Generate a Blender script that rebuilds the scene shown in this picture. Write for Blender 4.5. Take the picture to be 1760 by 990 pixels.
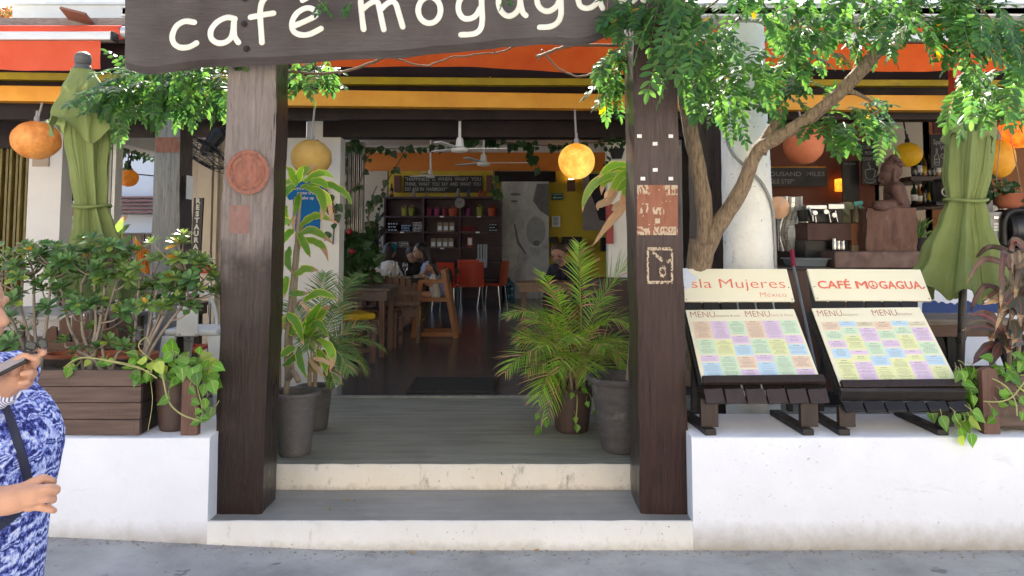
import bpy, bmesh, math, random
from mathutils import Vector, Matrix, noise as mnoise
R = math.radians
sc = bpy.context.scene
for o in list(bpy.data.objects): bpy.data.objects.remove(o)
COL = sc.collection
# ---------------------------------------------------------------- camera
PITCH, FPX, PPX, PPY, CAMZ = R(4.0), 1320.0, 880.0, 318.0, 1.6
cd = bpy.data.cameras.new('camera'); cam = bpy.data.objects.new('camera', cd); COL.objects.link(cam)
cam.location = (0, 0, CAMZ); cam.rotation_euler = (R(90) + PITCH, 0, 0)
cd.sensor_width = 36; cd.lens = FPX / 1760 * 36; cd.shift_x = 0; cd.shift_y = -(495 - PPY) / 1760
cd.clip_start = 0.05; cd.clip_end = 2000
sc.camera = cam
# ---------------------------------------------------------------- sky and sun (high, behind the cafe)
SUN_EL, SUN_AZ = R(40), R(-12)          # azimuth measured from +Y towards +X
w = bpy.data.worlds.new('World'); sc.world = w; w.use_nodes = True
nt = w.node_tree; bg = nt.nodes['Background']
sky = nt.nodes.new('ShaderNodeTexSky'); sky.sky_type = 'NISHITA'; sky.sun_disc = False
sky.sun_elevation = SUN_EL; sky.sun_rotation = SUN_AZ; sky.dust_density = 3.5; sky.air_density = 1.0
nt.links.new(sky.outputs[0], bg.inputs[0]); bg.inputs[1].default_value = 0.115
sl = bpy.data.lights.new('sun', 'SUN'); sun = bpy.data.objects.new('sun', sl); COL.objects.link(sun)
sl.energy = 5.0; sl.angle = R(0.5); sl.color = (1, .95, .87)
sd = Vector((math.sin(SUN_AZ) * math.cos(SUN_EL), math.cos(SUN_AZ) * math.cos(SUN_EL), math.sin(SUN_EL)))
sun.rotation_euler = sd.to_track_quat('Z', 'Y').to_euler(); sun.location = sd * 40
sc.view_settings.view_transform = 'Standard'; sc.view_settings.look = 'None'
sc.view_settings.exposure = 1.88; sc.view_settings.gamma = 1
sc.cycles.use_denoising = True; sc.cycles.max_bounces = 10; sc.cycles.diffuse_bounces = 6
sc.cycles.transparent_max_bounces = 12; sc.cycles.sample_clamp_indirect = 6
# ---------------------------------------------------------------- pixel helpers (photograph pixels -> points at a real distance)
def ray(px, py):
    xc = (px - PPX) / FPX; yc = -(py - PPY) / FPX
    return xc, math.cos(PITCH) - math.sin(PITCH) * yc, yc * math.cos(PITCH) + math.sin(PITCH)
def at(px, py, Y):
    x, y, z = ray(px, py); t = Y / y
    return Vector((x * t, Y, CAMZ + z * t))
def atz(px, py, Z):
    x, y, z = ray(px, py); t = (Z - CAMZ) / z
    return Vector((x * t, y * t, Z))
def X(px, Y, py=410): return at(px, py, Y).x
def Z(py, Y): return at(880, py, Y).z
# ---------------------------------------------------------------- mesh builder
class MB:
    def __init__(s): s.v = []; s.f = []; s.uv = []; s.mi = []; s.m = 0
    def add(s, vs, fs, uvs=None, m=None):
        b = len(s.v); s.v += [Vector(p) for p in vs]
        s.uv += list(uvs) if uvs else [(0, 0)] * len(vs)
        for f in fs: s.f.append([i + b for i in f]); s.mi.append(s.m if m is None else m)
        return s
    def hexa(s, p, m=None):   # p: 4 bottom (ccw from above) + 4 top
        return s.add(p, [(3, 2, 1, 0), (4, 5, 6, 7), (0, 1, 5, 4), (1, 2, 6, 5), (2, 3, 7, 6), (3, 0, 4, 7)], m=m)
    def bx(s, x0, x1, y0, y1, z0, z1, m=None):
        return s.hexa([(x0, y0, z0), (x1, y0, z0), (x1, y1, z0), (x0, y1, z0), (x0, y0, z1), (x1, y0, z1), (x1, y1, z1), (x0, y1, z1)], m)
    def box(s, c, sz, M=None, m=None):
        a, b, h = sz[0] / 2, sz[1] / 2, sz[2] / 2; c = Vector(c)
        ps = [Vector(q) for q in ((-a, -b, -h), (a, -b, -h), (a, b, -h), (-a, b, -h), (-a, -b, h), (a, -b, h), (a, b, h), (-a, b, h))]
        return s.hexa([c + (M @ q if M else q) for q in ps], m)
    def bar(s, a, b, wd, th, up=(0, 0, 1), m=None):   # rectangular bar from a to b
        a, b = Vector(a), Vector(b); d = (b - a).normalized(); u = Vector(up)
        if abs(d.dot(u)) > .98: u = Vector((0, 1, 0))
        x = d.cross(u).normalized() * wd / 2; z = x.cross(d).normalized() * th / 2
        return s.hexa([a - x - z, a + x - z, b + x - z, b - x - z, a - x + z, a + x + z, b + x + z, b - x + z], m)
    def tube(s, pts, r, n=8, cap=True, m=None, sq=None):
        pts = [Vector(p) for p in pts]; k = len(pts)
        rr = r if isinstance(r, (list, tuple)) else [r] * k
        vs, fs, uvs = [], [], []; L = 0
        t0 = (pts[1] - pts[0]).normalized(); ref = Vector((0, 0, 1)) if abs(t0.z) < .9 else Vector((1, 0, 0))
        u = t0.cross(ref).normalized()
        for i, p in enumerate(pts):
            t = (pts[min(i + 1, k - 1)] - pts[max(i - 1, 0)])
            if t.length < 1e-9: t = t0.copy()
            t.normalize(); u = (u - t * u.dot(t))
            if u.length < 1e-6: u = t.orthogonal()
            u.normalize(); w_ = t.cross(u)
            if i: L += (p - pts[i - 1]).length
            for j in range(n):
                a = 2 * math.pi * j / n
                o = (u * math.cos(a) + w_ * math.sin(a)) * rr[i]
                if sq: o.y *= sq
                vs.append(p + o); uvs.append((j / n, L))
        for i in range(k - 1):
            for j in range(n):
                fs.append((i * n + j, i * n + (j + 1) % n, (i + 1) * n + (j + 1) % n, (i + 1) * n + j))
        if cap: fs.append(tuple(range(n))[::-1]); fs.append(tuple((k - 1) * n + j for j in range(n)))
        return s.add(vs, fs, uvs, m)
    def lathe(s, prof, c, n=24, m=None, M=None, wob=None):
        c = Vector(c); vs, fs, uvs = [], [], []
        for i, (r, z) in enumerate(prof):
            for j in range(n):
                a = 2 * math.pi * j / n; q = r if not wob else r * wob(a, z)
                p = Vector((q * math.cos(a), q * math.sin(a), z)); vs.append(c + (M @ p if M else p)); uvs.append((j / n, z))
        for i in range(len(prof) - 1):
            for j in range(n):
                fs.append((i * n + j, i * n + (j + 1) % n, (i + 1) * n + (j + 1) % n, (i + 1) * n + j))
        if prof[0][0] > 1e-4: fs.append(tuple(range(n))[::-1])
        if prof[-1][0] > 1e-4: fs.append(tuple((len(prof) - 1) * n + j for j in range(n)))
        return s.add(vs, fs, uvs, m)
    def ball(s, c, r, n=16, k=10, m=None, M=None):
        rx = r if isinstance(r, (tuple, list)) else (r, r, r)
        vs, fs, uvs = [], [], []; c = Vector(c)
        for i in range(k + 1):
            th = math.pi * i / k
            for j in range(n):
                a = 2 * math.pi * j / n
                p = Vector((rx[0] * math.sin(th) * math.cos(a), rx[1] * math.sin(th) * math.sin(a), -rx[2] * math.cos(th)))
                vs.append(c + (M @ p if M else p)); uvs.append((j / n, i / k))
        for i in range(k):
            for j in range(n): fs.append((i * n + j, i * n + (j + 1) % n, (i + 1) * n + (j + 1) % n, (i + 1) * n + j))
        return s.add(vs, fs, uvs, m)
    def ext(s, poly, vec, m=None):   # polygon (list of 3D points) extruded along vec
        p = [Vector(q) for q in poly]; n = len(p); v = Vector(vec)
        fs = [tuple(range(n)), tuple(range(2 * n - 1, n - 1, -1))] + [(i, i + n, (i + 1) % n + n, (i + 1) % n) for i in range(n)]
        return s.add(p + [q + v for q in p], fs, m=m)
    def grid(s, fn, nu, nv, m=None, closed=False):
        vs, uvs, fs = [], [], []
        for i in range(nu + 1):
            for j in range(nv + 1):
                u, v = i / nu, j / nv; vs.append(fn(u, v)); uvs.append((u, v))
        for i in range(nu):
            for j in range(nv):
                a = i * (nv + 1) + j; fs.append((a, a + nv + 1, a + nv + 2, a + 1))
        return s.add(vs, fs, uvs, m)
    def leaf(s, base, d, up, L, W, prof=(.0, .8, 1, .7, 0), droop=.3, fold=.25, m=None, twist=0):
        # blade along d, drooping to gravity; prof = half widths along the blade; u across, v along
        d = Vector(d).normalized(); base = Vector(base); up = Vector(up)
        sd_ = d.cross(up)
        if sd_.length < 1e-3: sd_ = d.orthogonal()
        sd_.normalize(); nrm = sd_.cross(d).normalized()
        if twist: q = Matrix.Rotation(twist, 3, d); sd_ = q @ sd_; nrm = q @ nrm
        n = len(prof); vs, uvs, fs = [], [], []; p = base.copy(); dd = d.copy()
        for i, wv in enumerate(prof):
            v = i / (n - 1); hw = wv * W / 2
            vs += [p - sd_ * hw + nrm * hw * fold, p.copy(), p + sd_ * hw + nrm * hw * fold]; uvs += [(0, v), (.5, v), (1, v)]
            dd = (dd + Vector((0, 0, -1)) * droop / (n - 1)).normalized(); p = p + dd * L / (n - 1)
            nrm = sd_.cross(dd).normalized()
        for i in range(n - 1):
            a = i * 3
            fs += [(a, a + 3, a + 4, a + 1), (a + 1, a + 4, a + 5, a + 2)]
        return s.add(vs, fs, uvs, m)
class LP(MB):   # a bunch of leaves kept apart: every add() is a piece of its own
    def __init__(s): s.items = []; s.m = 0
    def add(s, vs, fs, uvs=None, m=None): q = MB(); q.add(vs, fs, uvs, m); s.items.append(q); return q
def parts(name, lp, mats, parent, **kw):
    for q in lp.items: part(name, q, mats, parent, **kw)
ORG = {}
def _finish(name, mb, mats, shift, smooth, bevel, shade=None):
    me = bpy.data.meshes.new(name)
    me.from_pydata([v - shift for v in mb.v], [], mb.f)
    if not isinstance(mats, (list, tuple)): mats = [mats]
    for mm in mats: me.materials.append(mm)
    if len(mats) > 1: me.polygons.foreach_set('material_index', mb.mi)
    ul = me.uv_layers.new(name='uv'); li = [0] * len(me.loops); me.loops.foreach_get('vertex_index', li)
    flat = []
    for i in li: flat += mb.uv[i]
    ul.data.foreach_set('uv', flat)
    if bevel:
        bm = bmesh.new(); bm.from_mesh(me)
        es = [e for e in bm.edges if len(e.link_faces) == 2 and e.calc_face_angle(0) > .5]
        bmesh.ops.bevel(bm, geom=es, offset=bevel, segments=2, affect='EDGES', profile=.5, clamp_overlap=True)
        bm.to_mesh(me); bm.free()
    if smooth: me.polygons.foreach_set('use_smooth', [True] * len(me.polygons))
    if smooth == 'auto':
        try: me.set_sharp_from_angle(angle=R(35))
        except Exception: pass
    me.update(); return me
def thing(name, label, cat, loc, group=None):
    o = bpy.data.objects.new(name, None); COL.objects.link(o); o.location = loc; o.empty_display_size = .1
    o['label'] = label; o['category'] = cat
    if group: o['group'] = group
    ORG[o.name] = Vector(loc); return o
def part(name, mb, mats, parent, smooth=False, bevel=0, label=None, kind=None):
    sh = ORG[parent.name]
    me = _finish(name, mb, mats, sh, smooth, bevel)
    o = bpy.data.objects.new(name, me); COL.objects.link(o); o.parent = parent; ORG[o.name] = sh
    if label: o['label'] = label
    if kind: o['kind'] = kind
    return o
def solo(name, mb, mats, label, cat, loc=(0, 0, 0), group=None, smooth=False, bevel=0):
    me = _finish(name, mb, mats, Vector(loc), smooth, bevel)
    o = bpy.data.objects.new(name, me); COL.objects.link(o); o.location = loc; ORG[o.name] = Vector(loc)
    o['label'] = label; o['category'] = cat
    if group: o['group'] = group
    return o
def struct(name, mb, mats, smooth=False, bevel=0, kind='structure'):
    me = _finish(name, mb, mats, Vector(), smooth, bevel)
    o = bpy.data.objects.new(name, me); COL.objects.link(o); o['kind'] = kind; ORG[o.name] = Vector(); return o
def dup(root, loc, rz=0, label=None, scale=None):
    r = root.copy(); COL.objects.link(r); r.location = loc; r.rotation_euler = (0, 0, rz)
    if label: r['label'] = label
    if scale: r.scale = (scale,) * 3
    for ch in list(root.children):
        c = ch.copy(); COL.objects.link(c); c.parent = r
        for g in list(ch.children):
            d = g.copy(); COL.objects.link(d); d.parent = c
    return r
def smooth_path(pts, n=6):
    P = [Vector(p) for p in pts]; out = []
    for i in range(len(P) - 1):
        p0, p1, p2, p3 = P[max(i - 1, 0)], P[i], P[i + 1], P[min(i + 2, len(P) - 1)]
        for k in range(n):
            t = k / n
            out.append(.5 * ((2 * p1) + (p2 - p0) * t + (2 * p0 - 5 * p1 + 4 * p2 - p3) * t * t + (3 * p1 - p0 - 3 * p2 + p3) * t ** 3))
    out.append(P[-1]); return out
_ti = [0]
def text_mb(txt, size, origin, xdir=(1, 0, 0), ydir=(0, 0, 1), align='LEFT', depth=.002, offset=0.0, width=None, spacing=1.0, mb=None, m=0, word=1.0):
    # lettering as geometry: proud of its board by depth; returned in an MB
    cu = bpy.data.curves.new('txt', 'FONT'); cu.body = txt; cu.size = size; cu.align_x = align; cu.offset = offset
    cu.resolution_u = 3; cu.space_character = spacing; cu.space_word = word; cu.extrude = 0
    ob = bpy.data.objects.new('txt', cu); COL.objects.link(ob); bpy.context.view_layer.update()
    dg = bpy.context.evaluated_depsgraph_get(); me = bpy.data.meshes.new_from_object(ob.evaluated_get(dg))
    x, y = Vector(xdir).normalized(), Vector(ydir).normalized(); nn = x.cross(y); o = Vector(origin)
    vs = [v.co.copy() for v in me.vertices]
    sx = 1.0
    if width and vs:
        xs = [v.x for v in vs]; sx = width / max(1e-6, max(xs) - min(xs))
    P = [o + x * v.x * sx + y * v.y + nn * depth for v in vs]; F = [tuple(p.vertices) for p in me.polygons]
    bpy.data.objects.remove(ob); bpy.data.curves.remove(cu); bpy.data.meshes.remove(me)
    mb = mb or MB(); mb.add(P, F, m=m); return mb
# ---------------------------------------------------------------- materials
def s(r, g, b):
    f = lambda c: (c / 255 / 12.92) if c / 255 <= .04045 else ((c / 255 + .055) / 1.055) ** 2.4
    return (f(r), f(g), f(b), 1)
def lin(c): return tuple(c) + (1,) if len(c) == 3 else tuple(c)
MATS = {}
class NM:
    def __init__(self, name):
        self.m = bpy.data.materials.new(name); self.m.use_nodes = True; self.t = self.m.node_tree
        self.b = self.t.nodes['Principled BSDF']; MATS[name] = self.m
    def n(self, typ, **kw):
        nd = self.t.nodes.new(typ)
        for k, v in kw.items():
            if k.startswith('i_'):
                key = k[2:].replace('_', ' ')
                nd.inputs[key].default_value = v
            else: setattr(nd, k, v)
        return nd
    def l(self, a, b): self.t.links.new(a, b)
    def coord(self, kind='Object', stretch=(1, 1, 1), rot=(0, 0, 0)):
        tc = self.n('ShaderNodeTexCoord'); mp = self.n('ShaderNodeMapping')
        mp.inputs['Scale'].default_value = stretch; mp.inputs['Rotation'].default_value = rot
        self.l(tc.outputs[kind], mp.inputs[0]); return mp.outputs[0]
    def noise(self, vec, scale, detail=5, rough=.6, dist=0):
        nd = self.n('ShaderNodeTexNoise'); nd.inputs['Scale'].default_value = scale; nd.inputs['Detail'].default_value = detail
        nd.inputs['Roughness'].default_value = rough; nd.inputs['Distortion'].default_value = dist; self.l(vec, nd.inputs['Vector']); return nd.outputs[0]
    def ramp(self, fac, stops, interp='LINEAR'):
        nd = self.n('ShaderNodeValToRGB'); cr = nd.color_ramp; cr.interpolation = interp
        while len(cr.elements) < len(stops): cr.elements.new(.5)
        for e, (p, c) in zip(cr.elements, stops): e.position = p; e.color = c if hasattr(c, '__len__') else (c, c, c, 1)
        self.l(fac, nd.inputs[0]); return nd.outputs[0]
    def mix(self, fac, a, b, blend='MIX'):
        nd = self.n('ShaderNodeMix', data_type='RGBA', blend_type=blend)
        for sock, val in ((0, fac), (6, a), (7, b)):
            if hasattr(val, 'links'): self.l(val, nd.inputs[sock])
            else: nd.inputs[sock].default_value = val
        return nd.outputs[2]
    def math(self, op, a, b=0.0):
        nd = self.n('ShaderNodeMath', operation=op)
        for i, v in ((0, a), (1, b)):
            if hasattr(v, 'links'): self.l(v, nd.inputs[i])
            else: nd.inputs[i].default_value = v
        return nd.outputs[0]
    def bump(self, h, strength=.3, dist=.01):
        nd = self.n('ShaderNodeBump'); nd.inputs['Strength'].default_value = strength; nd.inputs['Distance'].default_value = dist
        self.l(h, nd.inputs['Height']); self.l(nd.outputs[0], self.b.inputs['Normal']); return nd
def pm(name, c1, c2=None, scale=6, stretch=(1, 1, 1), rough=.6, bump=.15, bdist=.01, detail=6, metal=0, spec=.5, lo=.3, hi=.7, dirt=None, rvar=.15, coord='Object', coat=0, bscale=None, island=0):
    if name in MATS: return MATS[name]
    k = NM(name); v = k.coord(coord, stretch); f = k.noise(v, scale, detail)
    c2 = c2 or tuple(x * .75 for x in c1[:3]) + (1,)
    col = k.ramp(f, [(lo, c1), (hi, c2)])
    if dirt:   # (colour, scale, lo, hi)
        vd = k.coord(coord); g = k.noise(vd, dirt[1], 8, .7); msk = k.ramp(g, [(dirt[2], 0.0), (dirt[3], 1.0)]); col = k.mix(msk, col, dirt[0])
    if island:
        gi = k.n('ShaderNodeNewGeometry'); hv = k.n('ShaderNodeHueSaturation')
        mr = k.n('ShaderNodeMapRange'); mr.inputs[3].default_value = 1 - island; mr.inputs[4].default_value = 1 + island
        k.l(gi.outputs['Random Per Island'], mr.inputs[0]); k.l(mr.outputs[0], hv.inputs['Value']); k.l(col, hv.inputs['Color']); col = hv.outputs[0]
    k.l(col, k.b.inputs['Base Color'])
    k.l(k.ramp(f, [(.2, max(0, rough - rvar)), (.8, min(1, rough + rvar))]), k.b.inputs['Roughness'])
    k.b.inputs['Metallic'].default_value = metal; k.b.inputs['Specular IOR Level'].default_value = spec
    if coat: k.b.inputs['Coat Weight'].default_value = coat; k.b.inputs['Coat Roughness'].default_value = .2
    if bump:
        g2 = f if not bscale else k.noise(v, bscale, detail); k.bump(g2, bump, bdist)
    return k.m
def leafmat(name, c1, c2, edge=None, tip=None, trans=.35, rough=.4, vein=None, island=.35, odd=None, fac_edge=(.30, .42)):
    # leaf: per-leaf tone, optional margin colour (u), dry tip (v), thin and translucent
    if name in MATS: return MATS[name]
    k = NM(name); gi = k.n('ShaderNodeNewGeometry'); oi = k.n('ShaderNodeObjectInfo'); rnd = k.math('FRACT', k.math('ADD', gi.outputs['Random Per Island'], k.math('MULTIPLY', oi.outputs['Random'], 7.31)))
    col = k.mix(rnd, c1, c2)
    if odd:  # a few leaves of another colour
        col = k.mix(k.ramp(rnd, [(odd[1], 0.0), (odd[1] + .01, 1.0)], 'CONSTANT'), col, odd[0])
    tc = k.n('ShaderNodeTexCoord'); sp = k.n('ShaderNodeSeparateXYZ'); k.l(tc.outputs['UV'], sp.inputs[0])
    u = k.math('ABSOLUTE', k.math('SUBTRACT', sp.outputs[0], .5)); vv = sp.outputs[1]
    ns = k.noise(k.coord('Object'), 22, 3); nz = k.math('MULTIPLY', k.math('SUBTRACT', ns, .5), .5)
    if vein: col = k.mix(k.ramp(u, [(.0, 1.0), (.06, 0.0)]), col, vein)
    if edge:
        e2 = k.math('ADD', u, k.math('MULTIPLY', nz, .35)); col = k.mix(k.ramp(e2, [(fac_edge[0], 0.0), (fac_edge[1], 1.0)]), col, edge)
    if tip:
        t2 = k.math('ADD', k.math('ADD', vv, nz), k.math('MULTIPLY', k.math('SUBTRACT', rnd, .5), .35))
        col = k.mix(k.ramp(t2, [(.78, 0.0), (.9, 1.0)]), col, tip)
    hv = k.n('ShaderNodeHueSaturation'); mr = k.n('ShaderNodeMapRange'); mr.inputs[3].default_value = 1 - island; mr.inputs[4].default_value = 1 + island
    wn = k.n('ShaderNodeTexWhiteNoise', noise_dimensions='1D'); k.l(rnd, wn.inputs['W'])
    k.l(wn.outputs[0], mr.inputs[0]); k.l(mr.outputs[0], hv.inputs['Value']); k.l(col, hv.inputs['Color']); col = hv.outputs[0]
    k.l(col, k.b.inputs['Base Color']); k.b.inputs['Roughness'].default_value = rough
    tr = k.n('ShaderNodeBsdfTranslucent'); mx = k.n('ShaderNodeMixShader'); mx.inputs[0].default_value = trans
    sat = k.n('ShaderNodeHueSaturation'); sat.inputs['Hue'].default_value = .468; sat.inputs['Saturation'].default_value = 1.1; sat.inputs['Value'].default_value = 2.9
    k.l(col, sat.inputs['Color']); k.l(sat.outputs[0], tr.inputs[0])
    out = k.t.nodes['Material Output']; k.l(k.b.outputs[0], mx.inputs[1]); k.l(tr.outputs[0], mx.inputs[2]); k.l(mx.outputs[0], out.inputs[0])
    k.bump(ns, .15, .003)
    return k.m
def cloth(name, c1, c2, trans=.25, rough=.85, bump=.1, scale=120):
    if name in MATS: return MATS[name]
    k = NM(name); v = k.coord(); f = k.noise(v, 4, 5); f2 = k.noise(v, scale, 2)
    col = k.ramp(f, [(.3, c1), (.7, c2)]); k.l(col, k.b.inputs['Base Color']); k.b.inputs['Roughness'].default_value = rough
    k.b.inputs['Specular IOR Level'].default_value = .2; k.bump(f2, bump, .002)
    if trans:
        tr = k.n('ShaderNodeBsdfTranslucent'); mx = k.n('ShaderNodeMixShader'); mx.inputs[0].default_value = trans; k.l(col, tr.inputs[0])
        k.l(k.b.outputs[0], mx.inputs[1]); k.l(tr.outputs[0], mx.inputs[2]); k.l(mx.outputs[0], k.t.nodes['Material Output'].inputs[0])
    return k.m
def glow(name, c1, c2, strength, scale=5):   # a lit lamp shade
    if name in MATS: return MATS[name]
    k = NM(name); v = k.coord(); f = k.noise(v, scale, 8, .7); col = k.ramp(f, [(.35, c1), (.65, c2)])
    k.l(col, k.b.inputs['Base Color']); k.b.inputs['Roughness'].default_value = .6; k.l(col, k.b.inputs['Emission Color']); k.b.inputs['Emission Strength'].default_value = strength
    k.bump(f, .3, .01); return k.m
RND = random.Random(7)
def rn(a, b): return RND.uniform(a, b)
def W(*c): return c + (1,)
# ================================================================ common materials
M_white = None
def wallmat(name, base, base2, stain, lo=.62, hi=.75, bump=.25, sc=3.0, bot=None):
    k = NM(name); v = k.coord(); f = k.noise(v, sc, 8, .65); col = k.ramp(f, [(.3, base), (.7, base2)])
    g = k.noise(k.coord('Object', (1, 1, .35)), 9, 10, .75); col = k.mix(k.ramp(g, [(lo, 0.0), (hi, 1.0)]), col, stain)
    sp_ = k.noise(v, 60, 3, .5); pits = k.ramp(sp_, [(.27, 1.0), (.31, 0.0)]); 
    scf = k.ramp(k.noise(k.coord('Object', (1, 1, 2.5)), 4.5, 8, .75, .6), [(.60, 0.0), (.66, .45)]); col = k.mix(scf, col, tuple(.82 * a_ + .02 for a_ in base2[:3]) + (1,))
    zone = k.ramp(k.noise(v, 2.2, 2), [(.44, 0.0), (.56, 1.0)]); col = k.mix(k.math('MULTIPLY', pits, zone), col, stain)
    if bot:   # splash dirt along the foot of the wall: (z0, z1, colour)
        spx = k.n('ShaderNodeSeparateXYZ'); tc = k.n('ShaderNodeTexCoord'); k.l(tc.outputs['Object'], spx.inputs[0])
        zz = k.math('ADD', spx.outputs[2], k.math('MULTIPLY', k.math('SUBTRACT', k.noise(v, 14, 6, .7), .5), .12))
        mr = k.n('ShaderNodeMapRange'); mr.inputs[1].default_value = bot[0]; mr.inputs[2].default_value = bot[1]; mr.inputs[3].default_value = .8; mr.inputs[4].default_value = 0
        k.l(zz, mr.inputs[0]); col = k.mix(mr.outputs[0], col, bot[2])
    k.l(col, k.b.inputs['Base Color']); k.b.inputs['Roughness'].default_value = .8; k.b.inputs['Specular IOR Level'].default_value = .3
    h = k.math('ADD', k.math('MULTIPLY', f, .6), k.math('MULTIPLY', k.noise(v, 35, 4), .25)); k.bump(h, bump, .02); return k.m
M_parapet = wallmat('white_paint', W(.77, .80, .87), W(.70, .73, .80), W(.45, .43, .40), .70, .82, .4, 3, (.0, .15, W(.30, .26, .19)))
M_riser = wallmat('worn_white_paint', W(.78, .77, .74), W(.70, .68, .63), W(.17, .15, .12), .60, .78, .4, 3, (-.02, .05, W(.40, .36, .29)))
M_pier = wallmat('pier_paint', W(.70, .68, .64), W(.64, .62, .58), W(.5, .48, .44), .75, .9, .15)
M_beige = wallmat('beige_plaster', W(.62, .54, .43), W(.56, .48, .38), W(.4, .34, .27), .75, .9, .1)
M_column = wallmat('lime_wash', W(.82, .82, .80), W(.72, .72, .70), W(.10, .09, .08), .61, .66, 1.0, 7)
M_street = None
def streetmat():
    k = NM('street_concrete'); v = k.coord(); f = k.noise(v, 2.2, 9, .65); g = k.noise(v, 40, 4)
    col = k.ramp(f, [(.3, W(.25, .245, .235)), (.5, W(.36, .355, .345)), (.72, W(.48, .475, .46))])
    col = k.mix(k.ramp(k.noise(v, 9, 6, .7), [(.6, 0.0), (.72, 1.0)]), col, W(.15, .155, .16))
    col = k.mix(k.ramp(g, [(.62, 0.0), (.75, .6)]), col, W(.5, .5, .5))
    vo = k.n('ShaderNodeTexVoronoi', feature='DISTANCE_TO_EDGE'); vo.inputs['Scale'].default_value = .75; nv = k.n('ShaderNodeTexNoise'); nv.inputs['Scale'].default_value = 3; nv.inputs['Detail'].default_value = 6; k.l(v, nv.inputs[0]); vm = k.n('ShaderNodeVectorMath', operation='MULTIPLY_ADD'); k.l(nv.outputs['Color'], vm.inputs[0]); vm.inputs[1].default_value = (.35, .35, .35); k.l(v, vm.inputs[2]); k.l(vm.outputs[0], vo.inputs['Vector'])
    crk = k.ramp(vo.outputs['Distance'], [(.0, 1.0), (.006, 0.0)]); col = k.mix(k.math('MULTIPLY', k.math('MULTIPLY', crk, k.ramp(f, [(.45, 0.0), (.6, 1.0)])), .5), col, W(.10, .098, .095))
    col = k.mix(k.ramp(k.noise(v, 5, 4, .5, .5), [(.66, 0.0), (.69, .75)]), col, W(.13, .13, .13))
    k.l(col, k.b.inputs['Base Color']); k.b.inputs['Roughness'].default_value = .75
    k.bump(k.math('ADD', k.math('MULTIPLY', f, 1.0), k.math('MULTIPLY', g, .3)), .5, .02); return k.m
M_street = streetmat()
def cementmat(name, a, b, c, rough, streak, gloss=.3, wear=None):
    k = NM(name); v = k.coord('Object', (.35, 3.2, 1)); f = k.noise(v, 4.5, 9, .68); v2 = k.coord(); f2 = k.noise(v2, 1.6, 6)
    col = k.mix(k.ramp(f2, [(.35, 0.0), (.65, 1.0)]), a, b); col = k.mix(k.math('MULTIPLY', k.ramp(f, [(.45, 0.0), (.72, 1.0)]), streak), col, c)
    if wear: col = k.mix(k.math('MULTIPLY', k.ramp(k.noise(v2, 6, 8, .7), [(.58, 0.0), (.7, 1.0)]), .5), col, wear)
    k.l(col, k.b.inputs['Base Color']); k.l(k.ramp(f, [(.3, rough), (.75, rough + gloss)]), k.b.inputs['Roughness'])
    k.bump(k.math('ADD', f, k.math('MULTIPLY', k.noise(v2, 50, 3), .4)), .18, .008); return k.m
M_landing = cementmat('landing_cement', W(.20, .197, .155), W(.275, .268, .215), W(.095, .095, .075), .42, .7, .3, W(.26, .26, .24))
M_tread = cementmat('tread_cement', W(.225, .218, .198), W(.31, .30, .275), W(.14, .135, .125), .6, .22, .2, W(.36, .35, .33))
M_floor = cementmat('polished_dark_cement', W(.066, .064, .064), W(.095, .092, .090), W(.045, .044, .044), .16, .1, .12, W(.10, .095, .09))
M_dark = pm('dark_brown_paint', W(.020, .011, .012), W(.012, .007, .008), 5, (1, 1, 1), .5, .1, spec=.25)
M_dwood = pm('stained_dark_wood', W(.055, .030, .022), W(.022, .012, .010), 9, (6, 6, .5), .5, .35, .01)
M_dwood_h = pm('stained_dark_wood_flat', W(.075, .042, .032), W(.032, .018, .014), 9, (.6, 6, 6), .5, .4, .01)
M_black = pm('black_paint', W(.010, .010, .011), W(.016, .015, .015), 12, (1, 1, 1), .42, .1, spec=.35)
M_metal = pm('brushed_steel', W(.5, .5, .5), W(.4, .4, .4), 10, (1, 1, 12), .32, .05, metal=1)
M_chrome = pm('bright_chrome', W(.50, .50, .51), W(.38, .38, .38), 4, (1, 1, 1), .2, 0, metal=1, rvar=.05)
M_whiteplastic = pm('white_plastic', W(.75, .75, .73), W(.68, .68, .66), 8, (1, 1, 1), .4, .03)
# ================================================================ ground, steps, floors
def street_z(x): return .045 * max(0, min(-x - .9, 4))
mb = MB()
def gfun(xs, ys):
    vs = [(x, y, street_z(x)) for y in ys for x in xs]; n = len(xs)
    fs = [(j * n + i, j * n + i + 1, (j + 1) * n + i + 1, (j + 1) * n + i) for j in range(len(ys) - 1) for i in range(n - 1)]
    return vs, fs
mb.add(*gfun([-120, -30, -10, -5] + [-4.5 + .25 * i for i in range(20)] + [1, 3, 6, 12, 40, 120], [-120, -40, -12, -4, 0, 2, 3, 3.5, 4.1, 40, 120]))
struct('street', mb, M_street)
# steps: tread slabs with painted risers
SX0, SX1 = -1.50, .92
NXL = at(365, 800, 4.12).x; NXR = at(1186, 800, 4.12).x
LST = at(447, 898, 4.074).x
mb = MB(); n_ = 40
def riser(mb, x0, x1, y, z0, z1, seed, n=48):
    for i in range(n):
        a, b = x0 + (x1 - x0) * i / n, x0 + (x1 - x0) * (i + 1) / n
        ja, jb = (mnoise.noise(Vector((a * 5, seed, 0))) * .008, mnoise.noise(Vector((b * 5, seed, 0))) * .008)
        zt = lambda q: z1 + mnoise.noise(Vector((q * 9, seed + 3, 0))) * .004
        mb.add([(a, y + ja, z0), (b, y + jb, z0), (b, y + jb, zt(b)), (a, y + ja, zt(a)), (a, y + .02, zt(a) + .003), (b, y + .02, zt(b) + .003)], [(0, 1, 2, 3), (3, 2, 5, 4)])
Y1, Y2, Y3, Z1, Z2 = 4.074, 4.588, 6.52, .14, .279
riser(mb, NXL, NXR, Y1, -.05, Z1, 1.0)
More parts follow.
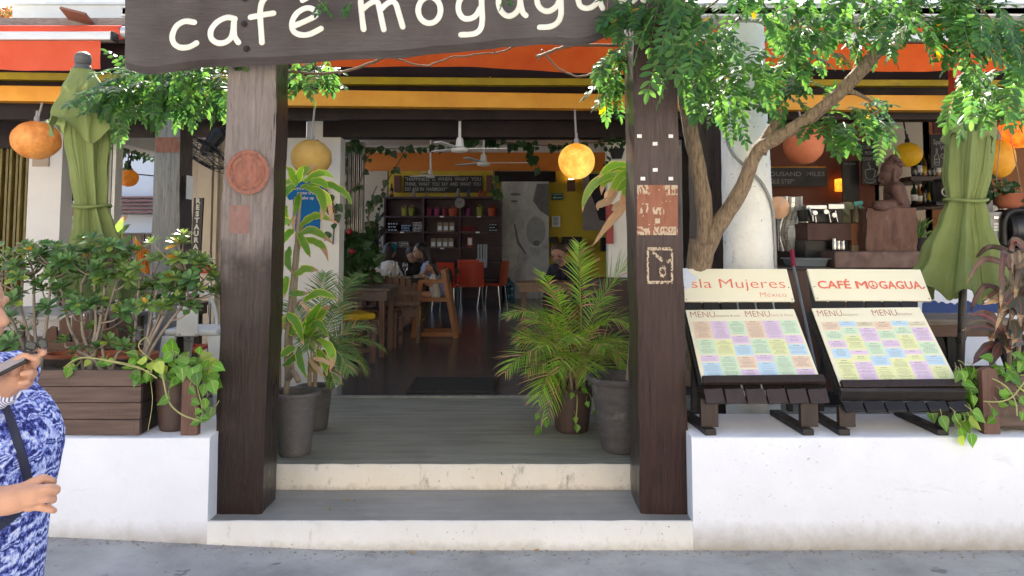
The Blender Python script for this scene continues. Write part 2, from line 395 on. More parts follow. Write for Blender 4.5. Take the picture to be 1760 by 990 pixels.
struct('lower_step', mb, M_riser, smooth=True)
mb = MB(); mb.bx(NXL, NXR, Y1 + .018, Y2 + .05, -.05, Z1); struct('step_tread', mb, M_tread)
mb = MB(); riser(mb, -1.42, .80, Y2, Z1 - .02, Z2, 2.0)
struct('upper_step', mb, wallmat('stained_cream_paint', W(.74, .70, .62), W(.66, .60, .49), W(.12, .10, .08), .57, .74, .4, 2.2, (.12, .17, W(.30, .26, .2))), smooth=True)
mb = MB(); mb.bx(-2.6, 2.2, Y2 + .018, Y3, -.05, Z2); struct('landing', mb, M_landing)
mb = MB(); mb.bx(-8, -2.6, 4.56, Y3, -.05, Z2 - .006); mb.bx(2.2, 8, 4.56, Y3, -.05, Z2 - .006); struct('terrace_floor', mb, M_tread)
mb = MB(); mb.bx(-9, 9, Y3 + .015, 18, -.05, Z2 + .012); struct('cafe_floor', mb, M_floor)
mb = MB(); mb.bx(-2.05, 2.0, Y3 - .03, Y3 + .012, Z2 - .02, Z2 + .016); struct('threshold', mb, pm('threshold_cement', W(.25, .25, .22), W(.16, .16, .14), 12))
# the low white wall on either side of the entrance, with its ledge and the notch round each post
ZL = .569
def parapet(mb, x0, x1, y0, y1, zt, nx):
    r = .018
    prof = [(y0, -.05), (y0, zt - r), (y0 + r * .3, zt - r * .3), (y0 + r, zt), (y1, zt + .004), (y1, -.05)]
    vs, fs = [], []; k = len(prof)
    for i in range(nx + 1):
        xx = x0 + (x1 - x0) * i / nx
        for j, (yy, zz) in enumerate(prof):
            d = mnoise.noise(Vector((xx * 2.5, zz * 3, 4))) * .006
            vs.append((xx, yy + (d if j < 4 else 0), zz + (mnoise.noise(Vector((xx * 4, yy * 3, 9))) * .004 if j in (3, 4) else 0)))
    for i in range(nx):
        for j in range(k - 1): fs.append((i * k + j, (i + 1) * k + j, (i + 1) * k + j + 1, i * k + j + 1))
    fs.append(tuple(range(k))); fs.append(tuple(nx * k + j for j in range(k))[::-1])
    mb.add(vs, fs)
mb = MB(); parapet(mb, -9, NXL, Y1, 4.58, ZL, 120)
solo('parapet_wall', mb, M_parapet, 'low white painted wall under the long wooden planter', 'wall', (-4, 4.3, 0), smooth='auto')
mb = MB(); parapet(mb, NXR, 9, Y1, 4.58, ZL + .003, 120)
solo('parapet_wall', mb, M_parapet, 'low white painted wall carrying the two menu stands', 'wall', (4, 4.3, 0), smooth='auto')
# fallen leaves on the steps and street
M_fallen = pm('fallen_leaf', s(205, 160, 40), s(120, 110, 40), 30, rough=.6)
for (px, py, zz, lab) in ((600, 860, Z1, 'curled yellow leaf lying on the lower tread near its rear edge'), (564, 876, Z1, 'orange leaf lying on the lower tread towards the street'), (609, 864, Z1, 'small pale leaf lying beside the curled yellow leaf on the tread'), (714, 952, 0, 'tiny dry leaf on the street at the foot of the steps'), (928, 948, 0, 'yellow leaf against the bottom riser on the street')):
    p = atz(px, py, zz); mb = MB(); mb.leaf(p + Vector((0, 0, .006)), (rn(-1, 1), rn(-.5, .5), .1), (0, 0, 1), .035, .017, (0.1, .9, 1, .6, 0), .3, .5)
    solo('fallen_leaf', mb, M_fallen, lab, 'leaf', p)
grit = MB()
for i in range(700):
    x = rn(-3.2, 3.4); y = Y1 - abs(RND.gauss(0, .05)) - .004 if i % 3 else rn(3.2, 4.05); r_ = rn(.0015, .006) if i % 3 else rn(.001, .0035); grit.box((x, y, street_z(x) + r_ * .4), (r_ * 2, r_ * 1.5, r_), Matrix.Rotation(rn(0, 3), 3, 'Z'))
struct('grit', grit, pm('grit', W(.20, .17, .13), W(.42, .40, .36), 60, rough=.9), kind='stuff')
# door mat
a = atz(697, 677, Z2 + .012); b = atz(858, 650, Z2 + .012)
mb = MB(); mb.bx(a.x, b.x, a.y, b.y, Z2 + .013, Z2 + .024); mm = thing('door_mat', 'black ribbed rubber door mat just inside the threshold', 'mat', ((a.x + b.x) / 2, (a.y + b.y) / 2, Z2 + .012))
part('mat_base', mb, M_black, mm, bevel=.004)
mb = MB()
for i in range(20): yy = a.y + .04 + (b.y - a.y - .08) * i / 19; mb.bx(a.x + .04, b.x - .04, yy - .008, yy + .008, Z2 + .0241, Z2 + .029)
part('ribs', mb, pm('mat_rib', W(.025, .026, .028), W(.015, .015, .016), 60, rough=.7), mm)
# ================================================================ cafe building shell
B = thing('cafe_building', 'open fronted cafe with amber and olive beams, dark header and white roof parapet', 'building', (0, 7, 0))
M_amber = pm('amber_paint', s(228, 164, 40), s(204, 138, 28), 3, (1, 1, 1), .5, .12, dirt=(W(.08, .05, .02), 4, .66, .85))
M_olive = pm('olive_yellow_paint', s(176, 160, 20), s(150, 134, 22), 4, rough=.5, dirt=(W(.1, .07, .02), 5, .62, .8))
def strip(mb, pts, Y, d):   # beam whose face runs through pixel pairs (x, ytop, ybottom)
    for (xa, ta, ba), (xb, tb, bb) in zip(pts, pts[1:]):
        p = [at(xa, ba, Y), at(xb, bb, Y), at(xb, tb, Y), at(xa, ta, Y)]
        q = [v + Vector((0, d, 0)) for v in p]
        mb.hexa([p[0], p[1], q[1], q[0], p[3], p[2], q[2], q[3]])
    return mb
mb = strip(MB(), [(-420, 141, 168), (0, 147, 173), (490, 153.5, 181), (1065, 162, 187), (1760, 164.5, 190), (2200, 166, 192)], 6.36, .12)
part('amber_beam', mb, M_amber, B)
mb = strip(MB(), [(-420, 120, 132), (0, 124, 136), (490, 131, 143.5), (880, 134, 146), (1200, 136, 146.5), (2200, 139, 148)], 6.42, .08)
part('olive_beam', mb, M_olive, B)
for px in (842, 262, 1395):   # joints clamped over the olive beam
    p = at(px, 140, 6.42); mb = MB(); mb.box(p + Vector((0, -.004, 0)), (.012, .012, .075)); part('beam_clamp', mb, M_olive, B)
mb = MB(); mb.bx(-9, 9, 6.52, 6.62, 2.62, 3.40); part('fascia', mb, M_dark, B)
mb = MB(); mb.bx(-9, 9, 6.40, 6.518, 3.28, 3.34); mb.bx(-9, 9, 6.36, 6.518, Z(46, 6.4), Z(33, 6.4)); part('roof_edge', mb, pm('weathered_roof_edge', W(.16, .12, .10), W(.30, .27, .25), 14, (1, 1, 3), .7, .3), B)
mb = MB(); mb.bx(-3.72, 9, 7.2, 17.6, 3.72, 3.8); mb.bx(-9, 9, 6.62, 7.19, 3.38, 3.47); part('roof', mb, M_beige, B)
mb = MB(); mb.bx(-3.7, 9, 7.12, 17.4, 3.70, 3.718); part('ceiling', mb, pm('ceiling_paint', W(.68, .66, .62), W(.62, .60, .56), 3), B)
mb = MB(); mb.bx(-9, 9, 6.63, 7.1, 2.79, 2.84); part('porch_ceiling', mb, M_dark, B)
# white parapet above the roof edge
xl = X(22, 7.2, 10); mb = MB(); mb.bx(xl, 9, 7.2, 7.36, 3.45, Z(9, 7.2)); mb.bx(xl - .02, 9, 7.17, 7.39, Z(9, 7.2) + .001, Z(9, 7.2) + .02)
part('roof_parapet', mb, wallmat('parapet_paint', W(.60, .64, .66), W(.52, .56, .58), W(.33, .33, .33), .66, .8, .2), B)
# dark header across the room, pier to the left of the entrance with its painted patch
mb = MB(); mb.bx(X(552, 6.9), 2.2, 6.9, 7.1, Z(235.5, 6.9), 2.789); part('header', mb, M_dark, B)
mb = MB(); mb.bx(-3.74, X(524, 6.9) - .004, 6.88, 6.899, Z(237, 6.9), 2.789); part('header', mb, M_dark, B)
px0, px1 = X(484, 6.9), X(583, 6.9)
mb = MB(); mb.bx(px0, px1, 6.9, 7.1, Z2 + .012, Z(236, 6.9)); mb.bx(X(524, 6.9), X(552, 6.9) - .003, 6.9, 7.1, Z(236, 6.9) + .001, 2.788)
part('pier', mb, M_pier, B)
mb = MB(); mb.bx(X(520, 6.9), X(545, 6.9), 6.885, 6.899, Z(246, 6.9), Z(241, 6.9)); part('mounting_plate', mb, M_dark, B)
# right inner jamb, red strip
mb = MB(); mb.bx(X(1045, 7.15), X(1105, 7.15), 7.15, 7.3, Z2, 2.5); part('jamb', mb, M_pier, B)
p0, p1 = at(1044, 350, 7.0), at(1057, 419, 7.0); mb = MB(); mb.bx(p0.x, p1.x, 7.09, 7.145, p1.z, p0.z); part('red_batten', mb, pm('red_paint', W(.30, .035, .03), W(.22, .03, .025), 6), B)
# rear and side walls of the room
YB = 17.2
M_orange = pm('orange_wall', W(.74, .24, .03), W(.66, .20, .025), 3, rough=.6, bump=.05)
M_yellow = pm('yellow_wall', W(.68, .48, .03), W(.60, .42, .025), 3, rough=.6, bump=.05)
mb = MB(); mb.bx(-3.9, 9, YB, YB + .2, 0, 3.7); part('rear_wall', mb, M_pier, B)
def panel(name, a, b, Y, m, th=.02, parent=B):
    p0, p1 = at(a[0], a[1], Y), at(b[0], b[1], Y); q = MB(); q.bx(p0.x, p1.x, Y, Y + th, min(p0.z, p1.z), max(p0.z, p1.z)); return part(name, q, m, parent)
panel('orange_band', (624, 262), (1075, 293.5), YB - .04, M_orange, .038)
panel('yellow_panel', (666, 294), (860, 341), YB - .03, M_yellow, .028)
panel('yellow_panel', (930, 294), (1075, 530), YB - .03, M_yellow, .028)
panel('stair_wall', (560, 294), (665, 560), YB - .03, M_beige, .028)
panel('yellow_trim', (855, 330), (862.5, 520), YB - .03, M_yellow, .028)
panel('dark_lintel', (850, 294.5), (955, 312), YB - .2, M_dark, .16)
mb = MB(); mb.bx(-3.8, -3.6, 8.75, 10.6, 0, 3.7); mb.bx(-3.8, -3.6, 10.6, 17.2, 0, .9); part('side_wall', mb, M_beige, B)  # left wall cut low towards the rear, a made-up opening to let daylight in
mb = MB(); mb.bx(X(336, 8.6), X(392, 8.6), 8.6, 8.74, Z2, 2.9); part('return_wall', mb, M_beige, B)
for pa, pb_ in ((361, 366), (370, 376)): mb = MB(); mb.bx(X(pa, 8.6), X(pb_, 8.6), 8.52, 8.598, Z2, 2.9); part('pilaster', mb, M_beige, B)
mb = MB(); mb.bx(-3.95, -3.70, 7.31, 10.6, 2.50, 2.78); part('side_lintel', mb, M_pier, B)
mb = MB(); mb.bx(8.8, 9, 6.6, 17.4, 0, 1.6); part('side_wall', mb, M_beige, B)  # right wall stops low, an unseen gap shaped to admit daylight
# left facade: white wall beside the folding gate
mb = MB(); mb.bx(X(50, 7.0), X(107, 7.0), 6.95, 7.15, Z2, 2.79); part('facade_wall', mb, M_pier, B)
mb = MB(); mb.bx(X(107, 7.0), -3.75, 7.16, 7.3, Z2, 2.79); part('facade_wall', mb, pm('grey_plaster', W(.36, .34, .33), W(.31, .29, .28), 4), B)
mb = MB(); mb.bx(-9, X(52, 7.0) - .01, 7.22, 7.4, Z(254, 7.2), 2.79); part('header', mb, M_dark, B)
mb = MB(); mb.bx(-9, X(52, 7.0) - .01, 7.45, 7.55, Z2, Z(254, 7.2)); part('facade_wall', mb, M_dark, B)
mb = MB()
for i in range(7): x = -3.615 + .0; mb.bx(-3.745, -3.715, 7.17 + i * .02, 7.18 + i * .02, Z2, 2.49)
part('rolled_blind', mb, M_pier, B)
for i in range(2): panel('wall_plaque', ((112, 350), (56, 262))[i], ((131, 372), (83, 286))[i], (7.14, 6.935)[i], pm('tan_board', W(.38, .30, .22), W(.33, .26, .19), 8), .015)
# folding gate at the far left: every leaf is a channel of its own
G = thing('folding_gate', 'olive brown folded steel shutter at the far left behind the shrubs', 'gate', (X(10, 7.3), 7.35, Z2))
M_gate = pm('gate_paint', W(.20, .155, .035), W(.10, .075, .02), 7, (4, 4, 1), .45, .2)
z0, z1 = Z2, Z(256, 7.3)
x = X(-160, 7.3)
i = 0
while x < X(50, 7.3):
    mb = MB(); d = .02 * (i % 2); mb.bx(x, x + .022, 7.27 + d, 7.40, z0, z1); mb.bx(x + .022, x + .046, 7.33, 7.36, z0, z1); part('slat', mb, M_gate, G); x += .048; i += 1
mb = MB(); mb.bx(X(-160, 7.3), X(50, 7.3), 7.26, 7.42, z1 + .002, z1 + .05); part('track', mb, M_dark, G)
# ================================================================ awnings
M_awn = cloth('orange_awning', s(240, 108, 38), s(226, 90, 30), .35, .6, .05, 60)
M_awn2 = cloth('coral_awning', s(244, 112, 80), s(236, 100, 68), .35, .6, .05, 60)
M_alu = pm('aluminium', W(.62, .64, .66), W(.52, .54, .56), 6, (1, 8, 8), .35, .05, metal=.4)
def awning(x0, x1, t0, b0, Y, label, mcloth, bar=True, roll=True, t1=None, b1=None):
    t1, b1 = t1 or t0, b1 or b0
    A = thing('awning', label, 'awning', at((x0 + x1) / 2, (b0 + b1) / 2, Y), 'awnings along the cafe front')
    def fn(u, v):
        px = x0 + (x1 - x0) * u; tp = t0 + (t1 - t0) * u; bt = b0 + (b1 - b0) * u
        p = at(px, tp + (bt - tp) * v, Y); sg = .006 * math.sin(u * 37) + .012 * mnoise.noise(Vector((p.x * 1.7, v * 2, Y)))
        p.y += sg * v * 1.5; p.z -= v * .012 * math.sin(u * 9 + .6); return p
    part('valance', MB().grid(fn, 60, 8), mcloth, A, smooth=True)
    a, b = at(x0 - 3, t0, Y), at(x1 + 20, t1, Y)
    if bar:
        mb = MB(); mb.bx(a.x, b.x, Y - .03, Y + .06, a.z + .002, a.z + .068); part('front_bar', mb, M_alu, A, bevel=.008)
        mb = MB(); mb.bx(b.x, b.x + .02, Y - .035, Y + .065, a.z - .004, a.z + .07); part('end_cap', mb, M_black, A, bevel=.005)
    if roll:
        zc = a.z + .135; mb = MB(); mb.tube([(a.x, Y + .25, zc), (b.x - .05, Y + .25, zc)], .058, 16); part('fabric_roll', mb, mcloth, A, smooth='auto')
        mb = MB(); mb.tube([(b.x - .049, Y + .25, zc), (b.x + .16, Y + .25, zc)], .05, 14); part('roller', mb, M_alu, A, smooth='auto')
        mb = MB(); mb.bx(b.x + .10, b.x + .14, Y + .02, Y + .6, zc - .10, zc - .04); part('arm', mb, M_alu, A, bevel=.004)
awning(-330, 173, 70, 119, 6.0, 'coral red awning valance at left below a white bar, beside the cafe sign', M_awn2)
awning(500, 1150, 60, 110, 6.02, 'orange awning valance behind the sign between the two big posts', M_awn, t1=66, b1=127)
awning(1180, 1642, 72, 120, 6.04, 'orange red awning valance at right seen through the tree leaves', M_awn, t1=76, b1=121)
awning(1668, 2100, 72, 121, 6.06, 'orange awning at the far right corner behind drooping leaves', M_awn)
p0, p1 = at(1641, 121, 6.1), at(1664, 158, 6.1); mb = MB(); mb.bx(p0.x, p1.x, 6.1, 6.2, p1.z - .05, p0.z + .2)
solo('awning_bracket', mb, pm('red_bracket', W(.55, .06, .03), W(.45, .05, .03), 5), 'red steel bracket between two awnings near the right umbrella top', 'bracket', (p0 + p1) / 2)
# loose tile on the roof edge at left
p = at(128, 33, 6.25); mb = MB(); mb.box(p + Vector((0, .05, .03)), (.22, .2, .02), Matrix.Rotation(R(14), 3, 'Y') @ Matrix.Rotation(R(-18), 3, 'X'))
solo('roof_tile', mb, pm('terracotta', W(.28, .12, .07), W(.2, .09, .06), 9), 'loose terracotta tile tilted on the roof edge above the coral awning', 'tile', p)
# ================================================================ the two great posts
def pdisp(x, z, sd): return mnoise.noise(Vector((x * 9 + sd, sd, z * 1.6))) * .011 + mnoise.noise(Vector((x * 34 + sd, sd, z * 5))) * .0035
POST = {}
def post_edges(keys, z):
    for (za, a0, a1), (zb, b0, b1) in zip(keys, keys[1:]):
        if z <= zb: t = max(0, (z - za) / (zb - za)); return a0 + (b0 - a0) * t, a1 + (b1 - a1) * t
    return keys[-1][1:]
def rough_post(key, keys, y0, y1, sd, nx=10, dz=.04):
    POST[key] = (keys, y0, sd); mb = MB(); ny = 4; z0, z1 = keys[0][0], keys[-1][0]; nz = int((z1 - z0) / dz)
    ring = [(i / nx, 0, 0) for i in range(nx + 1)] + [(1, j / ny, 1) for j in range(1, ny + 1)] + [(1 - i / 5, 1, 1) for i in range(1, 6)] + [(0, 1 - j / ny, 1) for j in range(1, ny)]
    n = len(ring); vs, fs = [], []; mis = []
    for k in range(nz + 1):
        z = z0 + (z1 - z0) * k / nz; a, b = post_edges(keys, z)
        e0 = mnoise.noise(Vector((sd, 3, z * 3))) * .010 + mnoise.noise(Vector((sd, 5, z * 11))) * .004; e1 = mnoise.noise(Vector((sd, 7, z * 3))) * .010 + mnoise.noise(Vector((sd, 9, z * 11))) * .004
        for (u, v, side) in ring:
            x = a + e0 + (b + e1 - a - e0) * u; y = y0 + (y1 - y0) * v
            if v == 0: y += pdisp(x, z, sd) + (.012 if u in (0, 1) else 0)
            elif u in (0, 1) and v < 1: x += pdisp(y * 2, z, sd + 3) * .6
            vs.append((x, y, z))
    for k in range(nz):
        for i in range(n):
            j = (i + 1) % n; fs.append((k * n + i, k * n + j, (k + 1) * n + j, (k + 1) * n + i)); mis.append(0 if i < nx else 1)
    fs.append(tuple(range(n))[::-1]); mis.append(1); fs.append(tuple(nz * n + i for i in range(n))); mis.append(1)
    mb.add(vs, fs); mb.mi = mis; return mb
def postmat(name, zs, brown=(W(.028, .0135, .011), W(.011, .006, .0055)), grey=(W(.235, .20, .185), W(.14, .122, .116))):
    # hewn timber, oiled brown, mixed to grey by height (zs: height stops of the grey share)
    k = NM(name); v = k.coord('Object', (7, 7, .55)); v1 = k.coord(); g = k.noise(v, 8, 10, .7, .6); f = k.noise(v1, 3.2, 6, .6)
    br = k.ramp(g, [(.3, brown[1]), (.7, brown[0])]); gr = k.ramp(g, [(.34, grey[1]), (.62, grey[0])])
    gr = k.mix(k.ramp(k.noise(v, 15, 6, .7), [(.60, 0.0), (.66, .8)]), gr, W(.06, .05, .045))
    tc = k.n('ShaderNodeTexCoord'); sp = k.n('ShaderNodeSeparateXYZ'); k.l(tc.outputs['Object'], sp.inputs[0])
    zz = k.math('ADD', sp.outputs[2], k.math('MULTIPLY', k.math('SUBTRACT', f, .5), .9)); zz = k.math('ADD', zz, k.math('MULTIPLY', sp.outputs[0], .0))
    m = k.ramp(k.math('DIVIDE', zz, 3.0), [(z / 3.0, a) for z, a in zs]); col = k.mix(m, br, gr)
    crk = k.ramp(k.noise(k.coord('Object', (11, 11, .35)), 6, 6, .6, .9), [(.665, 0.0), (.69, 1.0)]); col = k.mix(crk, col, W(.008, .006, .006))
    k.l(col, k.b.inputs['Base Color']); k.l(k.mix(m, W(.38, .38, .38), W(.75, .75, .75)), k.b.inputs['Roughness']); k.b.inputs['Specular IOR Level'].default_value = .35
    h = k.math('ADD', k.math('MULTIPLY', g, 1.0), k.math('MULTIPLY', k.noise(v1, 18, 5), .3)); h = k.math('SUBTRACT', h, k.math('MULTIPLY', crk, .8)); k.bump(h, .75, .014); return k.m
YP = 4.19
def pk(px, py): p = at(px, py, YP); return p
def keys_of(rows): return [(pk(880, py).z if zz is None else zz, pk(a, py).x, pk(b, py).x) for (py, a, b, zz) in rows]
KL = keys_of([(888, 366, 451, Z1), (640, 373, 459, None), (400, 380, 466, None), (120, 389, 474, None), (-60, 392, 478, None)])
KR = keys_of([(886, 1101, 1186, Z1), (640, 1098, 1180, None), (480, 1094, 1176, None), (200, 1090, 1166, None), (100, 1090, 1162, None), (-60, 1090, 1160, None)])
M_side = pm('post_side', W(.022, .014, .012), W(.045, .028, .022), 8, (6, 6, .5), .34, .4, .012)
L_ = thing('timber_post', 'thick hewn post left of the steps, grey in its upper part with a painted red disc', 'post', (-1.42, 4.3, Z1), 'hewn timber posts of the entrance')
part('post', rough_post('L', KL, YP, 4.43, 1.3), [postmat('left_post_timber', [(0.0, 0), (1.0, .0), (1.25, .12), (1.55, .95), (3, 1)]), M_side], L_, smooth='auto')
R_ = thing('timber_post', 'thick hewn dark post right of the steps with painted face and white paper tabs', 'post', (.78, 4.35, Z1), 'hewn timber posts of the entrance')
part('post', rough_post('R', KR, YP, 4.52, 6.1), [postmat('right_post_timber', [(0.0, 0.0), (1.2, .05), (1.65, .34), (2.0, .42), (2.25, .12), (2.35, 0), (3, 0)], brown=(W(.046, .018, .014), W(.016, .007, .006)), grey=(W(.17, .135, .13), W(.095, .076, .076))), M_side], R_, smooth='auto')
def decal(key, pxpoly, off=.0035):   # polygon strip of pixels laid on the post's own front surface
    keys, y0, sd = POST[key]; q = MB(); pts = []
    for (px, py) in pxpoly:
        p = at(px, py, y0 - off)
        pts.append(Vector((p.x, y0 + pdisp(p.x, p.z, sd) - off, p.z)))
    return pts
def decal_grid(key, x0, x1, y0_, y1_, nx, nz, keep=None, off=.0035):
    def fn(u, v): return decal(key, [(x0 + (x1 - x0) * u, y0_ + (y1_ - y0_) * v)], off)[0]
    q = MB().grid(lambda u, v: fn(v, u), nz, nx)
    if keep:
        n = nx + 1; fs = []
        for f in q.f:
            c = sum((q.v[i] for i in f), Vector()) / len(f); uv = [q.uv[i] for i in f]; u = sum(a[1] for a in uv) / 4; v = sum(a[0] for a in uv) / 4
            if keep(u, v): fs.append(f)
        q.f = fs; q.mi = [0] * len(fs)
    return q
M_oxide = pm('oxide_red_paint', W(.29, .105, .065), W(.16, .065, .045), 16, (3, 3, .8), .7, .6, .012, dirt=(W(.20, .16, .15), 16, .56, .66))
M_oxide2 = pm('worn_orange_paint', W(.27, .095, .045), W(.19, .065, .035), 14, (3, 3, .8), .6, .4, .01, dirt=(W(.40, .30, .22), 20, .64, .70))
M_cream = pm('chipped_cream_paint', W(.50, .40, .29), W(.38, .30, .21), 40, rough=.7, bump=.3)
q = decal_grid('L', 387, 464, 257, 335, 64, 64, lambda u, v: (u - .5) ** 2 + (v - .5) ** 2 < .232 + .01 * mnoise.noise(Vector((u * 9, v * 9, 0))))
for i, p in enumerate(q.v):
    u = q.uv[i]; r = math.hypot(u[0] - .5, u[1] - .5) * 2; p.y -= .014 * math.exp(-((r - .86) / .09) ** 2) + .004 * math.exp(-((r - .55) / .06) ** 2) + .002 + .006 * abs(mnoise.noise(Vector((u[0] * 7, u[1] * 7, 2)))) * (r < .8)
part('painted_disc', q, M_oxide, L_, smooth=True, label='round red painted disc on the grey post')
part('disc_rim', decal_grid('L', 387, 464, 257, 335, 64, 64, lambda u, v: .172 < (u - .5) ** 2 + (v - .5) ** 2 < .236 + .01 * mnoise.noise(Vector((u * 9, v * 9, 0))) and mnoise.noise(Vector((u * 13, v * 13, 9))) > -.35, .019), pm('dark_oxide_paint', W(.19, .06, .04), W(.27, .11, .07), 22, (3, 3, .8), .65, .5, .01), L_, smooth=True)
part('painted_panel', decal_grid('L', 394, 429, 353, 401, 8, 10, lambda u, v: mnoise.noise(Vector((u * 11, v * 13, 5))) > -.5), pm('faded_red_paint', W(.24, .13, .11), W(.18, .10, .085), 12, (3, 3, .8), .75, .4, .01), L_, smooth=True)
part('painted_panel', decal_grid('R', 1095, 1165, 318, 404, 14, 18), M_oxide2, R_, smooth=True, label='square orange painted panel')
hsh = lambda u, v: mnoise.noise(Vector((u * 14 + 3, v * 10, 1)))
def facekeep(u, v):
    c = (v < .2 and (u < .3 or u > .68) and hsh(u * 1.6, v * 1.2) > .02) or (v > .84 and (u < .3 or u > .4) and hsh(u * 1.5, v * 1.5) > -.08) or (abs(v - .52) < .07 and .38 < u < .66 and hsh(u, v) > -.05) or (abs(v - .72) < .05 and .44 < u < .56) or (.36 < v < .56 and .08 < u < .28 and hsh(u, v) > .22) or hsh(u * 1.7, v * 1.7) > .62
    return c
part('chipped_face', decal_grid('R', 1095, 1165, 318, 404, 50, 60, facekeep, .0055), M_cream, R_)
def symkeep(u, v):
    rim = max(abs(u - .5), abs(v - .5)) > .425 and (abs(u - .5) < .46 or abs(v - .5) < .42)
    d1 = abs((v - .12) - (u - .2) * .62) < .055 and .2 < u < .62 and v < .46
    d2 = ((u - .60) ** 2 * 1.6 + (v - .66) ** 2) < .028 and ((u - .60) ** 2 * 1.6 + (v - .66) ** 2) > .006
    d3 = abs(v - .42 - (u - .7) * -.3) < .045 and u > .74
    return (rim or d1 or d2 or d3) and hsh(u * 1.5 + 4, v * 2) > -.18
part('painted_symbol', decal_grid('R', 1112, 1157, 425, 488, 36, 48, symkeep), M_cream, R_, label='cream outline symbol, a rounded frame with a slanted stroke')
M_paper = pm('paper', W(.78, .77, .74), W(.7, .69, .66), 20, rough=.8)
for (px, py) in ((1099, 234), (1153, 234), (1126, 247), (1126, 292), (1105, 307), (1153, 307)):
    q = decal_grid('R', px - 4, px + 4, py - 3, py + 3, 2, 2, None, .005); part('paper_tab', q, M_paper, R_)
# ================================================================ the hanging sign
S_ = thing('cafe_sign', 'huge rough dark plank sign with white hand lettering across the posts', 'sign', at(660, 60, 4.12))
bot = [(215, 118), (235, 124), (258, 127), (300, 121), (345, 114.5), (400, 111), (470, 109), (530, 106), (580, 101), (640, 99), (690, 98), (740, 91), (780, 88), (830, 84), (866, 79), (900, 77.5), (925, 74.5), (950, 74.5), (974, 77), (993, 77.5), (1018, 72), (1045, 60), (1069, 49.5), (1117, 38), (1165, 30)]
YS = 4.075
def botz(px):
    for (a, ya), (b, yb) in zip(bot, bot[1:]):
        if px <= b: return ya + (yb - ya) * (px - a) / (b - a)
    return bot[-1][1]
def sdisp(p): return mnoise.noise(Vector((p.x * 1.2, 3, p.z * 7))) * .006 + mnoise.noise(Vector((p.x * 5, 8, p.z * 22))) * .0022
def signpt(px, v, Y):
    b = botz(px); t = -150 - (px - 215) * .085; p = at(px, b + (t - b) * v, Y); return p
def fsign(u, v):
    p = signpt(215 + 950 * u, v, YS); p.y += sdisp(p) + (.03 * max(0, 1 - v / .03) ** 2); return p
mb = MB().grid(fsign, 120, 24)
mb.grid(lambda u, v: signpt(1165 - 950 * u, v, YS + .105), 60, 4)
mb.grid(lambda u, v: (lambda px: (signpt(px, 0, YS + .03) if v == 0 else signpt(px, 0, YS + .105)))(1165 - 950 * u), 120, 1)
for px in (215, 1165): mb.add([fsign((px - 215) / 950, 0), signpt(px, 0, YS + .105), signpt(px, 1, YS + .105), fsign((px - 215) / 950, 1)], [(0, 1, 2, 3)])
def signmat():
    k = NM('sign_board_paint'); v = k.coord('Object', (.9, 6, 9)); v1 = k.coord(); g = k.noise(v, 7, 10, .7, .4); f = k.noise(v1, 1.7, 5, .6)
    col = k.ramp(g, [(.3, W(.022, .015, .014)), (.7, W(.045, .032, .03))])
    col = k.mix(k.ramp(f, [(.4, 0.0), (.66, .9)]), col, k.ramp(g, [(.3, W(.052, .044, .044)), (.7, W(.092, .08, .079))]))
    col = k.mix(k.ramp(k.noise(k.coord('Object', (.5, 6, 14)), 9, 8, .75), [(.66, 0.0), (.72, .8)]), col, W(.02, .015, .014))
    k.l(col, k.b.inputs['Base Color']); k.l(k.ramp(g, [(.3, .45), (.7, .62)]), k.b.inputs['Roughness']); k.bump(g, .5, .01); return k.m
part('board', mb, signmat(), S_, smooth='auto')
M_letter = pm('cream_letter_paint', W(.74, .72, .64), W(.64, .62, .54), 9, (1, 1, 1), .55, .5, .006, dirt=(W(.30, .27, .22), 26, .66, .76))
def stroke(pts, r=5.0, n=5, kind=None):
    P = smooth_path([(a, 0, b) for a, b in pts], n); W3 = []
    for p in P: w3 = at(p.x, p.z, YS); w3.y = YS + sdisp(w3) - .001; W3.append(w3)
    d0 = (W3[0] - W3[1]).normalized(); d1 = (W3[-1] - W3[-2]).normalized(); rr = r * YS / FPX
    for i in range(len(W3)): W3[i].z += 0
    ext_ = [W3[0] + d0 * rr * .95, W3[0] + d0 * rr * .75, W3[0] + d0 * rr * .4]; ext2 = [W3[-1] + d1 * rr * .4, W3[-1] + d1 * rr * .75, W3[-1] + d1 * rr * .95]
    pts3 = ext_ + W3 + ext2; rad = [rr * .3, rr * .66, rr * .92] + [rr * (1 + .07 * mnoise.noise(Vector((i * .35, r, p.x)))) for i, p in enumerate(W3)] + [rr * .92, rr * .66, rr * .3]
    return pts3, rad
def sc_(lst, ox, oy, k): return [(ox + a / k, oy + b / k) for a, b in lst]
A_, B5, C1, D2 = (0, 0, 3.96), (200, 0, 3.52), (560, 0, 5.867), (800, 0, 5.176)
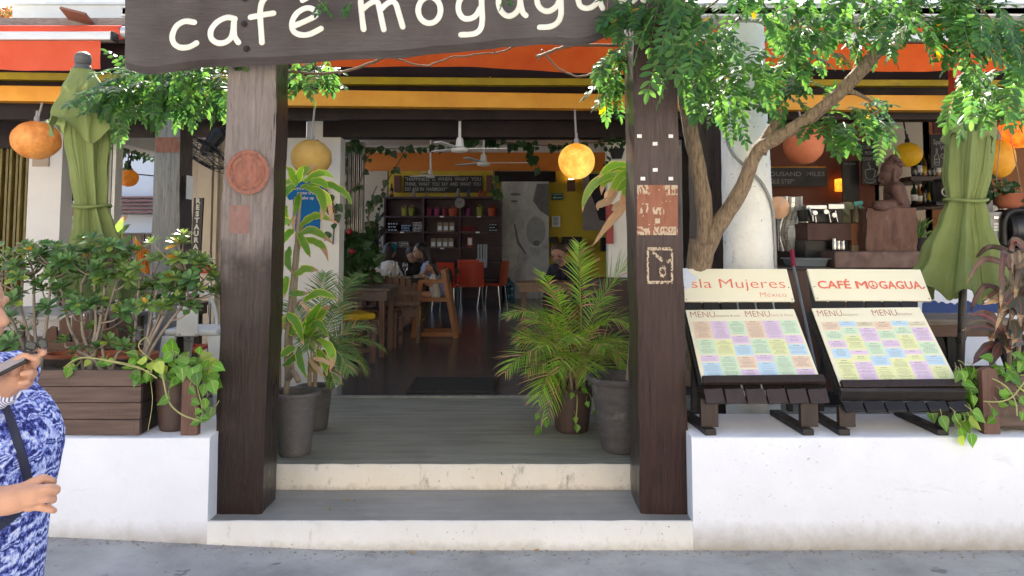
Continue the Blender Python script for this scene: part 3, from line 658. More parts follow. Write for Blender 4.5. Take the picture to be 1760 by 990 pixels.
letters = [
 ('letter', [sc_([(1322, 152), (1262, 145), (1205, 175), (1175, 240), (1185, 295), (1230, 324), (1290, 320), (1338, 294)], *A_)]),
 ('letter', [sc_([(1598, 128), (1545, 118), (1480, 148), (1437, 205), (1440, 262), (1485, 293), (1540, 285), (1580, 240), (1592, 150)], *A_), sc_([(1594, 128), (1592, 200), (1598, 250), (1622, 288)], *A_)]),
 ('letter', [sc_([(945, -25), (905, -12), (878, 25), (870, 90), (876, 180), (880, 256)], *B5), sc_([(812, 104), (870, 93), (950, 80)], *B5)]),
 ('letter', [sc_([(1072, 158), (1130, 135), (1206, 96), (1195, 60), (1150, 50), (1095, 80), (1064, 135), (1072, 188), (1115, 210), (1170, 206), (1238, 174)], *B5), sc_([(1128, 2), (1180, -28)], *B5)]),
 ('letter', [sc_([(352, 15), (360, 110), (382, 295)], *C1), sc_([(372, 95), (430, 45), (490, 15), (525, 30), (545, 110), (585, 296)], *C1), sc_([(560, 90), (610, 42), (665, 14), (705, 40), (735, 130), (776, 270)], *C1)]),
 ('letter', [sc_([(1045 + 113 * math.cos(a), 102 + 133 * math.sin(a)) for a in [i * math.pi / 8 for i in range(17)]], *C1)]),
 ('letter', [sc_([(1565, -40), (1500, -80), (1400, -55), (1345, 20), (1340, 110), (1380, 178), (1445, 190), (1510, 160), (1560, 80)], *C1), sc_([(1570, -60), (1572, 60), (1578, 200), (1560, 290), (1510, 335), (1440, 348), (1365, 350)], *C1)]),
 ('letter', [sc_([(480, -60), (400, -105), (325, -70), (294, 10), (315, 95), (370, 142), (430, 130), (475, 75), (488, -20)], *D2), sc_([(484, -60), (492, 40), (510, 110), (536, 138)], *D2)]),
 ('letter', [sc_([(840, -80), (770, -135), (690, -110), (640, -40), (645, 40), (690, 92), (750, 98), (810, 55), (842, -20)], *D2), sc_([(845, -90), (850, 40), (848, 140), (815, 205), (750, 238), (662, 243)], *D2)]),
 ('letter', [sc_([(1005, -110), (1005, 0), (1025, 55), (1075, 75), (1130, 60), (1180, 10), (1195, -60)], *D2), sc_([(1193, -110), (1195, 0), (1220, 72)], *D2)]),
 ('letter', [sc_([(1550, -130), (1480, -160), (1405, -130), (1375, -50), (1385, 5), (1430, 28), (1490, 10), (1540, -50), (1560, -110)], *D2), sc_([(1555, -130), (1560, -50), (1585, 5)], *D2)])]
for nm, strokes in letters:
    mb = MB()
    for st in strokes:
        p3, rad = stroke(st, 5.3); b0 = len(mb.v); mb.tube(p3, rad, 10, True)
        for i in range(b0, len(mb.v)):
            v = mb.v[i]; yc = YS + sdisp(v) - .001; mb.v[i].y = yc + (v.y - yc) * .22
    part(nm, mb, M_letter, S_, smooth=True)
for (px, py) in ((420, 41), (424, 84), (421, -2)):
    p = at(px, py, YS); p.y += sdisp(p); mb = MB(); Mx = Matrix.Rotation(R(90), 3, 'X'); mb.lathe([(.018, 0), (.018, .004), (.010, .005), (.010, .012), (0, .012)], p + Vector((0, -.001, 0)), 12, M=Mx); part('bolt', mb, M_dark, S_)
# ================================================================ across the street: unseen sunlit house fronts, added to bounce warm light at the cafe
M_opp = pm('cream_stucco', W(.62, .55, .44), W(.56, .50, .40), 2, bump=.1)
for i, (x0, x1, h, lab) in enumerate(((-17, -5.2, 6.5, 'unseen two storey cream house across the street, left of the cafe front'), (-5.0, 6.5, 7.4, 'unseen tall cream house straight across the street from the cafe'), (6.8, 19, 6.0, 'unseen low cream house across the street, right of the cafe front'))):
    H = thing('house', lab, 'house', ((x0 + x1) / 2, -8, 0)); mb = MB(); mb.bx(x0, x1, -14, -8, 0, h); part('wall', mb, M_opp, H)
    for k in range(4):
        for zz in (1.0, 3.9):
            xx = x0 + (x1 - x0) * (k + .5) / 4
            mb = MB(); mb.bx(xx - .5, xx + .5, -8.0, -7.95, zz, zz + 1.5); part('window', mb, M_dark, H)
    mb = MB(); mb.bx(x0 - .1, x1 + .1, -14, -7.8, h, h + .2); part('cornice', mb, M_opp, H)
# ================================================================ globe lamps
def lamp(px, py, rx, ry, Y, mat, label, rodtop=None, rodmat=None, rodpx=None, cap=True, zt=None):
    c = at(px, py, Y); k = Y / FPX * 1.0; r = (rx * k, rx * k, ry * k)
    T = thing('pendant_lamp', label, 'lamp', c + Vector((0, 0, -r[2])), 'globe lamps hanging along the cafe')
    mb = MB(); mb.ball(c, r, 32, 20)
    for i, v in enumerate(mb.v):
        d = (v - c).normalized(); mb.v[i] = v + d * (mnoise.noise(d * 3 + c) * .03 + mnoise.noise(d * 9 + c) * .012) * r[0]
    part('globe', mb, mat, T, smooth=True)
    zt = zt or Z(rodtop, Y); x2 = X(rodpx, Y) if rodpx else c.x
    mb = MB(); mb.tube([(c.x, Y, c.z + r[2] * .93), (x2, Y, zt)], .009, 8); part('rod', mb, rodmat or M_metal, T, smooth='auto')
    mb = MB(); mb.lathe([(.024, c.z + r[2] * .97), (.024, c.z + r[2] * .97 + .035), (.014, c.z + r[2] * .97 + .05), (.010, c.z + r[2] + .09)], (c.x, Y, 0), 12); part('cap', mb, rodmat or M_metal, T, smooth='auto')
    return T
M_rod = pm('grey_rod', W(.36, .36, .36), W(.28, .28, .28), 10, rough=.5)
lamp(62, 241, 39, 33, 6.42, glow('orange_globe', s(196, 112, 44), s(240, 164, 84), .05, 9), 'large flattened orange globe lamp at far left beside the umbrella', 172, M_rod, 64)
lamp(535, 271, 35, 31, 6.42, pm('ochre_globe', s(196, 148, 58), s(222, 186, 110), 5, rough=.7, bump=.35), 'unlit dusty ochre globe lamp in front of the white pier', 180, M_rod, 537)
lamp(991, 277, 31.5, 31, 6.42, glow('lit_yellow_globe', s(206, 130, 24), s(248, 208, 104), .30), 'glowing yellow globe lamp above the palm in the entrance', 186, M_rod, 989)
lamp(1381, 249, 34, 34, 6.42, pm('terracotta_globe', s(206, 104, 62), s(226, 136, 92), 4, rough=.7, bump=.3), 'terracotta coloured globe lamp behind the forked tree branch', 187, M_rod, 1378)
lamp(1560, 266, 23.5, 21, 7.9, glow('olive_gold_globe', s(170, 130, 10), s(200, 156, 24), .06), 'small olive gold globe lamp above the seated stone figure', 190, M_black, 1558)
lamp(1718, 272, 25, 33, 6.9, glow('amber_globe', s(206, 140, 30), s(226, 160, 48), .05), 'amber globe lamp just right of the right umbrella', 190, M_rod, 1716, zt=2.79)
lamp(1752, 226, 33, 28, 6.9, glow('lit_red_globe', s(216, 48, 14), s(250, 120, 30), .6, 9), 'glowing red orange lava textured globe at the right edge', 190, M_black, 1752, zt=2.79)
lamp(221, 306, 16.5, 15, 7.6, glow('dark_orange_globe', s(206, 120, 20), s(150, 84, 14), .08, 12), 'little orange globe hanging outside against the bright street', 262, M_black, 222)
# ================================================================ folded umbrellas
M_umb = cloth('olive_green_canvas', s(138, 150, 98), s(124, 138, 84), .16, .85, .12)
M_pole = pm('black_pole', W(.03, .03, .03), W(.05, .045, .04), 10, rough=.35)
def umbrella(label, Y, axis, tiers, tie, knob, base_z, polex):
    # axis: [(py, px)], tiers: list of [(py, half width px)], each a pleated cloth tube
    def ax(py):
        for (a, xa), (b, xb) in zip(axis, axis[1:]):
            if py <= b: return xa + (xb - xa) * (py - a) / (b - a)
        return axis[-1][1]
    T = thing('umbrella', label, 'umbrella', (X(polex, Y), Y, base_z), 'folded green umbrellas')
    k = Y / FPX
    for ti, (tier, depth, npl, ph, hem) in enumerate(tiers):
        y0, y1 = tier[0][0], tier[-1][0]
        def hw(py):
            for (a, xa), (b, xb) in zip(tier, tier[1:]):
                if py <= b: t = (py - a) / (b - a); t = t * t * (3 - 2 * t); return xa + (xb - xa) * t
            return tier[-1][1]
        def fn(u, v):
            py = y0 + (y1 - y0) * v; th = 2 * math.pi * u; R_ = hw(py) * k
            tw = npl * th + ph + .5 * math.sin(v * 3 + ti) + .9 * mnoise.noise(Vector((th * 1.3, v * 2, ti + Y))); w_ = math.cos(tw); fold = 1 - depth * (.5 - .5 * w_) ** .55 * min(1, .2 + v * 1.4) - .07 * (abs(math.sin(tw * 1.5 + v * 2)) ** .6) * min(1, v * 2)
            fold += .05 * mnoise.noise(Vector((th * 2, v * 4, ti * 5 + Y))) + .05 * (1 - abs(mnoise.noise(Vector((th * 2.2 + v * 3, v * 3.5, ti * 3 + Y)))) * 2)
            c = at(ax(py), py, Y); z = c.z
            if v > .85: z += (v - .85) / .15 * hem * k * (w_ * .8 + .3 * math.sin(th * 2 + ph))
            return Vector((c.x + R_ * fold * math.cos(th), Y + R_ * fold * math.sin(th) * .9, z))
        part('canopy' if ti == len(tiers) - 1 else 'top_flap', MB().grid(fn, 220, 60), M_umb, T, smooth=True)
    hemp = [fn(i / 160, 1) for i in range(161)]; part('hem', MB().tube(hemp, .0045, 5, False), M_umb, T, smooth=True)
    for i in range(8): part('seam', MB().tube([fn((i + .3) / 8, j / 30) + (fn((i + .3) / 8, j / 30) - at(ax(y0 + (y1 - y0) * j / 30), y0 + (y1 - y0) * j / 30, Y)) * .012 for j in range(31)], .004, 5), M_umb, T, smooth=True)
    py = tie; c = at(ax(py), py, Y); r = tiers[-1][0][0][1]
    def hw2(py):
        tier = tiers[-1][0]
        for (a, xa), (b, xb) in zip(tier, tier[1:]):
            if py <= b: return xa + (xb - xa) * (py - a) / (b - a)
    rr = hw2(py) * k * 1.03; pts = [(c.x + rr * math.cos(a), Y + rr * .92 * math.sin(a), c.z + .008 * math.cos(a * 2)) for a in [2 * math.pi * i / 40 for i in range(41)]]
    part('tie_strap', MB().tube(pts, .011, 8, False), M_umb, T, smooth=True)
    mb = MB(); top = at(ax(tiers[0][0][0][0]), tiers[0][0][0][0], Y); mb.tube([(X(polex, Y), Y, base_z), at(ax(tie), tie, Y), top], .024, 12); part('pole', mb, M_pole, T, smooth='auto')
    if knob:
        mb = MB(); mb.lathe([(.052, 0), (.056, .02), (.046, .045), (.040, .05), (.048, .058), (.052, .085), (.044, .115), (.026, .13), (0, .134)], top + Vector((0, 0, -.012)), 20)
        part('finial', mb, pm('grey_finial', W(.11, .11, .105), W(.07, .07, .07), 9, (1, 1, 14), .6, .3), T, smooth='auto')
    mb = MB(); mb.lathe([(.24, 0), (.24, .04), (.05, .07), (.04, .30), (0, .30)], (X(polex, Y), Y, base_z), 20); part('base', mb, M_pole, T, smooth='auto')
umbrella('folded green umbrella with grey ball finial above the left shrubs', 4.85, [(100, 140), (240, 152), (355, 158), (430, 168), (520, 178)],
  [([(121, 20), (160, 44), (205, 72), (226, 84)], .34, 4, .8, 24), ([(170, 24), (240, 38), (300, 33), (355, 28), (385, 35), (430, 50), (515, 78)], .46, 8, .3, 14)], 355, True, Z2, 178)
umbrella('folded green umbrella beside the right menu stand, top under the leaves', 5.0, [(130, 1676), (345, 1660), (508, 1648)],
  [([(128, 18), (165, 34), (210, 44), (248, 48)], .32, 5, .2, 16), ([(180, 26), (250, 40), (300, 40), (345, 32), (375, 42), (430, 66), (502, 92)], .44, 7, 1.1, 16)], 345, False, Z2, 1632)
# ================================================================ pots
def pot(label, px, pyb, zb, r_top, r_bot, h, mat, soil=True, rim=True, rings=(), group='plant pots', Y=None, cat='pot'):
    p = atz(px, pyb, zb) if Y is None else Vector((X(px, Y), Y, zb)); p = Vector((p.x, p.y + r_bot * .9, zb))
    T = thing('plant_pot', label, cat, p, group)
    q = lambda t: r_bot + (r_top - r_bot) * t
    pr = [(0, .0), (r_bot * .93, 0), (r_bot, .012)]
    for t in [i / 16 for i in range(1, 16)]:
        ex = sum(.006 * math.exp(-((t - c) / .02) ** 2) for c in rings); pr.append((q(t) + ex, h * t))
    pr += [(q(1) + (.016 if rim else .004), h * .93), (q(1) + (.02 if rim else .006), h * .95), (q(1) + (.02 if rim else .006), h * .992), (q(1) + .008, h), (q(1) - .012, h * .985), (q(1) - .016, h * .86), (q(.85) - .02, h * .85 if soil else h * .12), (0, h * .86 if soil else h * .12)]
    mb = MB(); mb.lathe(pr, p, 36); part('pot', mb, mat, T, smooth='auto')
    if soil:
        mb = MB(); mb.lathe([(q(.86) - .012, h * .87), (r_top * .5, h * .9), (0, h * .91)], p, 20)
        for i, v in enumerate(mb.v): mb.v[i] = v + Vector((0, 0, mnoise.noise(v * 30) * .012))
        part('soil', mb, M_soil, T, smooth=True)
    return T, p + Vector((0, 0, h * .9))
M_soil = pm('soil', W(.045, .032, .024), W(.09, .07, .055), 40, rough=.95, bump=.6)
M_potbrown = pm('brown_plastic_pot', W(.075, .046, .038), W(.055, .034, .028), 6, rough=.5, bump=.06, dirt=(W(.16, .13, .11), 9, .62, .8))
M_potgrey = pm('grey_woven_pot', W(.115, .108, .105), W(.085, .08, .08), 30, (1, 1, 2), .65, .5, dirt=(W(.20, .19, .18), 6, .6, .8))
M_potdark = pm('dark_urn', W(.095, .085, .08), W(.055, .05, .048), 7, (1, 1, 3), .65, .3, dirt=(W(.18, .165, .155), 8, .58, .75))
M_terra = pm('terracotta_pot', W(.42, .13, .06), W(.34, .10, .05), 8, rough=.7)
pot_d, top_d = pot('tall grey woven texture pot beside the left post holding the dracaena', 499, 787, Z2, .135, .098, .385, M_potgrey, rings=(.90,))
pot_b, top_b = pot('dark brown pot tucked behind the grey woven pot', 536, 742, Z2, .115, .085, .30, M_potdark)
pot_p, top_p = pot('brown plastic pot in the entrance holding the palm', 985, 746, Z2, .148, .112, .30, M_potbrown, rings=(.78, .82))
pot_e, top_e = pot('wide dark urn partly behind the right post', 1074, 782, Z2, .20, .125, .46, M_potdark, rings=(.28, .32, .76))
pot_l, top_l = pot('brown plastic pot on the ledge right of the wooden planter', 290, 742, ZL + .004, .108, .078, .285, M_potbrown, rings=(.55, .9), rim=False)
# ================================================================ wooden planters
def plank_planter(label, x0, x1, y0, y1, z0, rows, endpost=True, skip_left=False):
    T = thing('planter_box', label, 'planter', ((x0 + x1) / 2, (y0 + y1) / 2, z0)); ht = rows[-1][1]
    for i, (a, b) in enumerate(rows):
        mb = MB(); n = 24; d = rn(0, .004)
        mb.bx(x0, x1 - (.03 if endpost and i == 0 else 0), y0 + d, y0 + .022 + d, z0 + a, z0 + b); part('plank', mb, M_plank, T, bevel=.003)
        mb = MB(); mb.bx(x1 - .022, x1, y0 + .024, y1, z0 + a, z0 + b); part('plank', mb, M_plank_d, T, bevel=.003)
    mb = MB(); mb.bx(x1 - .0295, x1 - .001, y0 + .0005, y0 + .02, z0 + .002, z0 + rows[0][1]); part('corner_block', mb, M_plank, T, bevel=.002)
    mb = MB(); mb.bx(x0, x1 - .023, y1 - .022, y1 - .001, z0, z0 + ht - .004); part('rear_panel', mb, M_plank_d, T)
    mb = MB(); fn = lambda u, v: Vector((x0 + (x1 - .023 - x0) * u, y0 + .027 + (y1 - y0 - .05) * v, z0 + ht - .045 + mnoise.noise(Vector((u * 30, v * 6, 1))) * .015))
    part('soil', MB().grid(fn, 60, 8), M_soil, T, smooth=True); return T
M_plank = pm('weathered_brown_plank', W(.125, .078, .062), W(.065, .040, .033), 7, (.5, 6, 7), .6, .5, .006, dirt=(W(.24, .19, .16), 10, .64, .76))
M_plank_d = pm('dark_brown_plank', W(.035, .022, .02), W(.018, .012, .012), 7, (6, .5, 7), .6, .4, .006)
YPL = 4.10
zz0 = ZL + .004
rows = [(.002, .080), (.083, .166), (.169, .250), (.253, .337)]
plank_planter('long brown plank planter full of jade green shrubs on the left ledge', -3.6, X(241, YPL, 700), YPL, YPL + .40, zz0, rows)
# rounded boards standing on the ledge
def rounded_board(px0, px1, pyt, Y, th, zb):
    p0, p1 = X(px0, Y, 700), X(px1, Y, 700); zt = Z(pyt, Y); r = (p1 - p0) / 2; c = (p0 + p1) / 2
    poly = [(p0, Y, zb), (p1, Y, zb)] + [(c + r * math.cos(a), Y, zt - r * .55 + r * .55 * math.sin(a)) for a in [math.pi * i / 12 for i in range(13)]]
    return MB().ext(poly, (0, th, 0))
M_rboard = pm('reddish_brown_board', W(.135, .062, .045), W(.085, .038, .03), 12, (7, 7, .5), .5, .3, .005)
solo('rounded_board', rounded_board(311, 341, 642, 4.10, .04, ZL + .004), M_rboard, 'round topped reddish board standing on the ledge before the brown pot', 'board', (X(326, 4.1), 4.1, ZL), bevel=.004)
# right planter with its round topped end board
XR = X(1690, 4.12, 700)
T = thing('planter_box', 'brown plank planter with round topped end board at the right edge', 'planter', (X(1760, 4.12), 4.3, ZL))
part('end_board', rounded_board(1690, 1718, 632, 4.12, .045, ZL + .005), M_rboard, T, bevel=.004)
for a, b in ((.04, .17), (.18, .30)):
    mb = MB(); mb.bx(XR + .087, XR + 2.2, 4.14, 4.162, ZL + a, ZL + b); part('plank', mb, M_plank, T, bevel=.003)
mb = MB(); mb.bx(XR + .05, XR + .072, 4.17, 4.5, ZL + .01, ZL + .3); mb.bx(XR + .09, XR + 2.2, 4.48, 4.5, ZL + .01, ZL + .3); part('rear_panel', mb, M_plank_d, T)
mb = MB(); mb.bx(XR + .09, XR + 2.2, 4.165, 4.478, ZL + .02, ZL + .25); part('soil', mb, M_soil, T)
# ================================================================ menu stands
M_stand = pm('worn_black_stain', W(.018, .013, .012), W(.010, .008, .008), 9, (1, 4, 4), .45, .3, .006, dirt=(W(.12, .08, .055), 26, .68, .74))
M_stand2 = pm('worn_brown_stain', W(.036, .019, .015), W(.018, .011, .010), 9, (4, 4, .8), .48, .3, .006, dirt=(W(.16, .11, .08), 30, .7, .76))
M_board = pm('ivory_board', W(.82, .78, .62), W(.79, .75, .58), 3, rough=.35, bump=.02)
M_ink = pm('grey_ink', W(.24, .22, .22), rough=.6, bump=0); M_coral = pm('coral_ink', W(.74, .17, .12), W(.70, .16, .11), rough=.5, bump=0); M_maroon = pm('rust_ink', W(.42, .10, .07), rough=.5, bump=0); M_tan = pm('tan_ink', W(.50, .32, .24), rough=.5, bump=0)
CC = dict(o=pm('peach_cell', W(.78, .60, .46), W(.76, .58, .45), bump=0), p=pm('lilac_cell', W(.70, .56, .74), W(.69, .55, .73), bump=0), g=pm('mint_cell', W(.60, .76, .57), W(.58, .75, .56), bump=0), b=pm('sky_cell', W(.50, .68, .84), W(.49, .67, .83), bump=0), y=pm('lime_cell', W(.74, .78, .42), W(.73, .77, .42), bump=0), c=pm('cream_cell', W(.74, .68, .5), bump=0))
def menu_stand(label, hdr, pan, htext, cols, heads, big_plank, slats_px, posts, feet, torn=None):
    YB_, YT, YH0, YH1 = 4.19, 4.56, 4.60, 4.72
    P = [at(pan[0][0], pan[0][1], YT), at(pan[1][0], pan[1][1], YT), at(pan[2][0], pan[2][1], YB_), at(pan[3][0], pan[3][1], YB_)]  # TL TR BR BL
    T = thing('menu_stand', label, 'menu stand', ((P[2].x + P[3].x) / 2, 4.35, ZL + .004))
    O = P[3]; xd = (P[2] - P[3]); yd = (P[0] - P[3]); yd = Vector((0, yd.y, yd.z)); Wd, Hd = xd.length, yd.length; xd.normalize(); yd.normalize(); nn = xd.cross(yd)
    def pt(u, v, d=0): return O + xd * u * Wd + yd * v * Hd + nn * d   # v up
    mb = MB(); c = [pt(0, 0), pt(1, 0), pt(1, 1), pt(0, 1)]; mb.ext(c, -nn * .008); bd = part('menu_panel', mb, M_board, T)
    # printed cells and their lines
    mb = MB(); mats = list(CC.values()) + [M_ink]; keys = list(CC.keys()); rr = random.Random(len(label))
    for ci, col in enumerate(cols):
        u0 = .035 + ci * .158; u1 = u0 + .152
        for (k, a, b) in col:
            v0, v1 = 1 - b, 1 - a
            mb.add([pt(u0, v0, .0012), pt(u1, v0, .0012), pt(u1, v1 - .008, .0012), pt(u0, v1 - .008, .0012)], [(0, 1, 2, 3)], m=keys.index(k))
            y = v1 - .026; first = True
            while y > v0 + .012:
                wd = (.35 if first else rr.uniform(.45, .92)) * (u1 - u0); uc = (u0 + u1) / 2; h = .0075 if first else .0045; x = uc - wd / 2
                while x < uc + wd / 2 - .004:
                    l = rr.uniform(.006, .02); mb.add([pt(x, y, .0018), pt(min(x + l, uc + wd / 2), y, .0018), pt(min(x + l, uc + wd / 2), y + h, .0018), pt(x, y + h, .0018)], [(0, 1, 2, 3)], m=len(keys)); x += l + .005
                y -= .022 if first else rr.choice((.0155, .0155, .0155, .024)); first = False
    o = part('menu_print', mb, mats, bd)
    for (txt, u, v, size, m_, wd) in heads:
        q = text_mb(txt, size, pt(u, v), xd, yd, depth=.002, width=wd * Wd, offset=-.0011 if m_ is M_maroon else -.0003); part('menu_heading', q, m_, bd)
    # header board
    Hq = [at(hdr[0][0], hdr[0][1], YH1), at(hdr[1][0], hdr[1][1], YH1), at(hdr[2][0], hdr[2][1], YH0), at(hdr[3][0], hdr[3][1], YH0)]
    O2 = Hq[3]; x2 = (Hq[2] - Hq[3]); y2 = Hq[0] - Hq[3]; y2 = Vector((0, y2.y, y2.z)); W2, H2 = x2.length, y2.length; x2.normalize(); y2.normalize(); n2 = x2.cross(y2)
    ph = lambda u, v, d=0: O2 + x2 * u * W2 + y2 * v * H2 + n2 * d
    mb = MB(); mb.ext([ph(0, 0), ph(1, 0), ph(1, 1), ph(0, 1)], -n2 * .02); hb = part('header_board', mb, M_board, T, bevel=.002)
    for (txt, u, v, size, m_, wd, off) in htext:
        q = text_mb(txt, size, ph(u, v), x2, y2, depth=.002 + .0002 * (u > .375) + .0003 * (v < .365), width=wd * W2, offset=off); part('lettering', q, m_, hb)
    if torn == 'peel':
        rrr = [(-.01, .52), (-.012, 1.005), (.075, 1.008), (.10, .86), (.155, .74), (.14, .64), (.10, .58), (.085, .44), (.045, .37), (.028, .30)]
        mb = MB(); mb.ext([ph(u, v, .0035) for u, v in rrr][::-1], -n2 * .0012); part('peeled_patch', mb, pm('peeled_white', W(.66, .70, .80), W(.6, .64, .74), 10, bump=.2), hb)
    else:   # peace sign in the first O of the second word
        cu, cv, r = .535, .485, .0285
        mb = MB(); cpt = lambda a, rr_: ph(cu, cv, .0024) + x2 * rr_ * math.cos(a) + y2 * rr_ * math.sin(a)
        for i in range(28):
            a, b = 2 * math.pi * i / 28, 2 * math.pi * (i + 1) / 28; mb.add([cpt(a, r), cpt(b, r), cpt(b, r * .76), cpt(a, r * .76)], [(0, 1, 2, 3)])
        for ang in (90, 270, 225, 315):
            a = R(ang); d = Vector((math.cos(a), math.sin(a))); e = Vector((-d.y, d.x)) * .0019
            base = lambda q: ph(cu, cv, .0024) + x2 * q.x + y2 * q.y
            mb.add([base(-e), base(d * r * .8 - e), base(d * r * .8 + e), base(e)], [(0, 1, 2, 3)])
        part('peace_symbol', mb, M_coral, hb)
    for (u, v) in ((.02, .06), (.98, .06), (.975, .42), (.02, .42)):
        mb = MB(); mb.box(ph(u, v, .002), (.006, .006, .004)); part('screw', mb, M_black, hb)
    # slats of the back, between and behind the two boards
    n = 6
    for i in range(n):
        u = (i + .5) / n; mb = MB(); a = pt(u, -.08, -.022); b = ph(u, .95, -.036); m_ = pt(u, 1.0, -.024)
        mb.bar(a, m_, Wd / n * .86, .016, up=nn); mb.bar(m_, b, Wd / n * .86, .0158, up=n2); part('back_slat', mb, M_stand, T)
    for s_ in (0, 1):
        mb = MB(); a = pt(s_, -.02, -.045); b = pt(s_, 1.0, -.045); mb.bar(a, b, .03, .05, up=nn); part('back_rail', mb, M_stand, T)
    mb = MB(); mb.bar(pt(-.005, -.012, .02), pt(1.02, -.012, .02), .045, .026, up=nn); part('ledge_rail', mb, M_stand2, T, bevel=.003)
    (ya, yb, yc) = slats_px
    zA = at(pan[3][0], ya, 4.13).z; zB = at(pan[3][0], yb, 4.11).z; zC = at(pan[3][0], yc, 4.09).z; xl, xr = P[3].x * .985, P[2].x * .992
    if big_plank:
        mb = MB(); mb.bar((xl, 4.14, (zA + zB) / 2), (xr + .02, 4.14, (zA + zB) / 2), .03, zA - zB - .004, up=(0, -.35, 1)); part('seat_plank', mb, M_stand, T, bevel=.003)
        top = zB
    else: top = zA
    for i in range(6):
        w_ = (xr - xl + .02) / 6; x0 = xl + i * w_
        mb = MB(); mb.bar((x0 + w_ * .5, 4.13, top - .003), (x0 + w_ * .5 + .004, 4.095, zC), w_ * .90, .02, up=(0, -1, .3)); part('seat_slat', mb, M_stand if big_plank else M_stand2, T, bevel=.002)
    mb = MB(); mb.bx(xl + .02, xr - .02, 4.145, 4.18, zC - .012, zC + .02); part('cross_rail', mb, M_stand2, T)
    for (x0, x1) in posts:
        a, b = X(x0, 4.15, 720), X(x1, 4.15, 720); mb = MB(); mb.bx(a, b, 4.15, 4.19, ZL + .035, zC + .012); part('leg', mb, M_stand2, T, bevel=.003)
    for ((xa, ya_), (xb, yb_)) in feet:
        a = atz(xa, ya_, ZL + .02); b = atz(xb, yb_, ZL + .02); a.z = b.z = ZL + .0215; b.y = 4.09; a.y = 4.56; mb = MB(); mb.bar(a, b, .06, .032); part('foot', mb, M_stand, T, bevel=.004)
    for s_ in (0.06, .94):
        a = pt(s_, .75, -.055); mb = MB(); mb.bar(a, (a.x, a.y + .06, ZL + .03), .03, .03); part('rear_leg', mb, M_stand, T)
    return T
c1 = [[('o', .165, .42), ('g', .43, .64), ('p', .65, .74), ('b', .75, .985)], [('p', .165, .43), ('y', .44, .655), ('g', .665, .985)], [('g', .165, .37), ('p', .38, .50), ('b', .51, .66), ('o', .67, .83), ('p', .84, .985)]]
c2 = [[('o', .185, .30), ('g', .31, .425), ('p', .435, .53), ('b', .54, .665), ('y', .675, .985)], [('b', .18, .255), ('g', .265, .36), ('y', .37, .555), ('p', .565, .62), ('y', .63, .70), ('p', .71, .985)], [('c', .19, .255), ('p', .27, .455), ('g', .465, .625), ('b', .635, .76), ('y', .77, .985)]]
menu_stand('black slatted menu stand with torn header reading Isla Mujeres, nearer the post', [(1178, 462), (1355.5, 462), (1366, 518), (1176, 518)], [(1176, 533), (1367, 533), (1410.5, 654), (1207, 656)],
  [('Isla Mujeres', .03, .40, .092, M_coral, .90, -.0009), ('México', .69, .13, .046, M_coral, .24, -.0008)], c1 + c1,
  [('MENÚ', .025, .885, .066, M_maroon, .225), ('almuerzo & cena', .26, .89, .027, M_tan, .225), ('MENU', .53, .885, .066, M_maroon, .225), ('lunch & dinner', .77, .89, .027, M_tan, .20)], False, (668, 690, 694), ((1205, 1235), (1377, 1407)), (((1188, 722), (1228, 750)), ((1345, 718), (1396, 748))), 'peel')
menu_stand('black slatted menu stand with red cafe name header, beside the right umbrella', [(1386, 462), (1582, 462.5), (1602, 517), (1402, 516)], [(1400, 530), (1595, 529), (1648, 661), (1444.6, 663)],
  [('CAFÉ', .05, .37, .074, M_coral, .285, .0015), ('M', .373, .37, .074, M_coral, .098, 0), ('M', .379, .37, .074, M_coral, .098, 0), ('M', .376, .362, .074, M_coral, .098, 0), ('GAGUA.', .585, .37, .074, M_coral, .385, .0015)], c2 + c2,
  [('MENÚ', .025, .885, .066, M_maroon, .225), ('desayuno', .26, .89, .027, M_tan, .135), ('MENU', .53, .885, .066, M_maroon, .225), ('breakfast', .765, .89, .027, M_tan, .13)], True, (668, 691, 708), ((1443, 1471), (1612, 1640)), (((1415, 722), (1462, 750)), ((1560, 716), (1628, 747))))
# ================================================================ plants
M_treeleaf = leafmat('tree_leaf', W(.022, .080, .026), W(.060, .155, .032), trans=.44, rough=.42, island=.35, odd=(W(.42, .30, .02), .985))
M_bark = pm('tree_bark', W(.48, .355, .235), W(.17, .12, .08), 16, (5, 5, .8), .85, 1.0, .05, detail=8, dirt=(W(.33, .25, .17), 7, .6, .75))
M_twig = pm('twig', W(.20, .13, .075), W(.14, .09, .05), 30, rough=.7)
M_greenstem = pm('green_stem', W(.10, .16, .04), W(.14, .17, .06), 20, rough=.5)
PR_OV = (.12, .75, 1, .85, .1)
def rdir(): 
    while 1:
        v = Vector((rn(-1, 1), rn(-1, 1), rn(-1, 1)))
        if .1 < v.length < 1: return v.normalized()
def pinnate(mb, st, base, d, L, n=9, lw=.42, ll=.048, droop=.5, up=None):
    d = Vector(d).normalized(); up = Vector(up) if up else Vector((0, -.5, 1))
    side = d.cross(up); side = side.normalized() if side.length > .05 else d.orthogonal().normalized()
    p = Vector(base); dd = d.copy(); pts = [p.copy()]
    for i in range(n):
        dd = (dd + Vector((0, 0, -1)) * droop / n).normalized(); p = p + dd * L / n; pts.append(p.copy())
        nn = side.cross(dd).normalized(); f = math.sin(math.pi * (i + 1.6) / (n + 2.4)) ** .5
        for sg in (-1, 1):
            ld = (side * sg * .9 + dd * .42 + nn * rn(-.25, .12) + rdir() * .12).normalized()
            mb.leaf(p, ld, nn + rdir() * .15, ll * f * rn(.85, 1.1), ll * f * lw, PR_OV, rn(.05, .5), .18)
    mb.leaf(p, dd, side.cross(dd), ll, ll * lw, PR_OV, .3, .18)
    st.tube(pts, [.0022 * (1 - .6 * i / len(pts)) for i in range(len(pts))], 4, False)
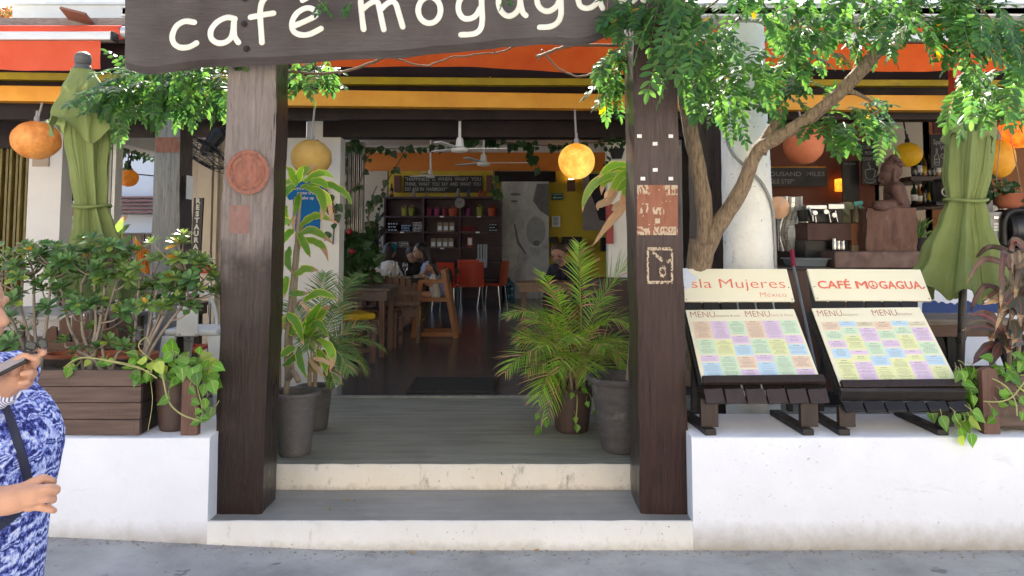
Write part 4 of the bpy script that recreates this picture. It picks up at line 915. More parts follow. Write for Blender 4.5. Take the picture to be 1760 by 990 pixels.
class MB2:   # draws the stalk into the same mesh with the second material
    def __init__(s, q): s.q = q
    def tube(s, pts, r, n, cap): s.q.tube(pts, r, n, cap, m=1)
LEAVES = []
def flush_leaves(parent, nmax):   # the nearest leaves in view are parts, the rest one crown
    global LEAVES
    LEAVES.sort(key=lambda e: e[:2]); rest = MB()
    for i, (o_, y, q) in enumerate(LEAVES):
        if i < nmax and not o_: part('leaf', q, [M_treeleaf, M_greenstem], parent)
        else:
            b0 = len(rest.v); rest.v += q.v; rest.uv += q.uv; rest.mi += q.mi; rest.f += [[j + b0 for j in f] for f in q.f]
    if rest.v: part('crown', rest, [M_treeleaf, M_greenstem], parent, kind='stuff')
    LEAVES = []
def leafcloud(mb, st, regs, seed):
    global RND
    for (px, py, Y, rx, ry, ryd, n, Lmin, Lmax, bias) in regs:
        for i in range(n):
            while 1:
                a, b = rn(-1, 1), rn(-1, 1)
                if a * a + b * b < 1: break
            p = at(px + a * rx, py + b * ry, Y + rn(-ryd, ryd)); d = rdir() * .8 + Vector(bias)
            q = MB(); st = MB2(q); LEAVES.append((not (0 < px + a * rx < 1760 and -20 < py + b * ry < 990), p.y, q)); mb = q
            L__ = rn(Lmin, Lmax); pinnate(mb, st, p, d, L__, RND.choice((6, 7, 8, 9)), rn(.38, .46), rn(.054, .078) * min(1, L__ / .19), rn(.3, 1.0))
TR = thing('tree', 'forked rough barked tree with feathery leaves between the right post and white column', 'tree', (X(1195, 4.8), 4.8, Z2))
Yt = 4.75
def pp(lst): return [at(a, b, Y) for a, b, Y in lst]
def trunk(mb, lst, rad, n=14, sd=0):
    P = smooth_path(pp(lst), 6); k = len(P); rr = []
    for i in range(k):
        f = i / (k - 1) * (len(rad) - 1); j = min(int(f), len(rad) - 2); rr.append((rad[j] + (rad[j + 1] - rad[j]) * (f - j)) * (1 + .07 * mnoise.noise(Vector((i * .4, sd, 0)))))
    b0 = len(mb.v); mb.tube(P, rr, n)
    for i in range(b0, len(mb.v)): v = mb.v[i]; mb.v[i] = v + Vector((mnoise.noise(v * 14), mnoise.noise(v * 14 + Vector((9, 0, 0))), 0)) * .007
mb = MB()
trunk(mb, [(1190, 660, 4.8), (1192, 520, 4.8), (1200, 460, 4.78), (1208, 415, 4.75)], [.092, .078, .076, .086], 16)
part('trunk', mb, M_bark, TR, smooth=True)
mb = MB(); trunk(mb, [(1198, 450, 4.78), (1212, 400, 4.76), (1207, 330, 4.74), (1192, 250, 4.70), (1178, 170, 4.66), (1172, 80, 4.6), (1165, -60, 4.5)], [.064, .054, .049, .046, .044, .04, .035], 14, 3)
part('limb', mb, M_bark, TR, smooth=True)
mb = MB(); trunk(mb, [(1200, 455, 4.78), (1230, 395, 4.74), (1272, 330, 4.66), (1300, 262, 4.58), (1335, 237, 4.52), (1395, 200, 4.44), (1460, 142, 4.34), (1527, 62, 4.2), (1590, -40, 4.05)], [.066, .053, .047, .043, .04, .039, .039, .038, .034], 14, 5)
trunk(mb, [(1305, 262, 4.57), (1322, 228, 4.56), (1336, 205, 4.56), (1341, 188, 4.56)], [.045, .032, .024, .012], 10, 8)
trunk(mb, [(1448, 152, 4.36), (1470, 160, 4.36), (1495, 172, 4.38), (1515, 190, 4.4)], [.022, .014, .009, .004], 8, 9)
part('limb', mb, M_bark, TR, smooth=True)
mb = MB()
tw = [[(1172, 60, 4.58), (1220, 10, 4.3), (1290, -30, 4.1), (1380, -60, 3.9)], [(1580, -30, 4.08), (1640, -20, 4.0), (1700, 30, 3.95), (1740, 110, 3.9)], [(1535, 50, 4.18), (1480, 0, 4.2), (1420, 20, 4.3), (1385, 75, 4.4), (1350, 60, 4.45)], [(1600, -50, 4.03), (1700, -80, 3.8), (1800, -60, 3.7)],
      [(1170, 20, 4.55), (1130, -30, 4.1), (1160, -10, 3.8), (1190, 15, 3.7)], [(1180, 150, 4.66), (1230, 120, 4.6), (1290, 110, 4.6), (1340, 120, 4.6)], [(1515, 190, 4.4), (1460, 215, 4.42), (1400, 235, 4.45)], [(1168, -40, 4.5), (1100, -60, 4.2), (1040, -20, 3.98), (1070, 10, 3.96)], [(1170, 100, 4.6), (1120, 60, 4.5), (1064, 95, 4.5), (1035, 150, 4.52)], [(1385, 75, 4.4), (1360, 20, 4.4), (1340, 5, 4.3)], [(1400, 62, 4.3), (1380, 72, 4.35), (1372, 88, 4.4)]]
for q in tw: mb.tube(smooth_path(pp(q), 5), [.010 - .0075 * i / (len(q) * 5 - 5) for i in range(len(q) * 5 - 4)], 6)
part('twigs', mb, M_twig, TR, smooth=True)
mb, st = MB(), MB()
dn = (0, -.35, -.55)
regs = [(1195, 40, 3.75, 85, 70, .15, 26, .22, .32, (-.35, -.3, -.7)), (1250, 140, 4.45, 85, 50, .2, 27, .16, .26, dn), (1290, 60, 4.3, 110, 75, .3, 42, .16, .26, dn), (1225, 100, 4.1, 55, 65, .2, 15, .18, .28, dn),
        (1340, 140, 4.6, 65, 45, .2, 20, .14, .22, dn), (1465, 205, 4.42, 68, 28, .12, 26, .13, .2, (0, -.4, -.25)), (1430, 18, 4.2, 105, 40, .35, 26, .14, .22, dn), (1530, 20, 4.0, 90, 42, .3, 26, .15, .24, dn), (1610, 8, 3.8, 90, 42, .25, 24, .18, .28, dn),
        (1715, 60, 3.75, 70, 75, .25, 40, .17, .27, dn), (1700, 140, 4.1, 55, 42, .2, 22, .16, .24, (-.1, -.3, -.6)), (1660, 20, 3.9, 60, 40, .2, 16, .16, .24, dn), (1450, -80, 4.0, 420, 55, .5, 110, .18, .28, dn), (1420, -260, 4.6, 480, 120, .9, 260, .2, .3, dn), (1390, 90, 4.6, 40, 40, .15, 12, .10, .16, (.2, -.3, -.2)), (1500, 62, 4.5, 50, 20, .2, 6, .12, .18, dn),
        (1095, 10, 3.98, 45, 26, .03, 12, .12, .2, (0, -.3, -.7)), (1052, 120, 4.5, 22, 36, .06, 16, .13, .2, (-.2, -.2, -.9)), (1058, 78, 4.5, 16, 18, .05, 6, .10, .15, dn)]
leafcloud(mb, st, regs, 1)
flush_leaves(TR, 290)
# leafy climber behind the left end of the sign and stems trailing below it
CL = thing('climbing_shrub', 'leafy climber glowing green behind the left end of the cafe sign', 'climber', at(300, 150, 4.75))
mb, st = MB(), MB()
leafcloud(mb, st, [(265, 140, 4.75, 85, 34, .2, 66, .15, .24, (-.1, -.3, -.5)), (215, 160, 4.7, 50, 40, .15, 40, .14, .22, (-.5, -.2, -.6)), (340, 145, 4.7, 55, 32, .15, 34, .14, .22, (.2, -.3, -.6)), (300, 100, 4.5, 90, 30, .2, 20, .14, .2, (0, -.2, -.4)), (540, 115, 4.6, 40, 22, .15, 17, .13, .19, (.15, -.3, -.7)), (400, 60, 4.6, 150, 40, .2, 22, .14, .22, dn), (552, -2, 3.99, 7, 8, .02, 3, .07, .10, (0, -.2, -1)), (873, -4, 3.99, 4, 5, .02, 2, .05, .07, (0, -.2, -1)), (600, 2, 3.99, 6, 6, .02, 2, .07, .1, (0, -.2, -1)), (1045, 30, 3.99, 18, 10, .02, 4, .08, .12, (0, -.2, -1))], 2)
flush_leaves(CL, 290)
for q, r in (([(200, 150, 4.75), (280, 118, 4.7), (380, 125, 4.6), (480, 122, 4.5), (560, 126, 4.45), (610, 118, 4.4), (660, 98, 4.35), (720, 60, 4.3)], .008), ([(680, 100, 4.35), (730, 113, 4.4), (780, 98, 4.4), (850, 91, 4.4), (900, 75, 4.35)], .005), ([(930, 85, 4.4), (960, 118, 4.45), (1000, 131, 4.5), (1040, 112, 4.5), (1075, 85, 4.5), (1165, 60, 4.6)], .006), ([(922, 99, 4.35), (945, 90, 4.3), (985, 78, 4.3), (1069, 78, 4.45)], .009), ([(920, 93, 4.35), (928, 97, 4.34), (924, 105, 4.35)], .003), ([(250, 130, 4.72), (300, 175, 4.72)], .005), ([(340, 122, 4.65), (370, 160, 4.68)], .005), ([(540, 125, 4.45), (545, 60, 4.3), (548, -60, 4.2), (548, -165, 4.12), (549, -165, 4.0), (551, -40, 3.99)], .004), ([(380, 125, 4.6), (400, 60, 4.4), (420, -60, 4.3)], .006), ([(873, -8, 3.99), (873, -175, 4.0), (873, -185, 4.2), (860, 0, 4.35), (850, 91, 4.4)], .004), ([(600, -4, 3.99), (600, -170, 3.99), (600, -180, 4.2), (640, 90, 4.35)], .004), ([(1045, 20, 3.99), (1050, -205, 4.0), (1050, -210, 4.2), (1069, 78, 4.45)], .004)):
    P = smooth_path(pp(q), 6); mb = MB(); mb.tube([p + rdir() * .004 for p in P], r, 6); part('stem', mb, M_twig, CL, smooth=True)
# ---------------------------------------------------------------- rosette shrubs in the left planter
M_shrub = leafmat('shrub_leaf', W(.060, .150, .050), W(.110, .215, .060), vein=W(.10, .18, .08), trans=.2, rough=.5, island=.4, odd=(W(.20, .27, .04), .90))
M_shrub2 = leafmat('shrub_leaf_young', W(.10, .19, .04), W(.16, .24, .06), vein=W(.2, .28, .1), trans=.25, rough=.35, island=.4, odd=(W(.55, .28, .02), .955))
M_shstem = pm('grey_shrub_stem', W(.28, .24, .20), W(.18, .15, .125), 20, (1, 1, 1), .8, .4, .006)
def rosette(mb, p, up, n, L, m=0):
    up = Vector(up).normalized(); a0 = rn(0, 6.28); u = up.orthogonal().normalized(); v = up.cross(u)
    for i in range(n):
        a = a0 + i * 2.4; t = i / n; el = .15 + .95 * t; d = (u * math.cos(a) + v * math.sin(a)) * math.cos(el) + up * math.sin(el)
        l = L * (1.05 - .55 * t) * rn(.85, 1.1); mb.leaf(p + up * t * L * .25, d, up, l, l * rn(.42, .52), (.10, .36, .74, 1, .92, .38), rn(.1, .5), .18, m=m)
def shrub(label, base, Yb, tips, ztop=None):
    p0 = at(base[0], base[1], Yb); p0.z = ZL + .29; T = thing('shrub', label, 'shrub', p0, 'jade green shrubs in the left planter')
    fl, st = MB(), MB(); forks = []
    tips3 = [at(px, py, Yb + dy) for (px, py, dy, *_r) in tips]; ys = [t[3] if len(t) > 3 else 0 for t in tips]
    # three main stems, each tip joins the nearest stem point below it
    n = 3 + len(tips) // 26; cen = sum(tips3, Vector()) / len(tips3); mains = []
    srt = sorted(range(len(tips3)), key=lambda i: tips3[i].x)
    for k in range(n):
        grp = [tips3[i] for i in srt[k * len(srt) // n:(k + 1) * len(srt) // n]]; c = sum(grp, Vector()) / len(grp)
        mid = p0.lerp(c, .45) + Vector((rn(-.03, .03), rn(-.03, .03), .02)); P = smooth_path([p0 + Vector((rn(-.02, .02), rn(-.02, .02), -.05)), p0.lerp(mid, .5) + Vector((rn(-.015, .015), 0, .0)), mid, c], 5); mains.append(P)
        st.tube(P, [.013 - .007 * i / (len(P) - 1) for i in range(len(P))], 7)
    for i, t in enumerate(tips3):
        best = min(((q - t).length + max(0, q.z - t.z + .03) * 4, q) for P in mains for q in P[6:]) if False else min([((q - t).length + max(0, q.z - t.z + .03) * 4, k, j) for k, P in enumerate(mains) for j, q in enumerate(P) if j > 5])
        q = mains[best[1]][best[2]]; m_ = q.lerp(t, .5) + Vector((rn(-.02, .02), rn(-.02, .02), -.012))
        st.tube(smooth_path([q, m_, t], 4), [.006 - .003 * j / 8 for j in range(9)], 5)
        up = (t - m_).normalized() + Vector((0, -.35, .7)); q_ = MB(); rosette(q_, t, up, RND.choice((13, 15, 17)), rn(.062, .080)); part('leaf_rosette', q_, M_shrub2 if ys[i] else M_shrub, T)
    part('stem', st, M_shstem, T, smooth=True); return T
def blob(cx, cy, rx, ry, n, dy=.12, young=.12):
    out = []
    while len(out) < n:
        a, b = rn(-1, 1), rn(-1, 1)
        if a * a + b * b < 1: out.append((cx + a * rx, cy + b * ry, rn(-dy, dy), 1 if RND.random() < young else 0))
    return out
shrub('leggy jade green shrub at the far left behind the phone', (62, 640), 4.28, blob(15, 445, 66, 26, 17, .12, .5) + blob(75, 448, 55, 30, 14) + blob(45, 515, 60, 42, 9) + blob(15, 575, 40, 30, 7) + [(-60, 470, 0), (-90, 440, .05)])
shrub('bushy jade green shrub in the middle of the left planter', (155, 640), 4.26, blob(150, 438, 66, 28, 20) + blob(200, 458, 48, 36, 12, .12, .3) + blob(130, 500, 55, 45, 10) + blob(180, 550, 45, 30, 6) + blob(95, 470, 34, 30, 6))
shrub('yellow tipped jade shrub leaning right at the planter end beside the post', (236, 640), 4.24, blob(285, 448, 64, 34, 16, .1, .7) + blob(335, 482, 42, 34, 11) + blob(270, 505, 60, 40, 15, .12, .4) + blob(320, 530, 40, 14, 6) + [(316, 405, 0, 1), (300, 420, 0, 1), (368, 480, 0), (372, 505, 0)])
shrub('low young jade rosettes near the planter rim', (190, 645), 4.20, [(112, 588, 0), (186, 588, -.02), (212, 598, -.03), (165, 600, .02), (130, 605, 0), (225, 575, .03)])
# ---------------------------------------------------------------- pothos
M_pothos = leafmat('pothos_leaf', W(.065, .20, .022), W(.13, .29, .032), edge=None, vein=W(.28, .40, .10), trans=.3, rough=.3, island=.4, odd=(W(.32, .42, .07), .90))
M_pvine = pm('pothos_vine', W(.42, .38, .16), W(.30, .32, .12), 20, rough=.5)
HEART = (.45, .98, 1, .82, .55, .25, 0)
def hleaf(mb, p, d, L, nrm=None): mb.leaf(p, d, nrm or Vector((rn(-.4, .4), -1, rn(.2, .9))), L, L * rn(.72, .85), HEART, rn(.1, .6), rn(.1, .3))
def pothos(label, leaves, vines, loc, grp='trailing pothos plants'):
    T = thing('pothos', label, 'plant', loc, grp); fl, st = LP(), MB()
    root = Vector(loc)
    for (px, py, Y, L, dx, dz) in leaves:
        p = at(px, py, Y); hleaf(fl, p, (dx, rn(-.5, .1), dz), L)
        q = p.lerp(Vector((p.x, root.y, root.z)), .35) if abs(p.x - root.x) < .25 and p.z > root.z else p + Vector((rn(-.03, .03), .03, .03))
        st.tube(smooth_path([p, p.lerp(q, .5) + rdir() * .01, q], 3), .0018, 4)
    for pts, r in vines: q_ = MB(); q_.tube(smooth_path(pp(pts), 6), r, 6); part('stem', q_, M_pvine, T, smooth=True)
    part('leaf_stalks', st, M_pvine, T, kind='stuff'); parts('leaf', fl, M_pothos, T); return T
lv = []
for i in range(72): lv.append((rn(226, 374), rn(604, 658), rn(4.08, 4.26), rn(.048, .075), rn(-.8, .8), rn(-.9, .5)))
for i in range(10): lv.append((rn(100, 235), rn(618, 640), rn(4.07, 4.2), rn(.04, .065), rn(-1, 1), rn(-.5, .4)))
lv += [(292, 683, 4.03, .075, -1, -.45), (325, 667, 4.07, .055, 1, -.5), (330, 690, 4.06, .06, 1, .1), (352, 660, 4.07, .07, -.2, -1), (354, 685, 4.07, .066, -.1, -1), (345, 722, 4.06, .062, -.9, -.2), (365, 700, 4.06, .07, -.4, -1), (336, 708, 4.06, .05, 1, .2), (368, 640, 4.1, .07, .1, -1), (362, 655, 4.08, .08, .6, -1), (338, 640, 4.07, .08, .3, -1), (346, 720, 4.05, .058, .9, .3), (297, 600, 4.12, .08, .1, 1), (352, 628, 4.1, .085, 1, .8), (270, 622, 4.06, .08, .5, -.8), (312, 628, 4.08, .09, .2, -.9), (330, 632, 4.08, .09, .3, -.8), (255, 640, 4.08, .06, -.2, -1)]
pothos('variegated pothos spilling over the brown pot and round topped board', lv, [([(275, 640, 4.1), (280, 650, 4.03), (290, 690, 4.03), (312, 712, 4.04), (346, 724, 4.06)], .0042), ([(110, 632, 4.12), (140, 615, 4.08), (200, 622, 4.08), (240, 632, 4.07), (270, 650, 4.07)], .004), ([(180, 620, 4.1), (220, 628, 4.06), (262, 640, 4.07)], .003), ([(258, 650, 4.14), (262, 690, 4.12), (254, 742, 4.12)], .002), ([(335, 650, 4.1), (345, 690, 4.07), (350, 722, 4.06)], .003), ([(290, 640, 4.14), (240, 600, 4.12), (250, 580, 4.12), (258, 592, 4.1)], .003)], top_l)
lv = []
for i in range(40): lv.append((rn(1640, 1692), rn(628, 720), rn(4.14, 4.3), rn(.055, .08), rn(-.8, .8), rn(-1, .3)))
for i in range(26): lv.append((rn(1700, 1775), rn(600, 660), rn(4.1, 4.3), rn(.05, .085), rn(-.8, .8), rn(-.9, .5)))
for i in range(10): lv.append((rn(1705, 1760), rn(670, 720), rn(4.06, 4.1), rn(.04, .06), rn(-.8, .8), rn(-1, .2)))
lv += [(1618, 715, 4.06, .085, .3, -1), (1640, 712, 4.07, .07, .5, -1), (1650, 735, 4.04, .075, .4, -1), (1655, 725, 4.04, .08, .7, -.8), (1665, 720, 4.04, .085, .9, -.6), (1668, 745, 4.03, .075, .1, -1), (1600, 705, 4.12, .07, .2, -1), (1648, 750, 4.03, .06, .3, -.6), (1672, 708, 4.06, .09, 1, -.5)]
pothos('pothos spilling from the right planter beside the menu stand', lv, [([(1690, 690, 4.1), (1720, 690, 4.06), (1742, 680, 4.06), (1765, 650, 4.1)], .004), ([(1705, 650, 4.1), (1730, 665, 4.07), (1745, 690, 4.06), (1748, 715, 4.06)], .004), ([(1660, 690, 4.14), (1640, 712, 4.08), (1655, 735, 4.05)], .003)], (X(1730, 4.3), 4.3, ZL + .25))
lv = [(930, 735, 5.25, .07, -.6, -.6), (938, 722, 5.27, .055, .1, -1), (989, 716, 5.22, .05, .1, -1), (992, 730, 5.22, .055, -.1, -1), (1012, 660, 5.3, .05, .6, .3), (1000, 668, 5.25, .06, .5, -.2), (985, 675, 5.24, .05, -.3, -.6), (996, 664, 5.3, .05, .1, .5), (926, 712, 5.28, .05, -.5, -.7), (1020, 706, 5.3, .04, .5, -.7), (1008, 690, 5.25, .045, .4, -.9)]
pothos('young pothos trailing from the palm pot', lv, [([(975, 672, 5.35), (940, 680, 5.28), (935, 710, 5.27), (930, 735, 5.25)], .003), ([(990, 672, 5.3), (992, 690, 5.22), (990, 730, 5.22)], .003), ([(1010, 670, 5.35), (1018, 690, 5.28), (1024, 712, 5.28)], .002)], top_p)
# ---------------------------------------------------------------- feather palms
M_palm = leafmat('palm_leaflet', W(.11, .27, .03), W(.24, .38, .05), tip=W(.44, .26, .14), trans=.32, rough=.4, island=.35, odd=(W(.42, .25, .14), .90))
M_palm_dk = leafmat('dark_palm_leaflet', W(.06, .14, .03), W(.12, .20, .045), tip=W(.30, .20, .09), trans=.28, rough=.4, island=.35, odd=(W(.30, .2, .09), .93))  # deeper green leaf colour for the dark palm and strap leaved plants
M_rachis = pm('palm_stalk', W(.40, .30, .07), W(.28, .27, .07), 14, rough=.45)
def frond(mb, st, base, tip, rise, nl=26, ll=.2, lw=.014, spread=.85, start=.3, r=.005):
    b, t = Vector(base), Vector(tip); c = b.lerp(t, .45) + Vector((0, 0, rise)); pts = []
    N = 24
    for i in range(N + 1):
        k = i / N; pts.append(b * (1 - k) ** 2 + c * 2 * k * (1 - k) + t * k * k)
    st.tube(pts, [r * (1 - .75 * i / N) for i in range(N + 1)], 5)
    for j in range(nl):
        k = start + (1 - start) * (j + .5) / nl; f = k * N; i = min(int(f), N - 1); p = pts[i].lerp(pts[i + 1], f - i); d = (pts[i + 1] - pts[i]).normalized()
        side = d.cross(Vector((0, -.25, 1))); side = side.normalized() if side.length > .05 else Vector((1, 0, 0)); nn = side.cross(d).normalized()
        L = ll * (math.sin(math.pi * (.16 + .80 * (j / nl))) ** .7) * rn(.85, 1.1)
        for sg in (-1, 1):
            dd = side * sg * spread + d * (.55 + .5 * j / nl) + nn * rn(.05, .35); mb.leaf(p, dd, nn, L, lw * rn(.8, 1.15), (.35, 1, .9, .7, .4, .05), rn(.15, .75), .35)
class MB3(MB2):
    def tube(s, pts, r, n): s.q.tube(pts, r, n, True, m=1)
def palm(label, fr, mat, loc, canes, grp=None):
    T = thing('potted_palm', label, 'palm', loc, grp); fl, st = MB(), MB()
    for f in fr:
        (bx, by, bY), (tx, ty, tY), rise, nl, ll = f[:5]; q_ = MB(); frond(q_, MB3(q_), at(bx, by, bY), at(tx, ty, tY), rise, nl, ll, *(f[5:])); part('frond', q_, [mat, M_rachis], T)
    for a, b in canes:
        mb = MB(); P = smooth_path([at(*a), at((a[0] + b[0]) / 2, (a[1] + b[1]) / 2, a[2]), at(*b)], 6); mb.tube(P, [.016 + .002 * math.sin(i * 2.2) - .006 * i / len(P) for i in range(len(P))], 8); part('cane', mb, pm('palm_cane', W(.32, .24, .17), W(.22, .17, .10), 16, (1, 1, 6), .7, .4), T, smooth=True)
    return T
Yq = 5.42
fr = [((1000, 590, Yq), (995, 418, 5.2), .05, 30, .17, .016, .8, .35), ((990, 600, Yq), (1090, 440, 5.3), .12, 34, .26, .013, .8, .3), ((992, 610, Yq), (930, 468, 5.0), .12, 28, .17, .015), ((985, 630, Yq), (872, 545, 5.1), .34, 30, .17, .012), ((975, 640, Yq), (868, 640, 5.1), .30, 30, .20, .012), ((972, 650, Yq), (925, 690, 5.1), .26, 26, .2, .013), ((978, 650, Yq), (940, 720, 5.2), .2, 18, .15, .012),
      ((992, 640, Yq), (1082, 640, 5.2), .42, 30, .2, .012), ((992, 635, Yq), (1084, 560, 5.2), .34, 30, .22, .011), ((988, 640, Yq), (985, 590, 4.95), .30, 26, .17, .014), ((985, 650, Yq), (930, 600, 5.0), .24, 26, .18, .013), ((990, 650, Yq), (1040, 600, 5.1), .25, 26, .18, .012), ((988, 650, Yq), (960, 640, 4.95), .28, 26, .19, .013), ((985, 645, Yq), (890, 590, 5.3), .2, 26, .18, .012), ((992, 650, Yq), (1010, 650, 4.98), .28, 24, .2, .012), ((990, 640, Yq), (955, 500, 5.6), .1, 24, .17, .012), ((992, 640, Yq), (1040, 510, 5.6), .1, 26, .2, .012), ((990, 650, Yq), (1075, 600, 5.7), .3, 26, .2, .012), ((988, 655, Yq), (1060, 650, 5.15), .2, 22, .17, .011), ((985, 650, Yq), (910, 640, 5.7), .3, 26, .18, .012), ((988, 640, Yq), (940, 540, 5.15), .2, 26, .17, .012), ((990, 640, Yq), (1030, 560, 5.2), .2, 24, .17, .012)]
fr = [(f[0], f[1], f[2], max(16, int(f[3] * .86)), f[4] * 1.12, *((f[5] * .72,) if len(f) > 5 else (.0095,)), *f[6:]) for f in fr]
fr += [((rn(975, 1000), 650, Yq), (985 + 105 * math.cos(a), 600 + 80 * math.sin(a) * rn(.6, 1), Yq + rn(-.35, .2)), rn(.15, .32), 18, .2, .008) for a in [rn(0, 6.28) for i in range(14)]]
palm('bushy yellow green feather palm with dry brown tips in the entrance', fr, M_palm, top_p, [((978, 685, Yq), (985, 600, Yq)), ((990, 685, Yq), (997, 590, Yq)), ((1000, 685, Yq), (1008, 620, Yq)), ((970, 685, Yq), (968, 620, Yq)), ((985, 690, 5.36), (980, 640, 5.36))])
Yq = 4.98
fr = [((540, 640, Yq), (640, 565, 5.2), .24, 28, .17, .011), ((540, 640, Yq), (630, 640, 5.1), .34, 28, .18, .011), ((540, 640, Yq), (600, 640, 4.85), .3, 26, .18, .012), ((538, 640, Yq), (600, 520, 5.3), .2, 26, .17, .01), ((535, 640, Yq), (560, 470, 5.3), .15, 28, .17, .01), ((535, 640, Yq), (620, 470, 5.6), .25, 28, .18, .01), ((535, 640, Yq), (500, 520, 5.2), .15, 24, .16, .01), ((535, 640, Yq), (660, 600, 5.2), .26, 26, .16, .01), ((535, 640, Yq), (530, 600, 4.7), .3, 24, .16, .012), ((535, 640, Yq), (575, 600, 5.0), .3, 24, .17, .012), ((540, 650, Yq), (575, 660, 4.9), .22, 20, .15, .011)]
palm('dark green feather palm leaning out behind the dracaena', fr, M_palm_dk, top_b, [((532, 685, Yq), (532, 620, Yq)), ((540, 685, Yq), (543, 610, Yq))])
# ---------------------------------------------------------------- dracaenas (strap leaves with yellow margins and dry tips)
M_drac = leafmat('dracaena_leaf', W(.085, .23, .028), W(.17, .34, .04), edge=W(.50, .50, .10), tip=W(.46, .30, .16), trans=.42, rough=.3, island=.3, fac_edge=(.36, .48))
M_dry = leafmat('dry_leaf', W(.40, .27, .15), W(.50, .36, .22), trans=.25, rough=.7, island=.25)
M_cane = pm('ringed_cane', W(.30, .24, .17), W(.22, .17, .12), 12, (2, 2, 26), .75, .6, .008)
SPROF = (.35, .62, .85, 1, 1, .92, .75, .5, .22, .02)
def strap(mb, pts3, Wd, facing=(0, -1, .5), prof=SPROF, fold=.22, m=None):
    P = smooth_path(pts3, 5); n = len(P); vs, uvs, fs = [], [], []; f = Vector(facing).normalized()
    for i, p in enumerate(P):
        t = (P[min(i + 1, n - 1)] - P[max(i - 1, 0)]).normalized(); sd_ = t.cross(f)
        sd_ = sd_.normalized() if sd_.length > .1 else t.orthogonal().normalized(); nn = sd_.cross(t)
        k = i / (n - 1) * (len(prof) - 1); j = min(int(k), len(prof) - 2); w_ = Wd / 2 * (prof[j] + (prof[j + 1] - prof[j]) * (k - j)); wv = .006 * math.sin(i * 1.9)
        vs += [p - sd_ * w_ + nn * (w_ * fold + wv), p, p + sd_ * w_ + nn * (w_ * fold - wv)]; uvs += [(0, i / (n - 1)), (.5, i / (n - 1)), (1, i / (n - 1))]
    for i in range(n - 1): a = i * 3; fs += [(a, a + 3, a + 4, a + 1), (a + 1, a + 4, a + 5, a + 2)]
    mb.add(vs, fs, uvs, m)
def px_strap(mb, lst, Y, spread, Wd, k=(0, 0, 1), m=None, facing=None):
    q = [(k[0] + a / k[2], k[1] + b / k[2]) for a, b in lst]; n = len(q)
    pts = [at(a, b, Y + spread * (i / max(1, n - 1))) for i, (a, b) in enumerate(q)]
    strap(mb, pts, Wd, facing or (rn(-.35, .35), -1, rn(.1, .7)), m=m)
DR = thing('dracaena', 'tall dracaena with yellow edged leaves growing from the grey woven pot', 'plant', top_d)
Yd = 4.82; fl = LP(); K6 = (440, 200, 3.534); K3 = (440, 270, 2.827); K8 = (440, 440, 4.5)
for L, sp in (([(245, 410), (210, 340), (178, 305)], -.1), ([(255, 400), (268, 345), (290, 298)], -.05), ([(260, 400), (300, 325), (372, 300)], .1), ([(290, 400), (360, 358), (420, 345), (478, 378)], .12), ([(330, 390), (400, 400), (442, 452)], -.1), ([(270, 430), (400, 408), (500, 440), (560, 490), (586, 548)], -.05), ([(300, 430), (380, 460), (410, 540), (412, 612)], -.15), ([(240, 430), (200, 440), (160, 515)], -.12), ([(260, 470), (250, 540), (232, 612)], -.08), ([(300, 430), (400, 470), (440, 520), (462, 585)], .05), ([(250, 420), (215, 395), (165, 400)], .1), ([(250, 690), (330, 620), (400, 608), (502, 652)], .05), ([(260, 720), (330, 690), (400, 720), (472, 778)], -.1), ([(230, 690), (190, 720), (140, 805)], -.08), ([(260, 740), (350, 760), (410, 800), (440, 885)], -.12), ([(190, 545), (172, 600), (205, 670)], .05), ([(205, 790), (195, 880), (222, 955)], -.1), ([(230, 970), (300, 930), (384, 938)], -.15), ([(255, 700), (300, 790), (330, 860)], -.1), ([(215, 640), (150, 640), (125, 700)], .05)):
    px_strap(fl, L, Yd, sp, rn(.05, .062), K6)
for L, sp in (([(150, 760), (200, 810), (232, 915)], -.12), ([(230, 830), (280, 760), (322, 700)], -.1), ([(240, 850), (300, 780), (362, 718)], -.1), ([(150, 580), (138, 630), (135, 688)], -.05), ([(230, 700), (310, 660), (402, 697)], -.1), ([(160, 660), (200, 665), (262, 662)], -.1), ([(120, 800), (180, 780), (230, 830)], .05)): px_strap(fl, L, Yd, sp, rn(.05, .06), K3)
for L, sp in (([(330, 700), (345, 820), (392, 950)], -.2), ([(480, 640), (560, 700), (592, 800), (570, 895)], -.1), ([(470, 720), (530, 820), (548, 930)], -.12), ([(380, 620), (430, 480), (512, 365)], -.05), ([(430, 600), (500, 450), (585, 378)], -.05), ([(300, 700), (240, 740), (165, 800)], -.1), ([(400, 640), (480, 520), (570, 640)], -.15), ([(300, 620), (250, 560), (180, 520)], .05), ([(330, 760), (260, 820), (200, 850)], 0)): px_strap(fl, L, Yd, sp, rn(.05, .062), K8)
parts('leaf', fl, M_drac, DR, smooth=True)
fl = LP()
for L, sp in (([(395, 560), (405, 590), (395, 640)], -.15), ([(240, 600), (225, 640), (235, 700)], -.05), ([(440, 540), (455, 580), (450, 640)], .05)): px_strap(fl, L, Yd, sp, .03, K6)
for L in ([(380, 480), (400, 420), (330, 350)], [(410, 800), (470, 870), (540, 960)], [(440, 790), (520, 810), (600, 850)]): px_strap(fl, L, Yd - .05, -.1, .03, K8)
parts('dry_leaf', fl, M_dry, DR, smooth=True)
mb = MB()
